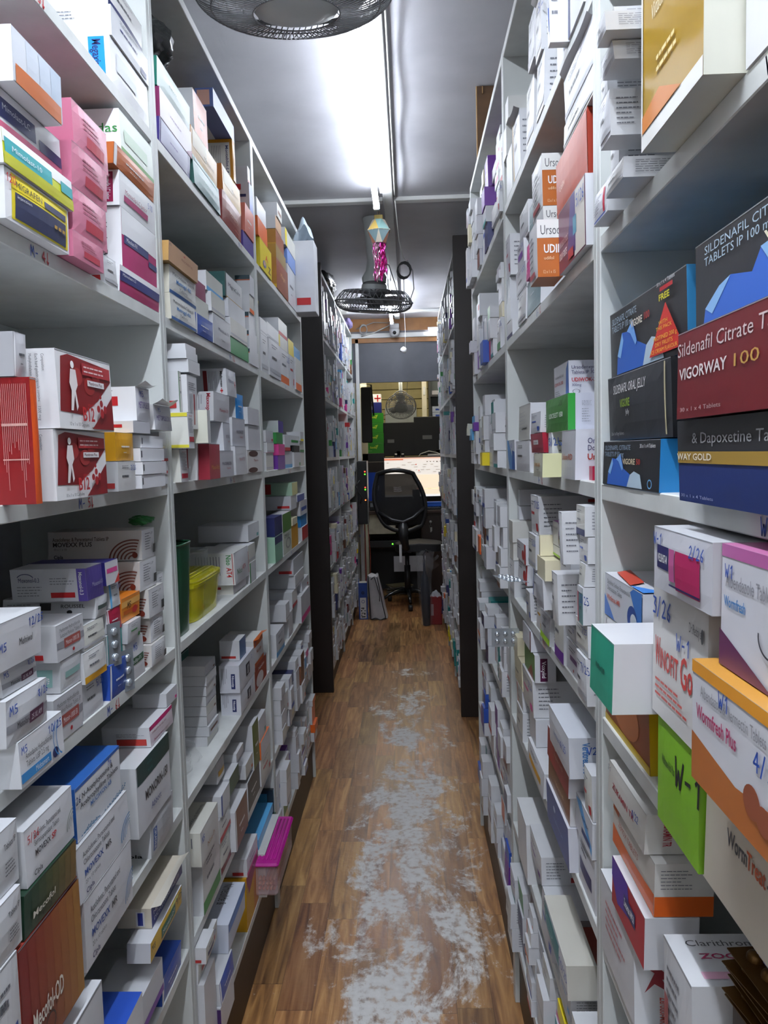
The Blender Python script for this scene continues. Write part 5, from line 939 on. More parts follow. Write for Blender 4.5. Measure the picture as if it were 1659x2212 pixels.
# ---------------------------------------------------------------- room shell
def struct(o): o['kind']='structure'; return o
XL,XR,YB,YF,ZC=-.80,.60,-2.6,10.4,2.80
def floor_mat():
    m,nt,p=node_mat('worn wood floor'); N=nt.nodes.new; Lk=nt.links.new
    tc=N('ShaderNodeTexCoord'); sp=N('ShaderNodeSeparateXYZ'); Lk(tc.outputs['Object'],sp.inputs[0])
    def ma(op,a=None,b=None,c=None):
        n=N('ShaderNodeMath'); n.operation=op
        for i,v in enumerate((a,b,c)):
            if v is None: continue
            if isinstance(v,(int,float)): n.inputs[i].default_value=v
            else: Lk(v,n.inputs[i])
        return n.outputs[0]
    x,y=sp.outputs[0],sp.outputs[1]
    xs=ma('DIVIDE',x,.098); row=ma('FLOOR',xs); 
    wn=N('ShaderNodeTexWhiteNoise'); wn.noise_dimensions='1D'; Lk(row,wn.inputs['W'])
    ys=ma('ADD',ma('DIVIDE',y,.5),ma('MULTIPLY',wn.outputs['Value'],7)); col=ma('FLOOR',ys)
    cm=N('ShaderNodeCombineXYZ'); Lk(row,cm.inputs[0]); Lk(col,cm.inputs[1])
    w2=N('ShaderNodeTexWhiteNoise'); Lk(cm.outputs[0],w2.inputs['Vector'])
    mp=N('ShaderNodeMapping'); mp.inputs['Scale'].default_value=(26,2.2,1); Lk(tc.outputs['Object'],mp.inputs[0])
    ad=N('ShaderNodeVectorMath'); ad.operation='ADD'; Lk(mp.outputs[0],ad.inputs[0]); sc=N('ShaderNodeVectorMath'); sc.operation='SCALE'; sc.inputs['Scale'].default_value=3.7; Lk(cm.outputs[0],sc.inputs[0]); Lk(sc.outputs[0],ad.inputs[1])
    g=N('ShaderNodeTexNoise'); g.inputs['Scale'].default_value=1.4; g.inputs['Detail'].default_value=7; g.inputs['Distortion'].default_value=1.1; Lk(ad.outputs[0],g.inputs['Vector'])
    cr=N('ShaderNodeValToRGB'); Lk(g.outputs[0],cr.inputs[0]); e=cr.color_ramp.elements
    e[0].position=.3; e[0].color=(*hx('68442A'),1); e[1].position=.72; e[1].color=(*hx('BC9260'),1)
    q=e.new(.5); q.color=(*hx('986C40'),1)
    hs=N('ShaderNodeHueSaturation'); Lk(cr.outputs[0],hs.inputs['Color'])
    vv=N('ShaderNodeMapRange'); Lk(w2.outputs['Value'],vv.inputs[0]); vv.inputs[3].default_value=.72; vv.inputs[4].default_value=1.3; Lk(vv.outputs[0],hs.inputs['Value'])
    hh=N('ShaderNodeMapRange'); Lk(w2.outputs['Color'],hh.inputs[0]); hh.inputs[3].default_value=.485; hh.inputs[4].default_value=.51; Lk(hh.outputs[0],hs.inputs['Hue'])
    # plank seams
    fx=ma('FRACT',xs); fy=ma('FRACT',ys)
    sx=ma('LESS_THAN',ma('MINIMUM',fx,ma('SUBTRACT',1,fx)),.012); sy=ma('LESS_THAN',fy,.005)
    seam=ma('MAXIMUM',sx,sy)
    mxs=N('ShaderNodeMix'); mxs.data_type='RGBA'; Lk(ma('MULTIPLY',seam,.45),mxs.inputs[0]); Lk(hs.outputs[0],mxs.inputs[6]); mxs.inputs[7].default_value=(*hx('2E1B10'),1)
    # worn-through pale patches, densest down the middle of the walkway
    wz=N('ShaderNodeTexNoise'); wz.inputs['Scale'].default_value=3.4; wz.inputs['Detail'].default_value=12; wz.inputs['Roughness'].default_value=.72; wz.inputs['Distortion'].default_value=.3
    m2=N('ShaderNodeMapping'); m2.inputs['Scale'].default_value=(1.5,1.0,1); m2.inputs['Location'].default_value=(3.1,1.7,0); Lk(tc.outputs['Object'],m2.inputs[0]); Lk(m2.outputs[0],wz.inputs['Vector'])
    ctr=ma('ABSOLUTE',ma('ADD',x,.03)); dens=ma('MULTIPLY',ma('SMOOTH_MIN',ctr,.34,.1),.62)
    # along the aisle: fade after ~5 m
    fy2=N('ShaderNodeMapRange'); Lk(y,fy2.inputs[0]); fy2.inputs[1].default_value=1.6; fy2.inputs[2].default_value=5.6; fy2.inputs[3].default_value=.0; fy2.inputs[4].default_value=.12
    far=N('ShaderNodeMapRange'); Lk(y,far.inputs[0]); far.inputs[1].default_value=5.2; far.inputs[2].default_value=6.2; far.inputs[3].default_value=0; far.inputs[4].default_value=.4
    val=ma('SUBTRACT',ma('SUBTRACT',ma('SUBTRACT',wz.outputs[0],dens),fy2.outputs[0]),far.outputs[0])
    wr=N('ShaderNodeMapRange'); Lk(val,wr.inputs[0]); wr.inputs[1].default_value=.368; wr.inputs[2].default_value=.455
    fn=N('ShaderNodeTexNoise'); fn.inputs['Scale'].default_value=38; fn.inputs['Detail'].default_value=6; Lk(tc.outputs['Object'],fn.inputs['Vector'])
    w3=ma('MULTIPLY',wr.outputs[0],ma('MULTIPLY_ADD',fn.outputs[0],3.6,-.75)); w4=N('ShaderNodeClamp'); Lk(w3,w4.inputs[0])
    dirt=N('ShaderNodeMix'); dirt.data_type='RGBA'; Lk(fn.outputs[0],dirt.inputs[0]); dirt.inputs[6].default_value=(*hx('C4C2BE'),1); dirt.inputs[7].default_value=(*hx('F4F4F2'),1)
    mx=N('ShaderNodeMix'); mx.data_type='RGBA'; Lk(w4.outputs[0],mx.inputs[0]); Lk(mxs.outputs[2],mx.inputs[6]); Lk(dirt.outputs[2],mx.inputs[7])
    Lk(mx.outputs[2],p.inputs['Base Color'])
    ro=N('ShaderNodeMapRange'); Lk(w4.outputs[0],ro.inputs[0]); ro.inputs[3].default_value=.32; ro.inputs[4].default_value=.7; Lk(ro.outputs[0],p.inputs['Roughness'])
    bp=N('ShaderNodeBump'); bp.inputs['Strength'].default_value=.25; bp.inputs['Distance'].default_value=.004; Lk(fn.outputs[0],bp.inputs['Height']); Lk(bp.outputs[0],p.inputs['Normal'])
    return m
def ceil_mat():
    m,nt,p=node_mat('painted ceiling'); N=nt.nodes.new; Lk=nt.links.new
    tc=N('ShaderNodeTexCoord'); n1=N('ShaderNodeTexNoise'); n1.inputs['Scale'].default_value=2.2; n1.inputs['Detail'].default_value=6; Lk(tc.outputs['Object'],n1.inputs['Vector'])
    cr=N('ShaderNodeValToRGB'); e=cr.color_ramp.elements; e[0].position=.3; e[0].color=(*hx('A0A0A6'),1); e[1].position=.7; e[1].color=(*hx('BABAC0'),1); Lk(n1.outputs[0],cr.inputs[0]); Lk(cr.outputs[0],p.inputs['Base Color'])
    mp=N('ShaderNodeMapping'); mp.inputs['Scale'].default_value=(9,3.5,1); Lk(tc.outputs['Object'],mp.inputs[0])
    n2=N('ShaderNodeTexNoise'); n2.inputs['Scale'].default_value=1.3; n2.inputs['Detail'].default_value=5; n2.inputs['Distortion'].default_value=.6; Lk(mp.outputs[0],n2.inputs['Vector'])
    bp=N('ShaderNodeBump'); bp.inputs['Strength'].default_value=.25; bp.inputs['Distance'].default_value=.008; Lk(n2.outputs[0],bp.inputs['Height']); Lk(bp.outputs[0],p.inputs['Normal'])
    p.inputs['Roughness'].default_value=.45
    return m
wallm=mat('A8A6A2',.6,noise=.08,nscale=2,name='painted wall'); cm=ceil_mat()
struct(MB().box(XL,XR+.4,YB,YF,-.05,0,floor_mat()).build('floor'))
struct(MB().box(XL,XR+.4,YB,7.62,ZC,ZC+.05,cm).build('ceiling'))
struct(MB().box(XL-.05,XL,YB,YF,0,ZC,wallm).build('wall_left'))
struct(MB().box(XR,XR+.05,YB,7.6,0,ZC,wallm).build('wall_right'))
struct(MB().box(XL-.05,XR+.05,YB-.05,YB,0,ZC,wallm).build('wall_front'))
strip=mat('D2D3D2',.45,name='white ceiling strip'); stripd=mat('6E6C70',.6,name='grey ceiling strip')
struct(MB().box(-.095,-.045,.2,7.5,ZC-.028,ZC,strip,.003).build('trim_1'))
struct(MB().box(XL,-.097,4.04,4.09,ZC-.02,ZC,strip,.002).build('trim_2'))
struct(MB().box(-.043,XR,4.04,4.09,ZC-.02,ZC,strip,.002).build('trim_3'))
struct(MB().box(XL,-.097,7.17,7.22,ZC-.02,ZC,strip,.002).build('trim_4'))
struct(MB().box(-.043,XR,7.17,7.22,ZC-.02,ZC,strip,.002).build('trim_5'))
struct(MB().box(XL,-.097,.95,1.0,ZC-.02,ZC,strip,.002).build('trim_6'))
# header beam, shutter panel and frame at the end of the aisle
wood=mat('9A6A3C',.5,noise=.25,nscale=6,name='brown wood'); pan=mat('4A4C54',.45,noise=.1,name='grey panel')
struct(MB().box(XL,XR+.4,7.60,7.66,2.68,ZC,wood).build('trim_7'))
struct(MB().box(XL,XR+.4,7.585,7.66,2.615,2.66,strip,.004).box(XL,XR+.4,7.60,7.66,2.66,2.68,stripd).build('trim_8'))
struct(MB().box(XL,XR+.4,7.60,7.66,2.57,2.614,wood).build('trim_9'))
struct(MB().box(XL,XR+.4,7.61,7.66,2.19,2.569,pan).build('wall_back_header'))
struct(MB().box(-.49,-.455,7.60,7.70,0,2.61,strip,.003).build('trim_10'))
struct(MB().box(XL,-.50,7.60,7.70,0,2.19,wallm).build('wall_back_left'))
struct(MB().box(XR+.35,XR+.4,7.6,YF,0,2.6,wallm).build('wall_right_office'))
struct(MB().box(XL,XR+.4,7.66,YF,2.55,2.6,mat('B8B6AC',.6,name='office ceiling')).build('ceiling_office'))
# planked yellow wall behind the desk
pw=mat('C9BC84',.55,noise=.08,name='cream plank'); mb=MB(); z=0
while z<2.55:
    mb.box(XL,XR+.4,YF-.02,YF,z+.003,min(z+.125,2.55),pw,.006); z+=.13
mb.box(XL,XR+.4,YF,YF+.03,0,2.6,mat('4A4430',.8,name='plank gap')); struct(mb.build('wall_back'))
struct(MB().box(.19,.25,9.6,9.66,0,2.55,mat('C9C4B0',.5,name='cream post'),.004).build('trim_11'))
struct(MB().box(-.55,-.47,9.2,9.26,0,2.55,mat('C9C4B0',.5,name='cream post'),.004).build('trim_12'))
# ---------------------------------------------------------------- tube lights
fitm=mat('D8D9DB',.35,noise=.02,name='white fitting'); capm=mat('9A9CA0',.4,name='tube cap')
def tube_light(x,y0,y1,z,label,e=1.0):
    t=thing('tube_light',label,'light',(x,(y0+y1)/2,ZC)); h=(y1-y0)/2
    MB().box(.016,.056,-h-.02,h+.02,-.024,-.0005,fitm,.004).build('fitting',t)
    MB().tube([(0,-h+.03,z-ZC),(0,h-.03,z-ZC)],.0135,mat('EEF5FF',.4,emit=TUBE_E*e,noise=0,name='lit tube'),12).build('tube',t)
    for sgn in(-1,1):
        MB().box(-.016,.016,sgn*(h-.012)-.014,sgn*(h-.012)+.014,z-ZC-.016,z-ZC+.018,fitm,.003).box(-.004,.006,sgn*(h-.012)-.004,sgn*(h-.012)+.004,z-ZC+.017,-.0005,fitm).build('end_cap',t)
tube_light(-.125,2.22,3.90,2.705,'lit white tube light on ceiling between the front fan and lantern',.68)
tube_light(-.12,5.90,7.30,2.705,'lit tube light on ceiling seen through the second cage fan',1.35)
tube_light(-.12,-.15,1.05,2.705,'lit tube light on ceiling directly above the viewer',TUBE_B)
tube_light(-.12,-2.2,-1.0,2.705,'lit tube light on ceiling behind the viewer',TUBE_B)
t=thing('tube_light','small lit tube light on the brown header above the doorway','light',(.36,7.56,2.64))
MB().tube([(-.13,0,.02),(.13,0,.02)],.016,mat('F4F8FF',.4,emit=14,noise=0,name='lit small tube'),12).build('tube',t); MB().box(-.14,.14,.0,.03,.035,.06,fitm,.003).build('fitting',t)
t=thing('tube_light','added unseen tube light on the office ceiling lighting the planked wall','light',(-.1,9.0,2.548))  # added lamp, out of sight above the header, lighting the plank wall
MB().tube([(-.5,0,-.04),(.5,0,-.04)],.014,mat('FFF4DC',.4,emit=60,noise=0,name='lit warm tube'),12).build('tube',t); MB().box(-.52,.52,-.02,.02,-.02,-.0,fitm,.003).build('fitting',t)
# ---------------------------------------------------------------- cage fans
wire=mat('85878B',.4,metal=.3,noise=.05,name='fan wire'); darkp=mat('6A6C70',.4,noise=.05,name='grey plastic'); greyp=mat('B8BEBE',.38,noise=.05,name='light grey plastic'); blade=mat('A8AAAE',.4,noise=.04,name='fan blade')
def cage_fan(loc,R,label,nw=72,tilt=(0,0,0),drop=.35,flip=False,rw=.0016):
    t=thing('cage_fan',label,'fan',loc)
    T=Matrix.Rotation(tilt[0],4,'X')@Matrix.Rotation(tilt[1],4,'Y')
    # profile of the cage: bowl below, shallow top; local z down is the blowing side
    mb=MB()
    def prof(u):   # u 0..1 from bottom hub ring to rim to top ring
        if u<.5:
            a=u/.5; r=.09*R/.21+(R-.09*R/.21)*math.sin(a*math.pi/2)**.8; z=-.055*R/.21*math.cos(a*math.pi/2)**.9
        else:
            a=(u-.5)/.5; r=R-(R-.07*R/.21)*a**1.5; z=.055*R/.21*min(1,a*2.4)
        return r,z
    lo=MB()
    for i in range(nw):
        t0=2*math.pi*i/nw; pts=[]
        for j in range(10):
            u=j/9*.5; r,z=prof(u); tw=.22*(1-j/9); pts.append(T@Vector((r*math.cos(t0+tw),r*math.sin(t0+tw),z)))
        lo.tube(pts,rw,wire,4,cap=False)
    for r,z in [prof(0),prof(.22),prof(.38)]: lo.tube([T@Vector((r*math.cos(a*.1309),r*math.sin(a*.1309),z)) for a in range(48)],rw*1.2,wire,5,closed=True)
    lo.build('lower_guard',t)
    up=MB()
    for i in range(nw//2):
        t0=2*math.pi*i/(nw//2)
        for sgn in(1,-1):
            pts=[]
            for j in range(8):
                u=.5+j/7*.5; r,z=prof(u); pts.append(T@Vector((r*math.cos(t0+sgn*min(.1,j*.05)),r*math.sin(t0+sgn*min(.1,j*.05)),z)))
            up.tube(pts,rw*.9,wire,4,cap=False)
    for r,z in [prof(.72),prof(1)]: up.tube([T@Vector((r*math.cos(a*.1309),r*math.sin(a*.1309),z)) for a in range(48)],rw*1.2,wire,5,closed=True)
    up.build('upper_guard',t)
    MB().tube([T@Vector((R*1.01*math.cos(a*.1309),R*1.01*math.sin(a*.1309),0)) for a in range(48)],.0045,wire,6,closed=True).build('rim_band',t)
    k=R/.21
    MB().lathe([(0,-.062*k),(.05*k,-.06*k),(.085*k,-.05*k),(.088*k,-.046*k),(0,-.046*k)],greyp,T=T).build('hub_disc',t)
    for i in range(3):
        a0=2.094*i+.5
        def fn(u,v,a0=a0):
            r=.04*k+(R*.86-.04*k)*u; w=.5+.5*math.sin(u*math.pi*.8+.3); a=a0+(v-.5)*1.0*w; return T@Vector((r*math.cos(a),r*math.sin(a),.012*k-(v-.5)*.05*k*w))
        MB().grid(fn,8,6,blade).build('blade',t)
    MB().lathe([(0,-.03*k),(.035*k,-.03*k),(.04*k,.03*k),(0,.03*k)],darkp,T=T).build('spindle',t)
    MB().lathe([(0,.03*k),(.06*k,.03*k),(.066*k,.05*k),(.066*k,.09*k),(.05*k,.115*k),(0,.12*k)],darkp,T=T).lathe([(.068*k,.05*k),(.07*k,.07*k),(.068*k,.09*k)],greyp,T=T).build('motor_housing',t)
    if drop:
        b0=T@Vector((0,0,.10*k)); H=ZC-loc[2]
        mb=MB(); mb.lathe([(.064*k,0),(.068*k,.03),(.045*k,.07),(.036*k,.13)],greyp,c=(b0.x,b0.y,b0.z),n=20)
        mb.lathe([(.036*k,0),(.05*k,H-b0.z-.16),(.055*k,H-b0.z-.132)],greyp,c=(b0.x,b0.y,b0.z+.13),n=20)
        mb.build('mounting_stem',t)
        MB().lathe([(0,0),(.008,.0),(.008,.012),(0,.012)],wire,c=(b0.x-.01,b0.y-.05*k,b0.z+.03),ax='y',n=8).build('pivot_bolt',t)
    return t
cage_fan((-.215,1.70,2.488),.215,'grey cage fan on ceiling nearest the viewer, cropped by top edge',nw=96,tilt=(.16,-.02),rw=.0015)
cage_fan((-.17,4.40,2.345),.215,'grey cage fan hanging on its stem behind the pink tinsel lantern',nw=72,tilt=(.12,.06),rw=.0017)
t=cage_fan((-.065,8.9,2.03),.17,'grey cage fan on office ceiling facing the aisle',nw=48,tilt=(-.95,0),drop=0,rw=.0022)
MB().tube([(0,.10,.07),(0,.13,.2),(0,.13,.519)],.022,greyp,10).lathe([(0,.519),(.07,.517),(.05,.47),(0,.46)],greyp,c=(0,.13,0)).build('mounting_stem',t)
MB().tube([(.11*math.cos(a*.33),.08,.05+.13*math.sin(a*.33)) for a in range(10)],.006,darkp,6).build('handle_ring',t)
# ---------------------------------------------------------------- hanging things near the ceiling
def rnd_pts(n,f): return [f(i/(n-1)) for i in range(n)]
paper=mat('CFC6B4',.5,noise=.1,name='lantern paper'); foil=mat('E040A0',.22,metal=.85,noise=.1,name='pink foil'); foil2=mat('F0C0D8',.2,metal=.8,noise=0,name='pale pink foil'); aquaf=mat('8FB8B4',.4,name='aqua paper'); holo=mat('B8D8E0',.15,metal=.7,noise=0,name='silver foil')
t=thing('paper_lantern','star-patterned paper lantern with pink tinsel tail hanging on the aisle ceiling','lantern',(-.12,4.0,2.62))
mb=MB(); r=.056
ring=[[Vector((rr_*math.cos(a*math.pi/3+off),rr_*.8*math.sin(a*math.pi/3+off),z)) for a in range(6)] for rr_,z,off in((.032,.055,0),(.064,0,.52),(.034,-.06,0))]
for a in range(6):
    mb.add([ring[0][a],ring[0][(a+1)%6],ring[1][a]],[[0,1,2]],paper if a%2 else aquaf)
    mb.add([ring[0][a],ring[1][a],ring[1][a-1]],[[0,1,2]],aquaf if a%2 else mat('D8B860',.5,name='yellow paper'))
    mb.add([ring[2][a],ring[1][a],ring[2][(a+1)%6]],[[0,1,2]],mat('D89A80',.5,name='peach paper') if a%2 else paper)
    mb.add([ring[2][a],ring[1][a-1],ring[1][a]],[[0,1,2]],holo)
mb.add(ring[0],[list(range(6))],paper); mb.add(ring[2],[list(range(6))],holo)
for a in range(6):     # scalloped edging
    for q in range(7):
        p=ring[1][a].lerp(ring[1][(a+1)%6],q/7); mb.lathe([(0,-.003),(.0045,0),(0,.003)],paper,c=p,n=6)
mb.build('lantern_body',t)
mb=MB(); mb.box(-.022,.022,-.012,.012,.05,.078,mat('B09A50',.5,name='olive card'),.003); mb.build('lantern_cap',t)
mb=MB(); mb.tube([(-.004,0,.078),(-.006,0,.12),(-.002,0,.175)],.0012,raw,5); mb.tube([(.006,0,.078),(.004,0,.12),(.002,0,.175)],.0012,raw,5); mb.build('string',t)
mb=MB(); rr=random.Random(5)
for i in range(48):
    x,y=rr.uniform(-.028,.03),rr.uniform(-.016,.016); ln=rr.uniform(.13,.2); w=rr.uniform(.004,.008); ph=rr.uniform(0,6); m=foil if (x>0 or i%3==0) else foil2
    def fn(u,v,x=x,y=y,ln=ln,w=w,ph=ph): return (x+(v-.5)*w*math.cos(ph+u*9)+.006*math.sin(u*7+ph),y+(v-.5)*w*math.sin(ph+u*9)+.004*math.cos(u*6+ph),-.05-u*ln)
    mb.grid(fn,12,1,m,False)
mb.build('tinsel_tail',t)
black=mat('17181A',.45,name='black plastic'); cable=mat('8A8C8C',.5,name='grey cable'); whitec=mat('D0D0CC',.45,name='white cable')
o=MB().tube([(-.035,y,ZC-.033-.004*math.sin(y*9)) for y in [1.4+.12*i for i in range(22)]],.003,whitec,6).tube([(-.035,4.0,ZC-.035),(-.02,4.2,2.62),(.0,4.3,2.56),(.01,4.32,2.55)],.003,whitec,6).build('ceiling_cable'); tag(o,'thin white cable running along the ceiling strip and drooping past the lantern','cable')
mb=MB()
for q in range(3): mb.tube([(.0+.036*math.cos(a*.5236+q)+.003*q,4.32,2.49+.042*math.sin(a*.5236+q)+.005*q) for a in range(12)],.0035,black,6,closed=True)
tag(mb.build('cable_coil'),'small coil of black cable hanging right of the pink tinsel','cable')
mb=MB().tube([(.0,4.33,2.46),(.0,4.33,2.36),(.03,4.34,2.33),(.055,4.35,2.40),(.05,4.35,2.5),(.02,4.33,2.55)],.0028,cable,6); tag(mb.build('loose_cable'),'thin grey cable looping below the black coil','cable')
mb=MB().tube([(-.13,4.38,2.56),(-.08,4.38,2.54),(-.05,4.38,2.44),(-.03,4.38,2.36),(-.04,4.38,2.3),(-.09,4.38,2.33),(-.115,4.40,2.38)],.0035,cable,6); tag(mb.build('fan_cable'),'grey power cable curving down to the motor of the lantern-side fan','cable')
# wooden board against ceiling on the right
tag(MB().box(.277,.55,2.875,2.89,2.493,2.798,mat('5A4028',.6,noise=.3,nscale=12,name='dark plywood'),.001).box(.274,.277,2.875,2.89,2.493,2.798,raw).box(.295,.298,2.870,2.875,2.77,2.796,raw).build('plywood_board'),'brown plywood board standing on right rack top against the ceiling','board')
# security camera
wp=mat('D9DADC',.3,noise=.02,name='white plastic')
t=thing('security_camera','white dome security camera on the brown header beam','camera',(-.10,7.52,2.69))
MB().box(-.045,.045,-.0,.075,.0,.05,wp,.008).build('mount_box',t)
MB().lathe([(0,.0),(.045,.0),(.05,-.02),(.044,-.055),(.028,-.075),(0,-.08)],wp).build('dome_body',t)
MB().lathe([(0,-.012),(.016,-.010),(.019,0),(0,.001)],mat('101114',.15,name='camera lens'),ax='y',c=(0,-.038,-.045)).build('lens',t)
tag(MB().tube([(-.42,7.57,2.63),(-.3,7.56,2.66),(-.18,7.55,2.71),(-.1,7.55,2.75)],.005,whitec,6).tube([(-.47,7.56,2.70),(-.3,7.57,2.76),(-.12,7.57,2.75)],.004,cable,6).build('camera_cable'),'pale cable crossing the brown header up to the dome camera','cable')
mb=MB()
for q in range(3): mb.tube([(-.40+.035*math.cos(a*.5236),7.56,2.69+.045*math.sin(a*.5236)+.004*q) for a in range(12)],.004,cable,6,closed=True)
tag(mb.build('cable_loop'),'ring of grey cable at the left end of the brown header','cable')
t=thing('hanging_lamp_holder','small white bulb holder hanging on a thin cord before the grey panel','lamp holder',(.0,7.3,2.48))
MB().tube([(0,0,0),(.004,0,.15),(-.002,0,.32)],.002,whitec,5).build('cord',t)
MB().lathe([(0,-.0),(.02,-.005),(.03,-.03),(.026,-.05),(0,-.055)],wp,T=Matrix.Rotation(.6,4,'Y')).build('holder',t); MB().lathe([(0,0),(.016,-.002),(.012,-.02),(0,-.022)],black,c=(-.034,0,-.02)).build('switch_knob',t)
# bags on top of the far left rack
def blob(name,c,s,m,label,cat,seed=1,amp=.25,n=18,parent=None):
    rr=random.Random(seed); ph=[rr.uniform(0,6) for _ in range(8)]
    def fn(u,v):
        a=u*2*math.pi; b=(v-.5)*math.pi; r=1+amp*(math.sin(3*a+ph[0])*math.cos(2*b+ph[1])*.5+math.sin(7*a+ph[2]+3*b)*.25+math.sin(11*b+ph[3]+5*a)*.2)
        return (c[0]+s[0]*r*math.cos(b)*math.cos(a),c[1]+s[1]*r*math.cos(b)*math.sin(a),c[2]+s[2]*r*math.sin(b))
    o=MB().grid(fn,n*2,n,m).build(name,parent)
    if label: tag(o,label,cat)
    return o
blob('plastic_bag',(-.60,5.6,2.715),(.12,.3,.065),mat('1A1B1E',.2,name='black bag'),'crumpled black plastic bag on top of the far left rack','bag',3)
blob('cloth_bundle',(-.58,6.45,2.71),(.11,.3,.06),mat('C8C6C0',.5,name='white cloth'),'crumpled whitish bundle on the far left rack beyond the black bag','bundle',4)
blob('purple_bag',(-.53,7.2,2.695),(.05,.14,.045),mat('6A6088',.5,name='purple bag'),'small purplish bag at far end of the left rack top','bag',6)
# ---------------------------------------------------------------- desk area
deskm=mat('33221C',.4,noise=.08,name='dark desk laminate'); metal=mat('B8B8B4',.3,metal=.8,name='bare metal')
t=thing('desk','dark brown office desk at the end of the aisle','desk',(0,8.2,0))
MB().box(-.46,.95,-.25,.35,.87,.90,deskm,.003).build('desktop',t)
MB().box(.12,.94,-.22,.32,.0,.869,deskm,.003).build('cabinet',t)
MB().box(-.46,-.43,-.22,.32,0,.869,mat('B8B49C',.5,name='cream panel'),.003).build('side_panel',t)
MB().box(-.43,.119,-.1,.3,.50,.515,deskm).box(-.43,.119,.28,.3,.0,.869,black).build('shelf',t)
d=MB().box(.13,.93,-.236,-.221,.55,.84,mat('241915',.4,name='drawer front'),.003).build('drawer',t)
MB().lathe([(0,-.246),(.014,-.246),(.014,-.237),(0,-.237)],metal,c=(.22,0,.78),ax='y').build('lock',d)
o=MB().tube([(0,0,0),(0,-.004,-.03)],.0015,metal,5).lathe([(.012,-.002),(.014,0),(.012,.002)],metal,c=(0,-.006,-.042),ax='y').box(-.006,.006,-.009,-.006,-.10,-.05,metal).box(.004,.014,-.008,-.005,-.09,-.05,metal).build('keys',loc=(.22,7.946,.775)); tag(o,'small bunch of keys hanging in the desk drawer lock','keys')
t=thing('metal_box','cream metal box with a round port under the desktop','box',(-.285,8.05,.6595)); MB().box(-.14,.14,-.06,.14,0,.209,mat('B4AE98',.4,noise=.2,name='worn cream metal'),.004).build('casing',t)
MB().lathe([(.026,-.075),(.036,-.075),(.038,-.061),(.03,-.061)],metal,c=(.05,0,.12),ax='y').lathe([(0,-.0605),(.03,-.0605)],black,c=(.05,0,.12),ax='y').build('port_ring',t)
t=thing('dvr_box','black recorder box with a green light under the cream metal box','electronics',(-.27,8.12,.516)); MB().box(-.15,.18,-.1,.12,0,.07,black,.004).build('casing',t); MB().lathe([(0,-.104),(.007,-.104),(.007,-.1)],mat('40F020',.4,emit=8,noise=0,name='green led'),c=(.09,0,.035),ax='y',n=10).build('indicator_light',t)
papers=mat('9A968C',.7,name='old papers')
mb=MB(); rr=random.Random(9)
for i in range(8): mb.box(-.12,.12,-.09,.09,i*.012,i*.012+.009,mat(rr.choice(['6A675F','8A867C','5A5A6A','7A7050']),.7,noise=.05),T=Matrix.Rotation(rr.uniform(-.5,.5),4,'Z'))
tag(mb.build('paper_pile',loc=(-.12,8.2,.0)),'messy pile of papers on the floor beneath the desk','papers')
# big lit monitor
t=thing('computer_monitor','large lit computer monitor showing a billing screen on the desk','monitor',(.08,8.33,.90))
MB().box(-.345,.345,0,.03,.11,.555,black,.004).build('casing',t)
scr=mat('EEE6DC',.4,emit=.62,noise=0,name='lit screen'); mb=MB(); mb.box(-.335,.335,-.003,-.0005,.125,.545,scr)
def sc(x0,x1,z0,z1,c,e=1.0): mb.box(x0,x1,-.0045,-.0032,z0,z1,mat(c,.4,emit=e*.6,noise=0))
sc(-.335,.335,.53,.545,'E8B8A0'); sc(-.335,-.13,.52,.532,'D87850',.8); sc(-.335,.335,.51,.519,'E8D8D0'); sc(-.335,.335,.15,.36,'F0DCC0',1.2); sc(0,.335,.205,.212,'E0906A',.8); sc(-.335,.335,.125,.14,'E8E8E8',1.2)
rr=random.Random(3)
for z in(.49,.465,.44,.41,.385):
    x=-.31
    while x<.3:
        w=rr.uniform(.015,.05)
        if rr.random()<.55: sc(x,x+w,z,z+.005,'A89A90',.5)
        x+=w+rr.uniform(.02,.06)
sc(0,.012,.465,.475,'D83020',.8); sc(.03,.042,.40,.41,'D83020',.8)
for i in range(5): sc(.12+.035*i,.132+.035*i,.495,.503,'6A6060',.4)
mb.build('screen',t)
MB().box(-.04,.04,-.01,.02,.01,.2,black,.003).box(-.12,.12,-.1,.08,0,.012,black,.004).build('stand',t)
t=thing('keyboard','dark keyboard on the desk in front of the lit monitor','keyboard',(.12,8.06,.90)); MB().box(-.21,.21,-.06,.06,0,.018,black,.003).build('base',t)
mb=MB()
for r in range(5):
    for c in range(15): mb.box(-.2+c*.0268,-.178+c*.0268,-.053+r*.021,-.036+r*.021,.018,.024,mat('3A3C42',.4,name='keys'))
mb.build('keys',t)
t=thing('blue_box','flat bright blue box on the desk right of the keyboard','box',(.25,8.16,.925)); MB().box(-.11,.12,-.05,.05,.0,.045,mat('1E5AC0',.35,name='blue plastic'),.006).build('body',t); MB().box(-.115,.125,-.055,.055,.036,.05,mat('2A66CC',.3,name='blue lid'),.004).build('lid',t)
tag(MB().box(-.1,.1,-.06,.06,0,.024,black,.003).build('black_case',loc=(.25,8.16,.90)),'black case lying under the flat blue box on the desk','case')
tag(MB().box(-.03,.03,-.03,.03,0,.06,wp,.004).box(-.02,.02,-.031,-.03,.01,.05,black).build('white_box',loc=(-.01,8.2,.90)),'small white box on the desk behind the chair back','box')
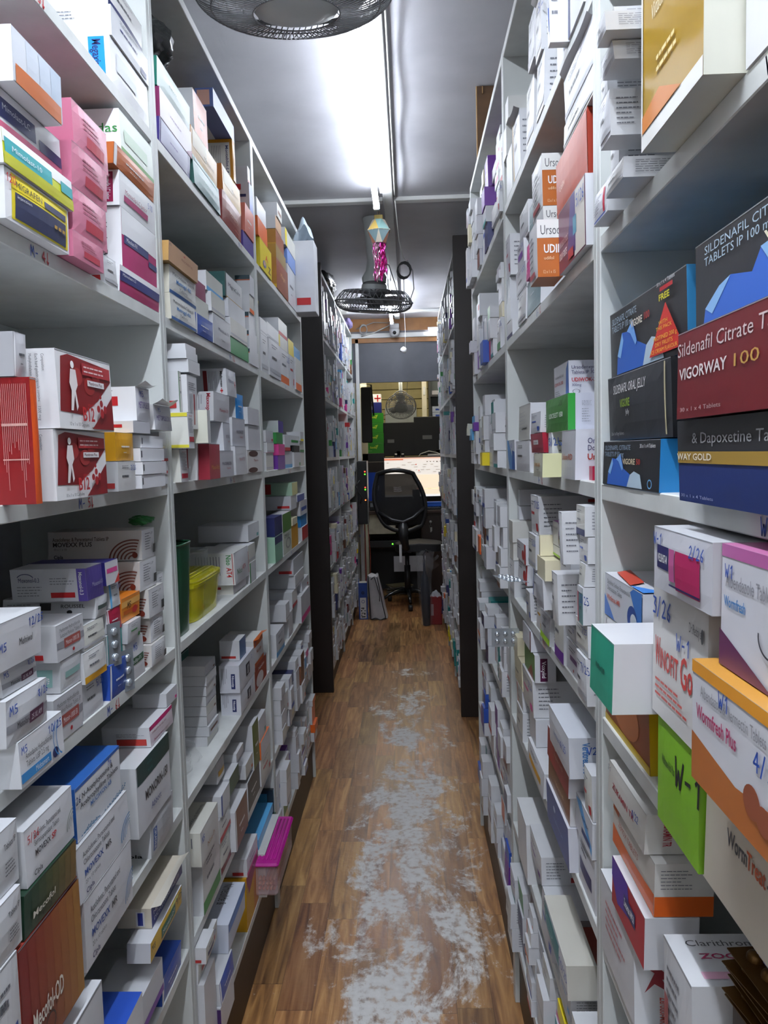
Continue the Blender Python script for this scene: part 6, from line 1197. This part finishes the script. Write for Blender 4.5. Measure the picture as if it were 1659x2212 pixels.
# left part: phones and pens on the desk
for i,(x,h,lab) in enumerate(((-.385,.10,'black phone standing at left end of the desk'),(-.30,.08,'black desk holder beside the standing black phone'))):
    tag(MB().box(-.03,.03,-.03,.03,0,h,black,.006).box(-.02,.02,-.034,-.03,h*.4,h*.8,darkp).build('phone' if i==0 else 'desk_holder',loc=(x,8.1,.90)),lab,'phone' if i==0 else 'holder')
tag(MB().box(-.07,.07,-.04,.04,0,.006,papers,T=Matrix.Rotation(.3,4,'Z')).box(-.05,.06,-.03,.03,.0065,.012,mat('B8B0C8',.5,name='lilac paper')).build('paper_slip',loc=(-.22,8.02,.90)),'loose paper slips on the desk left of the chair','papers')
# pc tower / router column hanging at the end of the left rack
t=thing('network_cabinet','tall black electronics box with red and green lights beside left rack','electronics',(-.44,7.42,.83))
MB().box(-.045,.045,-.12,.10,0,.60,black,.005).build('casing',t)
MB().box(.0455,.05,-.12,.10,.0,.60,mat('7A7C80',.3,metal=.6,name='steel edge')).build('steel_edge',t)
for z,c in((.50,'F03020'),(.475,'40F020'),(.35,'F03020'),(.33,'40F020'),(.23,'F05020')):
    MB().lathe([(0,-.004),(.006,-.003),(.006,.001)],mat(c,.4,emit=7,noise=0),c=(.03,-.121,z),ax='y',n=10).build('indicator_light',t)
MB().tube([(-.02,-.125,.42),(-.06,-.13,.36),(-.03,-.13,.3),(.0,-.125,.26),(-.02,-.13,.2)],.006,black,6).build('cable',t)
tag(MB().box(-.005,.005,0,.02,0,.83,mat('8A3028',.5)).tube([(.03,0,.8),(.05,.0,.5),(.04,0,.3),(.06,0,.05)],.003,mat('A83A2A',.5,name='red wire'),6).build('red_wire',loc=(-.44,7.56,0)),'thin red wire running down the post under the black box','wire')
# office furniture beyond the desk
bluep=mat('1E50C8',.35,name='blue chair plastic')
t=thing('visitor_chair','blue backed chair beyond the desk, left of lit monitor','chair',(-.36,9.0-.15,0)); MB().grid(lambda u,v:(-.2+.4*u,.12-.08*math.sin(u*math.pi)+.05*v,.95+.33*v),10,8,bluep).box(-.2,.2,-.25,.14,.56,.60,bluep,.01).build('seat_shell',t)
for sx in(-.18,.18):
    for sy in(-.22,.12): MB().tube([(sx,sy,0),(sx,sy,.58)],.011,black,8).build('leg',t)
MB().tube([(-.2,.14,.56),(-.22,.2,1.0),(-.19,.2,1.22),(0,.16,1.26),(.19,.2,1.22),(.22,.2,1.0),(.2,.14,.56)],.012,black,8).build('back_frame',t)
tag(MB().box(-.45,.75,-.2,.2,.0,1.40,mat('2A211E',.5,name='dark counter'),.004).build('back_counter',loc=(-.05,9.35,0)),'dark counter in the office holding green boxes and black screens','counter')
CT=1.40
def screen(loc,w,h,label):
    t=thing('computer_monitor',label,'monitor',loc); MB().box(-w/2,w/2,0,.035,.06,.06+h,black,.006).build('casing',t); MB().box(-w*.12,w*.12,-.06,.1,0,.012,black,.003).box(-.02,.02,.0,.03,.01,.12,black).build('stand',t)
    MB().box(-w*.32,-w*.12,-.001,0,h*.55,h*.65,darkp).build('label_plate',t)
screen((-.11,9.25,CT),.40,.40,'black monitor seen from behind, right of the green boxes'); screen((.36,9.25,CT),.56,.46,'wide black monitor seen from behind under the office shelf')
greenb=mat('2E8A26',.4,name='green card box')
for i in range(4):
    mb=MB(); mb.box(-.125,.125,-.09,.09,0,.118,greenb,.002)
    def sf(f,u,v,off): return (-.125+u*.25,-.09-off,v*.118)
    decorate(mb,sf,[('tb','F',.35,.5,.2,'Sunday','D8E040',.35),('p','F',[(.6,.75),(.75,.85),(.7,.6)],'B8D040'),('l','F',.1,.2,.6,.3,1,'8AC070')],{'F':(.25,.118)})
    tag(mb.build('green_box',loc=(-.41+.02*(i%2)*.2,9.30,CT+.1+i*.119)),'green printed box on the office counter, %s of its four-high stack'%['lowest','second','third','topmost'][i],'box','green boxes stacked on the counter')
mb=MB(); mb.box(-.13,.13,-.1,.1,0,.0995,mat('26282C',.5,name='dark riser'),.002); tag(mb.build('riser_box',loc=(-.41,9.30,CT)),'dark box supporting the stack of green boxes','box')
mb=MB(); mb.box(-.12,.12,-.09,.09,0,.12,mat('20286E',.4,name='navy card'),.002); mb.box(-.03,.03,-.0915,-.09,.04,.08,mat('9AA0C8',.4)); tag(mb.build('navy_box',loc=(-.42,9.30,CT+.1+4*.119+.001)),'navy blue box on top of the green box stack','box')
mb=MB(); mb.box(-.09,.09,-.07,.07,0,.10,wp,.004); mb.box(.04,.055,-.0715,-.07,.01,.09,mat('B8262A',.4,noise=0)).box(.01,.085,-.0715,-.07,.043,.057,mat('B8262A',.4,noise=0)); tag(mb.build('first_aid_box',loc=(-.39,9.30,CT+.1+4*.119+.123)),'white first-aid box with a red cross above the navy box','box')
tag(MB().box(0,.42,-.012,0,0,.32,mat('C4CCCC',.3,name='whiteboard'),.003).build('whiteboard',loc=(-.29,10.37,1.78)),'plain white board on the cream planked wall','board')
for i,x in enumerate((-.14,-.06)):
    tag(MB().lathe([(0,0),(.022,0),(.024,.05),(.016,.065),(.014,.085),(0,.086)],mat('26222A',.25,name='dark bottle')).lathe([(.0145,.066),(.0145,.088),(0,.089)],wp).box(-.015,.015,-.026,-.0245,.015,.045,wp).build('bottle',loc=(x,9.18,CT)),['small dark bottle in front of the black monitor, left one of two','small dark bottle in front of the black monitor, right one of two'][i],'bottle')
tag(MB().box(-.05,.05,-.05,.05,0,.05,mat('A89A70',.5,name='tan box'),.004).build('tan_box',loc=(-.225,9.2,CT)),'small tan box between green boxes and the dark bottles','box')
tag(MB().box(-.075,.075,-.05,.05,0,.075,wp,.005).build('adapter_box',loc=(.31,9.16,CT)),'white adapter box on the counter amid the coiled cables','box')
mb=MB()
for q in range(4): mb.tube([(.5+(.09+.01*q)*math.cos(a*.5236+q),9.15+.02*math.sin(a*1.1+q),CT+.055+.045*math.sin(a*.5236+q)) for a in range(12)],.005,whitec,6,closed=True)
mb.tube([(.1,9.13,CT+.01),(.15,9.13,CT+.08),(.25,9.13,CT+.11),(.34,9.13,CT+.09),(.42,9.13,CT+.06)],.006,whitec,6); tag(mb.build('white_cable'),'coiled white cables on the counter below the wide black monitor','cable')
# office wall shelf at right
t=thing('wall_shelf','dark wall shelf with small cartons right of the planked wall','shelf',(.62,9.9,1.85))
sb=mat('3A3C40',.5,name='dark shelf'); MB().box(-.32,.35,.12,.14,-.05,.72,mat('8E9A9C',.5,name='grey shelf back')).build('back_panel',t)
for z in(-.03,.34): MB().box(-.32,.35,-.14,.12,z,z+.025,sb).build('shelf_board',t)
MB().box(-.34,-.32,-.14,.14,-.05,.72,sb).build('side_panel',t)
rr=random.Random(21); k=0
LBL=['lowest at left','second up at left','third up at left','lowest in the middle','second up in the middle','third up in the middle','lowest at right','second up at right']
for (x,w,z0,ns,hh) in((-.2,.2,1.845,3,.075),(.02,.11,1.845,3,.07),(.16,.1,1.845,2,.08)):
    for i in range(ns):
        mb=MB(); mb.box(-w/2,w/2,-.08,.08,0,hh-.002,mat(rr.choice(['C8CCD4','C0C4CC','B8C4D8']),.4),.002); mb.box(-w*.3,w*.2,-.0812,-.08,hh*.3,hh*.6,mat(rr.choice(['2A4AA0','2A4AA0','3A3A5A']),.4))
        tag(mb.build('small_carton',loc=(.62+x,9.84,z0+i*hh)),'small white and blue carton on lower office shelf, %s'%LBL[k],'carton','cartons on the office shelf'); k+=1
for i in range(4):
    mb=MB(); mb.box(-.075,.075,-.07,.07,0,.073,mat('C4C6CC',.4),.002).box(-.05,.05,-.0712,-.07,.03,.04,mat('6A6C74',.4)); tag(mb.build('small_carton',loc=(.68,9.84,2.215+i*.0745)),'white carton on upper office shelf, %s of four stacked'%['lowest','second','third','topmost'][i],'carton','cartons on the office shelf')
tag(MB().box(-.13,.13,-.06,.06,0,.05,mat('C8C8D0',.4),.002).box(.06,.1,-.0612,-.06,.01,.035,mat('6A4A9A',.4)).build('flat_carton',loc=(.45,9.84,2.215)),'flat white carton with purple mark on upper office shelf','carton')
tag(MB().lathe([(0,0),(.03,0),(.034,-.04),(.012,-.07),(.012,-.12),(0,-.12)],mat('2A2422',.4,name='dark fitting')).lathe([(0,-.11),(.03,-.125),(.04,-.16),(.02,-.185),(0,-.19)],mat('4A2A20',.35,name='brown bulb')).build('hanging_bulb',loc=(-.27,9.2,2.545)),'dark bulb hanging from the office ceiling, left of the small fan','bulb')
tag(MB().box(-.07,.05,-.02,.02,0,.62,black,.01).tube([(-.08,-.03,0),(-.1,-.03,.3),(-.08,-.03,.66),(.05,-.03,.64),(.07,-.03,.3)],.01,black,6).build('wall_television',loc=(-.44,8.7,1.62)),'black screen seen edge-on at left of the doorway','screen')
tag(MB().lathe([(0,.0),(.09,.0),(.1,-.03),(.06,-.1),(0,-.11)],mat('9AA0A2',.4,name='grey lamp')).build('ceiling_bracket',loc=(-.41,8.3,2.545),rot=(0,0,0)),'grey bracket hanging beside the top left doorway corner','bracket')
tag(MB().tube([(.03,9.62,2.549),(.01,9.6,2.3),(.0,9.55,2.05),(-.2,9.5,1.98),(-.36,9.5,1.94)],.003,black,5).build('hanging_cord'),'thin dark cord from the office fan across the planked wall','cord')
tag(MB().box(-.012,.012,0,.012,0,.1,wp,.003).build('wall_switch',loc=(.22,9.585,2.2)),'upper white switch box on the cream post','switch'); tag(MB().box(-.03,.03,0,.012,0,.15,wp,.003).build('wall_switch',loc=(.22,9.585,1.75)),'lower white switch plate on the cream post','switch')
# ---------------------------------------------------------------- mesh office chair
mesh=mat('0C0D0F',.8,noise=0,alpha=.975,name='black mesh'); fr=mat('17181B',.35,name='black chair frame'); seatm=mat('1C1E22',.65,name='dark grey seat fabric')
t=thing('office_chair','black mesh-back office chair on castors before the desk','chair',(.0,7.42,0))
def bk(u,v):
    x=(u-.5)*2; w=.17+.07*math.sin(math.pi*min(1,v*1.05))**.8; z=.80+.50*v
    return Vector((-.125+x*w+(1-v)*.07,-.04-.05*(1-x*x)+.09*v**2*.3,z))
loop=[bk(0,i/10) for i in range(1,11)]+[bk(i/8,1)+Vector((0,0,.035*math.sin(math.pi*i/8))) for i in range(1,8)]+[bk(1,1-i/10) for i in range(0,10)]+[bk(1-i/8,0)-Vector((0,0,.05*math.sin(math.pi*i/8))) for i in range(0,9)]
MB().tube(loop,.022,fr,8,closed=True).build('back_frame',t)
MB().grid(lambda u,v:bk(.03+.94*u,.02+.98*v),14,14,mesh).build('back_mesh',t)
mb=MB()
mb.tube([bk(0,.28),bk(.25,.12)+Vector((0,-.02,0)),bk(.5,.08)+Vector((0,-.03,0)),bk(.75,.16)+Vector((0,-.02,0)),bk(1,.35)],.02,fr,8)
mb.build('lumbar_bar',t)
mb=MB()
for k in range(5): mb.tube([bk(.08,.78-.02*k),bk(.5,.74-.02*k)+Vector((0,-.006,0)),bk(.92,.79-.02*k)],.0015,mat('8A8C90',.5,name='mesh highlight'),4)  # pale lines paint highlights onto the black mesh
mb.build('mesh_highlights',t)
MB().tube([(-.06,-.09,.83),(-.06,-.12,.7),(-.04,-.10,.60),(-.0,.02,.555)],[.05,.045,.035,.03],fr,8).build('back_support',t)
def se(u,v): a=u*2*math.pi; c,s_=math.cos(a),math.sin(a); k=(abs(c)**2.6+abs(s_)**2.6)**(-1/2.6); r=min(1,v*2.2) if v<.5 else 1; return (.09+.235*k*c*r,.14+.235*k*s_*r,.63-.02*abs(c*k)*r+.012*(1-r) if v<.5 else .63-.02*abs(c*k)-.07*(v-.5)*2)
MB().grid(se,32,12,seatm).build('seat',t)
MB().box(-.12,.10,.0,.2,.53,.565,fr,.01).tube([(-.03,.10,.55),(-.03,.10,.17)],.022,fr,10).tube([(-.03,.10,.4),(-.03,.10,.12)],.032,fr,10).build('gas_column',t)
for i in range(5):
    a=-1.49+i*1.2566; dx,dy=math.cos(a),math.sin(a); c0=Vector((-.03,.10,0))
    mb=MB().tube([c0+Vector((0,0,.14)),c0+Vector((dx*.08,dy*.08,.15)),c0+Vector((dx*.2,dy*.2,.12)),c0+Vector((dx*.28,dy*.28,.075))],[.024,.024,.018,.014],mat('1A1B1E',.15,name='glossy black'),8); lg=mb.build('leg',t)
    p=c0+Vector((dx*.285,dy*.285,.03)); MB().lathe([(0,-.022),(.028,-.02),(.03,0),(.028,.02),(0,.022)],black,c=p,ax='x',n=14).build('castor',lg)
MB().tube([(.36,.0,.78),(.36,.2,.78)],.018,fr,8).tube([(.3,.14,.56),(.37,.14,.60),(.36,.12,.78)],.014,fr,8).build('armrest',t)
tag(MB().box(-.17,.16,-.012,0,0,.16,mat('C4C4C8',.5,name='white paper')).build('paper_sheet',loc=(.0,7.955,.27)),'white sheet standing under the desk behind the chair column','sheet')
tag(MB().box(-.012,.012,-.002,.002,0,.17,wp).build('price_tag',loc=(-.09,7.28,.46)),'long white tag hanging below the chair back','tag')
# ---------------------------------------------------------------- things on the floor
t=thing('lever_arch_binder','upright blue lever arch binder with white spine label by left rack','binder',(-.435,6.90,0),(0,0,.05))
bb=mat('24489A',.4,noise=.08,name='blue board'); mb=MB(); mb.box(-.04,.04,0,.004,0,.335,bb,.001).box(-.04,-.037,.004,.27,0,.335,bb).box(.037,.04,.004,.27,0,.335,bb); mb.build('cover',t)
mb=MB(); mb.box(-.028,.028,-.001,0,.01,.20,wp).box(-.018,.018,-.0018,-.001,.02,.03,black)
for i,(x,z,w,h) in enumerate(((-.02,.10,.03,.008),(-.005,.09,.006,.02),(-.022,.075,.012,.012),(.008,.078,.016,.006),(-.018,.055,.02,.007),(.006,.045,.012,.016),(-.02,.035,.01,.01))): mb.box(x,x+w,-.0018,-.001,z,z+h,black)
mb.lathe([(.011,-.0018),(.015,-.0018)],bb,c=(0,0,.165),ax='y',n=20); mb.build('spine_label',t); MB().lathe([(.008,-.003),(.013,-.003),(.013,0)],black,c=(0,0,.245),ax='y',n=16).build('finger_ring',t); MB().box(-.034,.034,.006,.25,.01,.31,mat('B8B4A8',.6,name='paper stack')).build('papers',t)
t=thing('carry_bag','white cloth bag with black piping standing beside the blue binder','bag',(-.30,6.86,0))
bagm=mat('B4B4B8',.5,noise=.12,bump=.3,name='white bag cloth')
def bg(u,v):
    a=u*2*math.pi; c,s_=math.cos(a),math.sin(a); k=(abs(c)**4+abs(s_)**4)**-.25; tp=1-.35*v
    return Vector((.0+.085*k*c*tp*(1-.1*v)-.045*v,.15+.14*k*s_*(1-.25*v),.0+.385*v+.008*math.sin(a*6+v*9)))
MB().grid(bg,36,12,bagm).add([bg(i/36,1) for i in range(36)],[list(range(36))],bagm).build('body',t)
for u in(.635,.865): MB().tube([bg(u,j/12)*1.01 for j in range(13)],.005,black,6).build('piping',t)
MB().tube([bg(.635+.23*j/10,.01)+Vector((0,-.003,.005)) for j in range(11)],.005,black,6).build('piping',t)
MB().tube([bg(.7,.95),bg(.7,.95)+Vector((.02,-.01,.02)),bg(.8,.95)+Vector((.0,-.01,.01)),bg(.85,.6)+Vector((.0,-.012,0)),bg(.83,.45)+Vector((0,-.012,0))],.004,black,6).build('strap',t)
t=thing('wrapped_umbrella','dark umbrella in clear plastic leaning by right rack','umbrella',(.13,6.62,0),(0,-.02,0))
MB().lathe([(0,0),(.03,.0),(.036,.1),(.042,.3),(.03,.42),(.012,.47),(.01,.58),(0,.58)],mat('1E2536',.5,noise=.1,name='navy cloth'),n=14).build('canopy',t)
clear=mat('D8DCE0',.12,alpha=.09,noise=0,name='clear plastic film')
def wr(u,v):
    a=u*2*math.pi; r=(.045+.02*v+.03*max(0,v-.7))*(1+.14*math.sin(5*a+v*9)+.08*math.sin(11*a-v*14)); return (r*math.cos(a)+.03*max(0,v-.75),r*math.sin(a),.005+.64*v)
MB().grid(wr,30,16,clear).build('plastic_sleeve',t)
def wf(u,v): return (-.06+.17*u+.02*math.sin(v*9),-.05+.03*math.sin(u*8+v*5),.52+.11*v+.03*math.sin(u*6))
MB().grid(wf,14,8,clear).build('plastic_flap',t)
MB().tube([(0,.02,.56),(.0,.0,.62),(.02,-.01,.66),(.04,-.01,.64)],.008,black,6).build('handle',t)
t=thing('red_folder','dark red plastic folder standing between umbrella and right rack','folder',(.215,6.66,0)); redf=mat('8E1620',.3,noise=.06,name='red plastic'); MB().box(-.055,.05,-.02,.06,0,.245,redf,.003).build('body',t); MB().box(-.045,-.022,-.0212,-.02,.08,.18,mat('B8A0A4',.5)).build('label_strip',t)
def cr_(u,v): return (-.045+.09*u,-.018+.07*v+.01*math.sin(u*7),.246+.05*math.sin(u*3.1)*math.sin(v*3.1)+.006*math.sin(u*17+v*9))
MB().grid(cr_,12,8,mat('C8CCD4',.2,alpha=.7,noise=0,name='white film')).build('wrapping',t)
# ---------------------------------------------------------------- odd things on the near racks
def tub(name,label,cat,c,dx,dy,h,m,lidm,tp=.85,lid=True,group=None,rz=0,wall=.0015,extra=None):
    t=thing(name,label,cat,c,(0,0,rz),group)
    def fn(u,v):
        a=u*2*math.pi; cc,s_=math.cos(a),math.sin(a); k=(abs(cc)**5+abs(s_)**5)**-.2; q=tp+(1-tp)*v; return (dx/2*k*cc*q,dy/2*k*s_*q,h*v)
    MB().grid(fn,40,8,m).add([fn(i/40,0) for i in range(40)],[list(range(40))[::-1]],m).build('body',t)
    MB().tube([fn(i/40,1) for i in range(40)],.0025,lidm if lid else m,6,closed=True).build('rim',t)
    if lid:
        def lf(u,v):
            a=u*2*math.pi; cc,s_=math.cos(a),math.sin(a); k=(abs(cc)**5+abs(s_)**5)**-.2; r=[0,.5,.86,.9,1.03,1.03][int(v*5+.01)]; z=[.012,.012,.012,.006,.006,-.006][int(v*5+.01)]; return (dx/2*k*cc*r,dy/2*k*s_*r,h+z)
        MB().grid(lf,40,5,lidm,False).build('lid',t)
        mb=MB()
        for q in range(5): mb.tube([(-dx*.3+dx*.15*q,-dy*.36,h+.0135),(-dx*.3+dx*.15*q,dy*.36,h+.0135)],.0018,lidm,5)
        mb.build('lid_ribs',t)
    return t
yel=mat('C9C41E',.12,alpha=.62,noise=0,name='yellow clear plastic'); zD=LOW['D']+BT
t=tub('yellow_tub','translucent yellow lidded tub of strips on the fourth shelf','tub',(-.524,1.795,zD+.001),.10,.27,.085,yel,yel)
for i,(x,y,z,r) in enumerate(((-.0,-.03,.03,.5),(.01,.03,.02,1.2),(-.01,.05,.035,.2))): tag(MB().box(-.014,.014,-.055,.055,-.0,.012,mat('C89A20',.3,metal=.4,name='gold pack'),.002).build('gold_pack',loc=(-.524+x*.5,1.78+y*.9,zD+.006+z),rot=(.2*i,.1,r*.4)),['gold pack lying in yellow tub, nearest','gold pack lying in yellow tub, middle','gold pack lying in yellow tub, farthest'][i],'pack')
tub('green_bin','tall dark green plastic bin at the left end of the fourth shelf','bin',(-.525,1.583,zD+.0005),.115,.125,.19,mat('174A30',.25,alpha=.93,name='green plastic'),None,lid=False)
clr=mat('C8D0D4',.1,alpha=.3,noise=0,name='clear plastic'); tub('clear_container','clear plastic container behind the yellow tub','container',(-.565,1.978,zD+.0005),.07,.07,.13,clr,clr,lid=False)
mag=mat('B0188A',.25,name='magenta plastic')
t=thing('pencil_box','clear box of pencils with a magenta lid jutting from bottom shelf','box',(-.435,2.26,.235))
MB().box(-.042,.032,-.14,.14,0,.09,mat('C8B0B4',.12,alpha=.42,noise=0,name='clear pink plastic'),.008).build('body',t)
mb=MB(); mb.box(-.048,.038,-.148,.148,.09,.102,mag,.005)
for q in range(6): mb.tube([(-.034+.0115*q,-.125,.102),(-.034+.0115*q,.125,.102)],.003,mag,6)
mb.build('lid',t)
mb=MB(); rr=random.Random(4)
k=0
for i in range(6):
    for j in range(3):
        o=MB().tube([(0,-.12,0),(0,.12,0)],.0045,mat(rr.choice(['B86A4A','C07A5A','A85A48']),.5,name='pencil'),6).build('pencil',loc=(-.435-.034+.0105*i,2.26,.247+.014*j)); k+=1
        tag(o,'reddish pencil among the pencils inside magenta-lidded box','pencil','pencils in the magenta lidded box')
# clear tubs low on the far left rack
for (y,z,c2,lab) in((5.02,.125,'C8D0D4','clear tub with pale lid low on the fourth left bay'),(5.3,.125,'C8D0D4','clear tub holding discs beside the pale lidded tub')):
    pass
# blister strips
foilm=mat('B8C0C8',.22,metal=.7,noise=.03,name='blister foil')
def blister(loc,rot,label,m=foilm,nx=2,ny=5,group='blister strips'):
    t=thing('blister_strip',label,'blister strip',loc,rot); w,l=.018*nx+.01,.02*ny+.008
    MB().box(-w/2,w/2,-l/2,l/2,0,.0008,m).build('foil_sheet',t)
    mb=MB()
    for i in range(nx):
        for j in range(ny): mb.lathe([(.0065,0),(.006,.003),(.004,.0045),(0,.005)],m,c=((i-(nx-1)/2)*.018,(j-(ny-1)/2)*.02,.0008),n=10)
    mb.build('blister_pockets',t); return t
blister((.232,1.90,1.035),(0,-1.57,1.57),'silver blister strip standing at far end of the fourth right shelf',nx=2,ny=3)
blister((.215,1.66,1.222),(0,.1,.3),'pale blister strip resting on a small carton among right-hand cartons',nx=2,ny=4)
blister((-.462,1.165,1.215),(1.57,0,1.2),'silver blister strip wedged between cartons on the fourth shelf, upper',nx=1,ny=3)
blister((-.462,1.215,1.160),(1.57,0,1.2),'silver blister strip wedged between cartons on the fourth shelf, lower',nx=1,ny=3)
bronze=mat('6A4A20',.3,metal=.7,noise=.2,name='bronze foil')
for i in range(6):
    t=blister((.335,.60,1.002+.0085*i),(0,0,.1+.06*math.sin(i*2)),'bronze foil strip of round pockets, %s of six stacked at lower right'%['lowest','second','third','fourth','fifth','topmost'][i],bronze,4,6)
    t.scale=(1.25,1.25,1.4)
tag(MB().box(.285,.385,.52,.68,.808,1.0,mat('3A2A1C',.5,name='brown carton'),.002).build('brown_box'),'dark brown box under the bronze foil strips','box')
# shrink-wrapped flat packs, left bay two, sixth shelf
blob('plastic_wrapper',(-.53,1.60,.86),(.055,.045,.052),clear,'crinkled clear wrapper around flat packs on the fifth shelf','wrapper',12,.5)
# bottles and pouches on top of the cartons, second left bay
blob('dark_pouch',(-.53,1.66,2.365),(.05,.10,.045),mat('2A2C2C',.2,name='dark pouch'),'glossy dark pouch on cartons, top shelf of second left bay','pouch',8,.3)
blob('yellow_pouch',(-.52,2.6,2.01),(.03,.06,.02),mat('B8B020',.3,name='yellow pouch'),'yellow crinkled pouch on top of third left bay cartons','pouch',9,.4)
blob('green_sachets',(-.51,1.445,1.385),(.022,.02,.008),mat('2A7A3A',.3,name='green sachet'),'green sachets on cartons beside the first upright','sachets',10,.4)
# big open white carton at the end of the third left bay
t=thing('large_carton','large white carton with red label jutting from third left bay','carton',(-.44,3.422,2.113))
MB().box(-.03,.06,-.06,.06,0,.30,mat('CFD1D6',.35,bump=.1,name='white card'),.002).box(-.02,.04,-.0612,-.06,.03,.06,mat('B8262A',.4)).build('body',t)
def cm_(u,v): return (-.028+.085*u,-.055+.11*v,.302+.10*math.sin(u*3.1)*(.6+.4*math.sin(v*5))+.01*math.sin(u*13+v*7))
MB().grid(cm_,14,10,mat('C4D4E0',.15,alpha=.75,noise=0,name='pale film')).build('film_wrapping',t)
# tilted small carton jutting over the dark panel, right side
mb=MB(); carton_mesh(mb,'R',.06,.03,.045,'CFCBB8','C8C4B0',[('l','F',.1,.2,.9,.8,6)],random.Random(2),True); tag(mb.build('jutting_carton',loc=(.257,2.975,1.556),rot=(0,.1,0)),'small cream carton jutting toward the dark panel at right','carton')
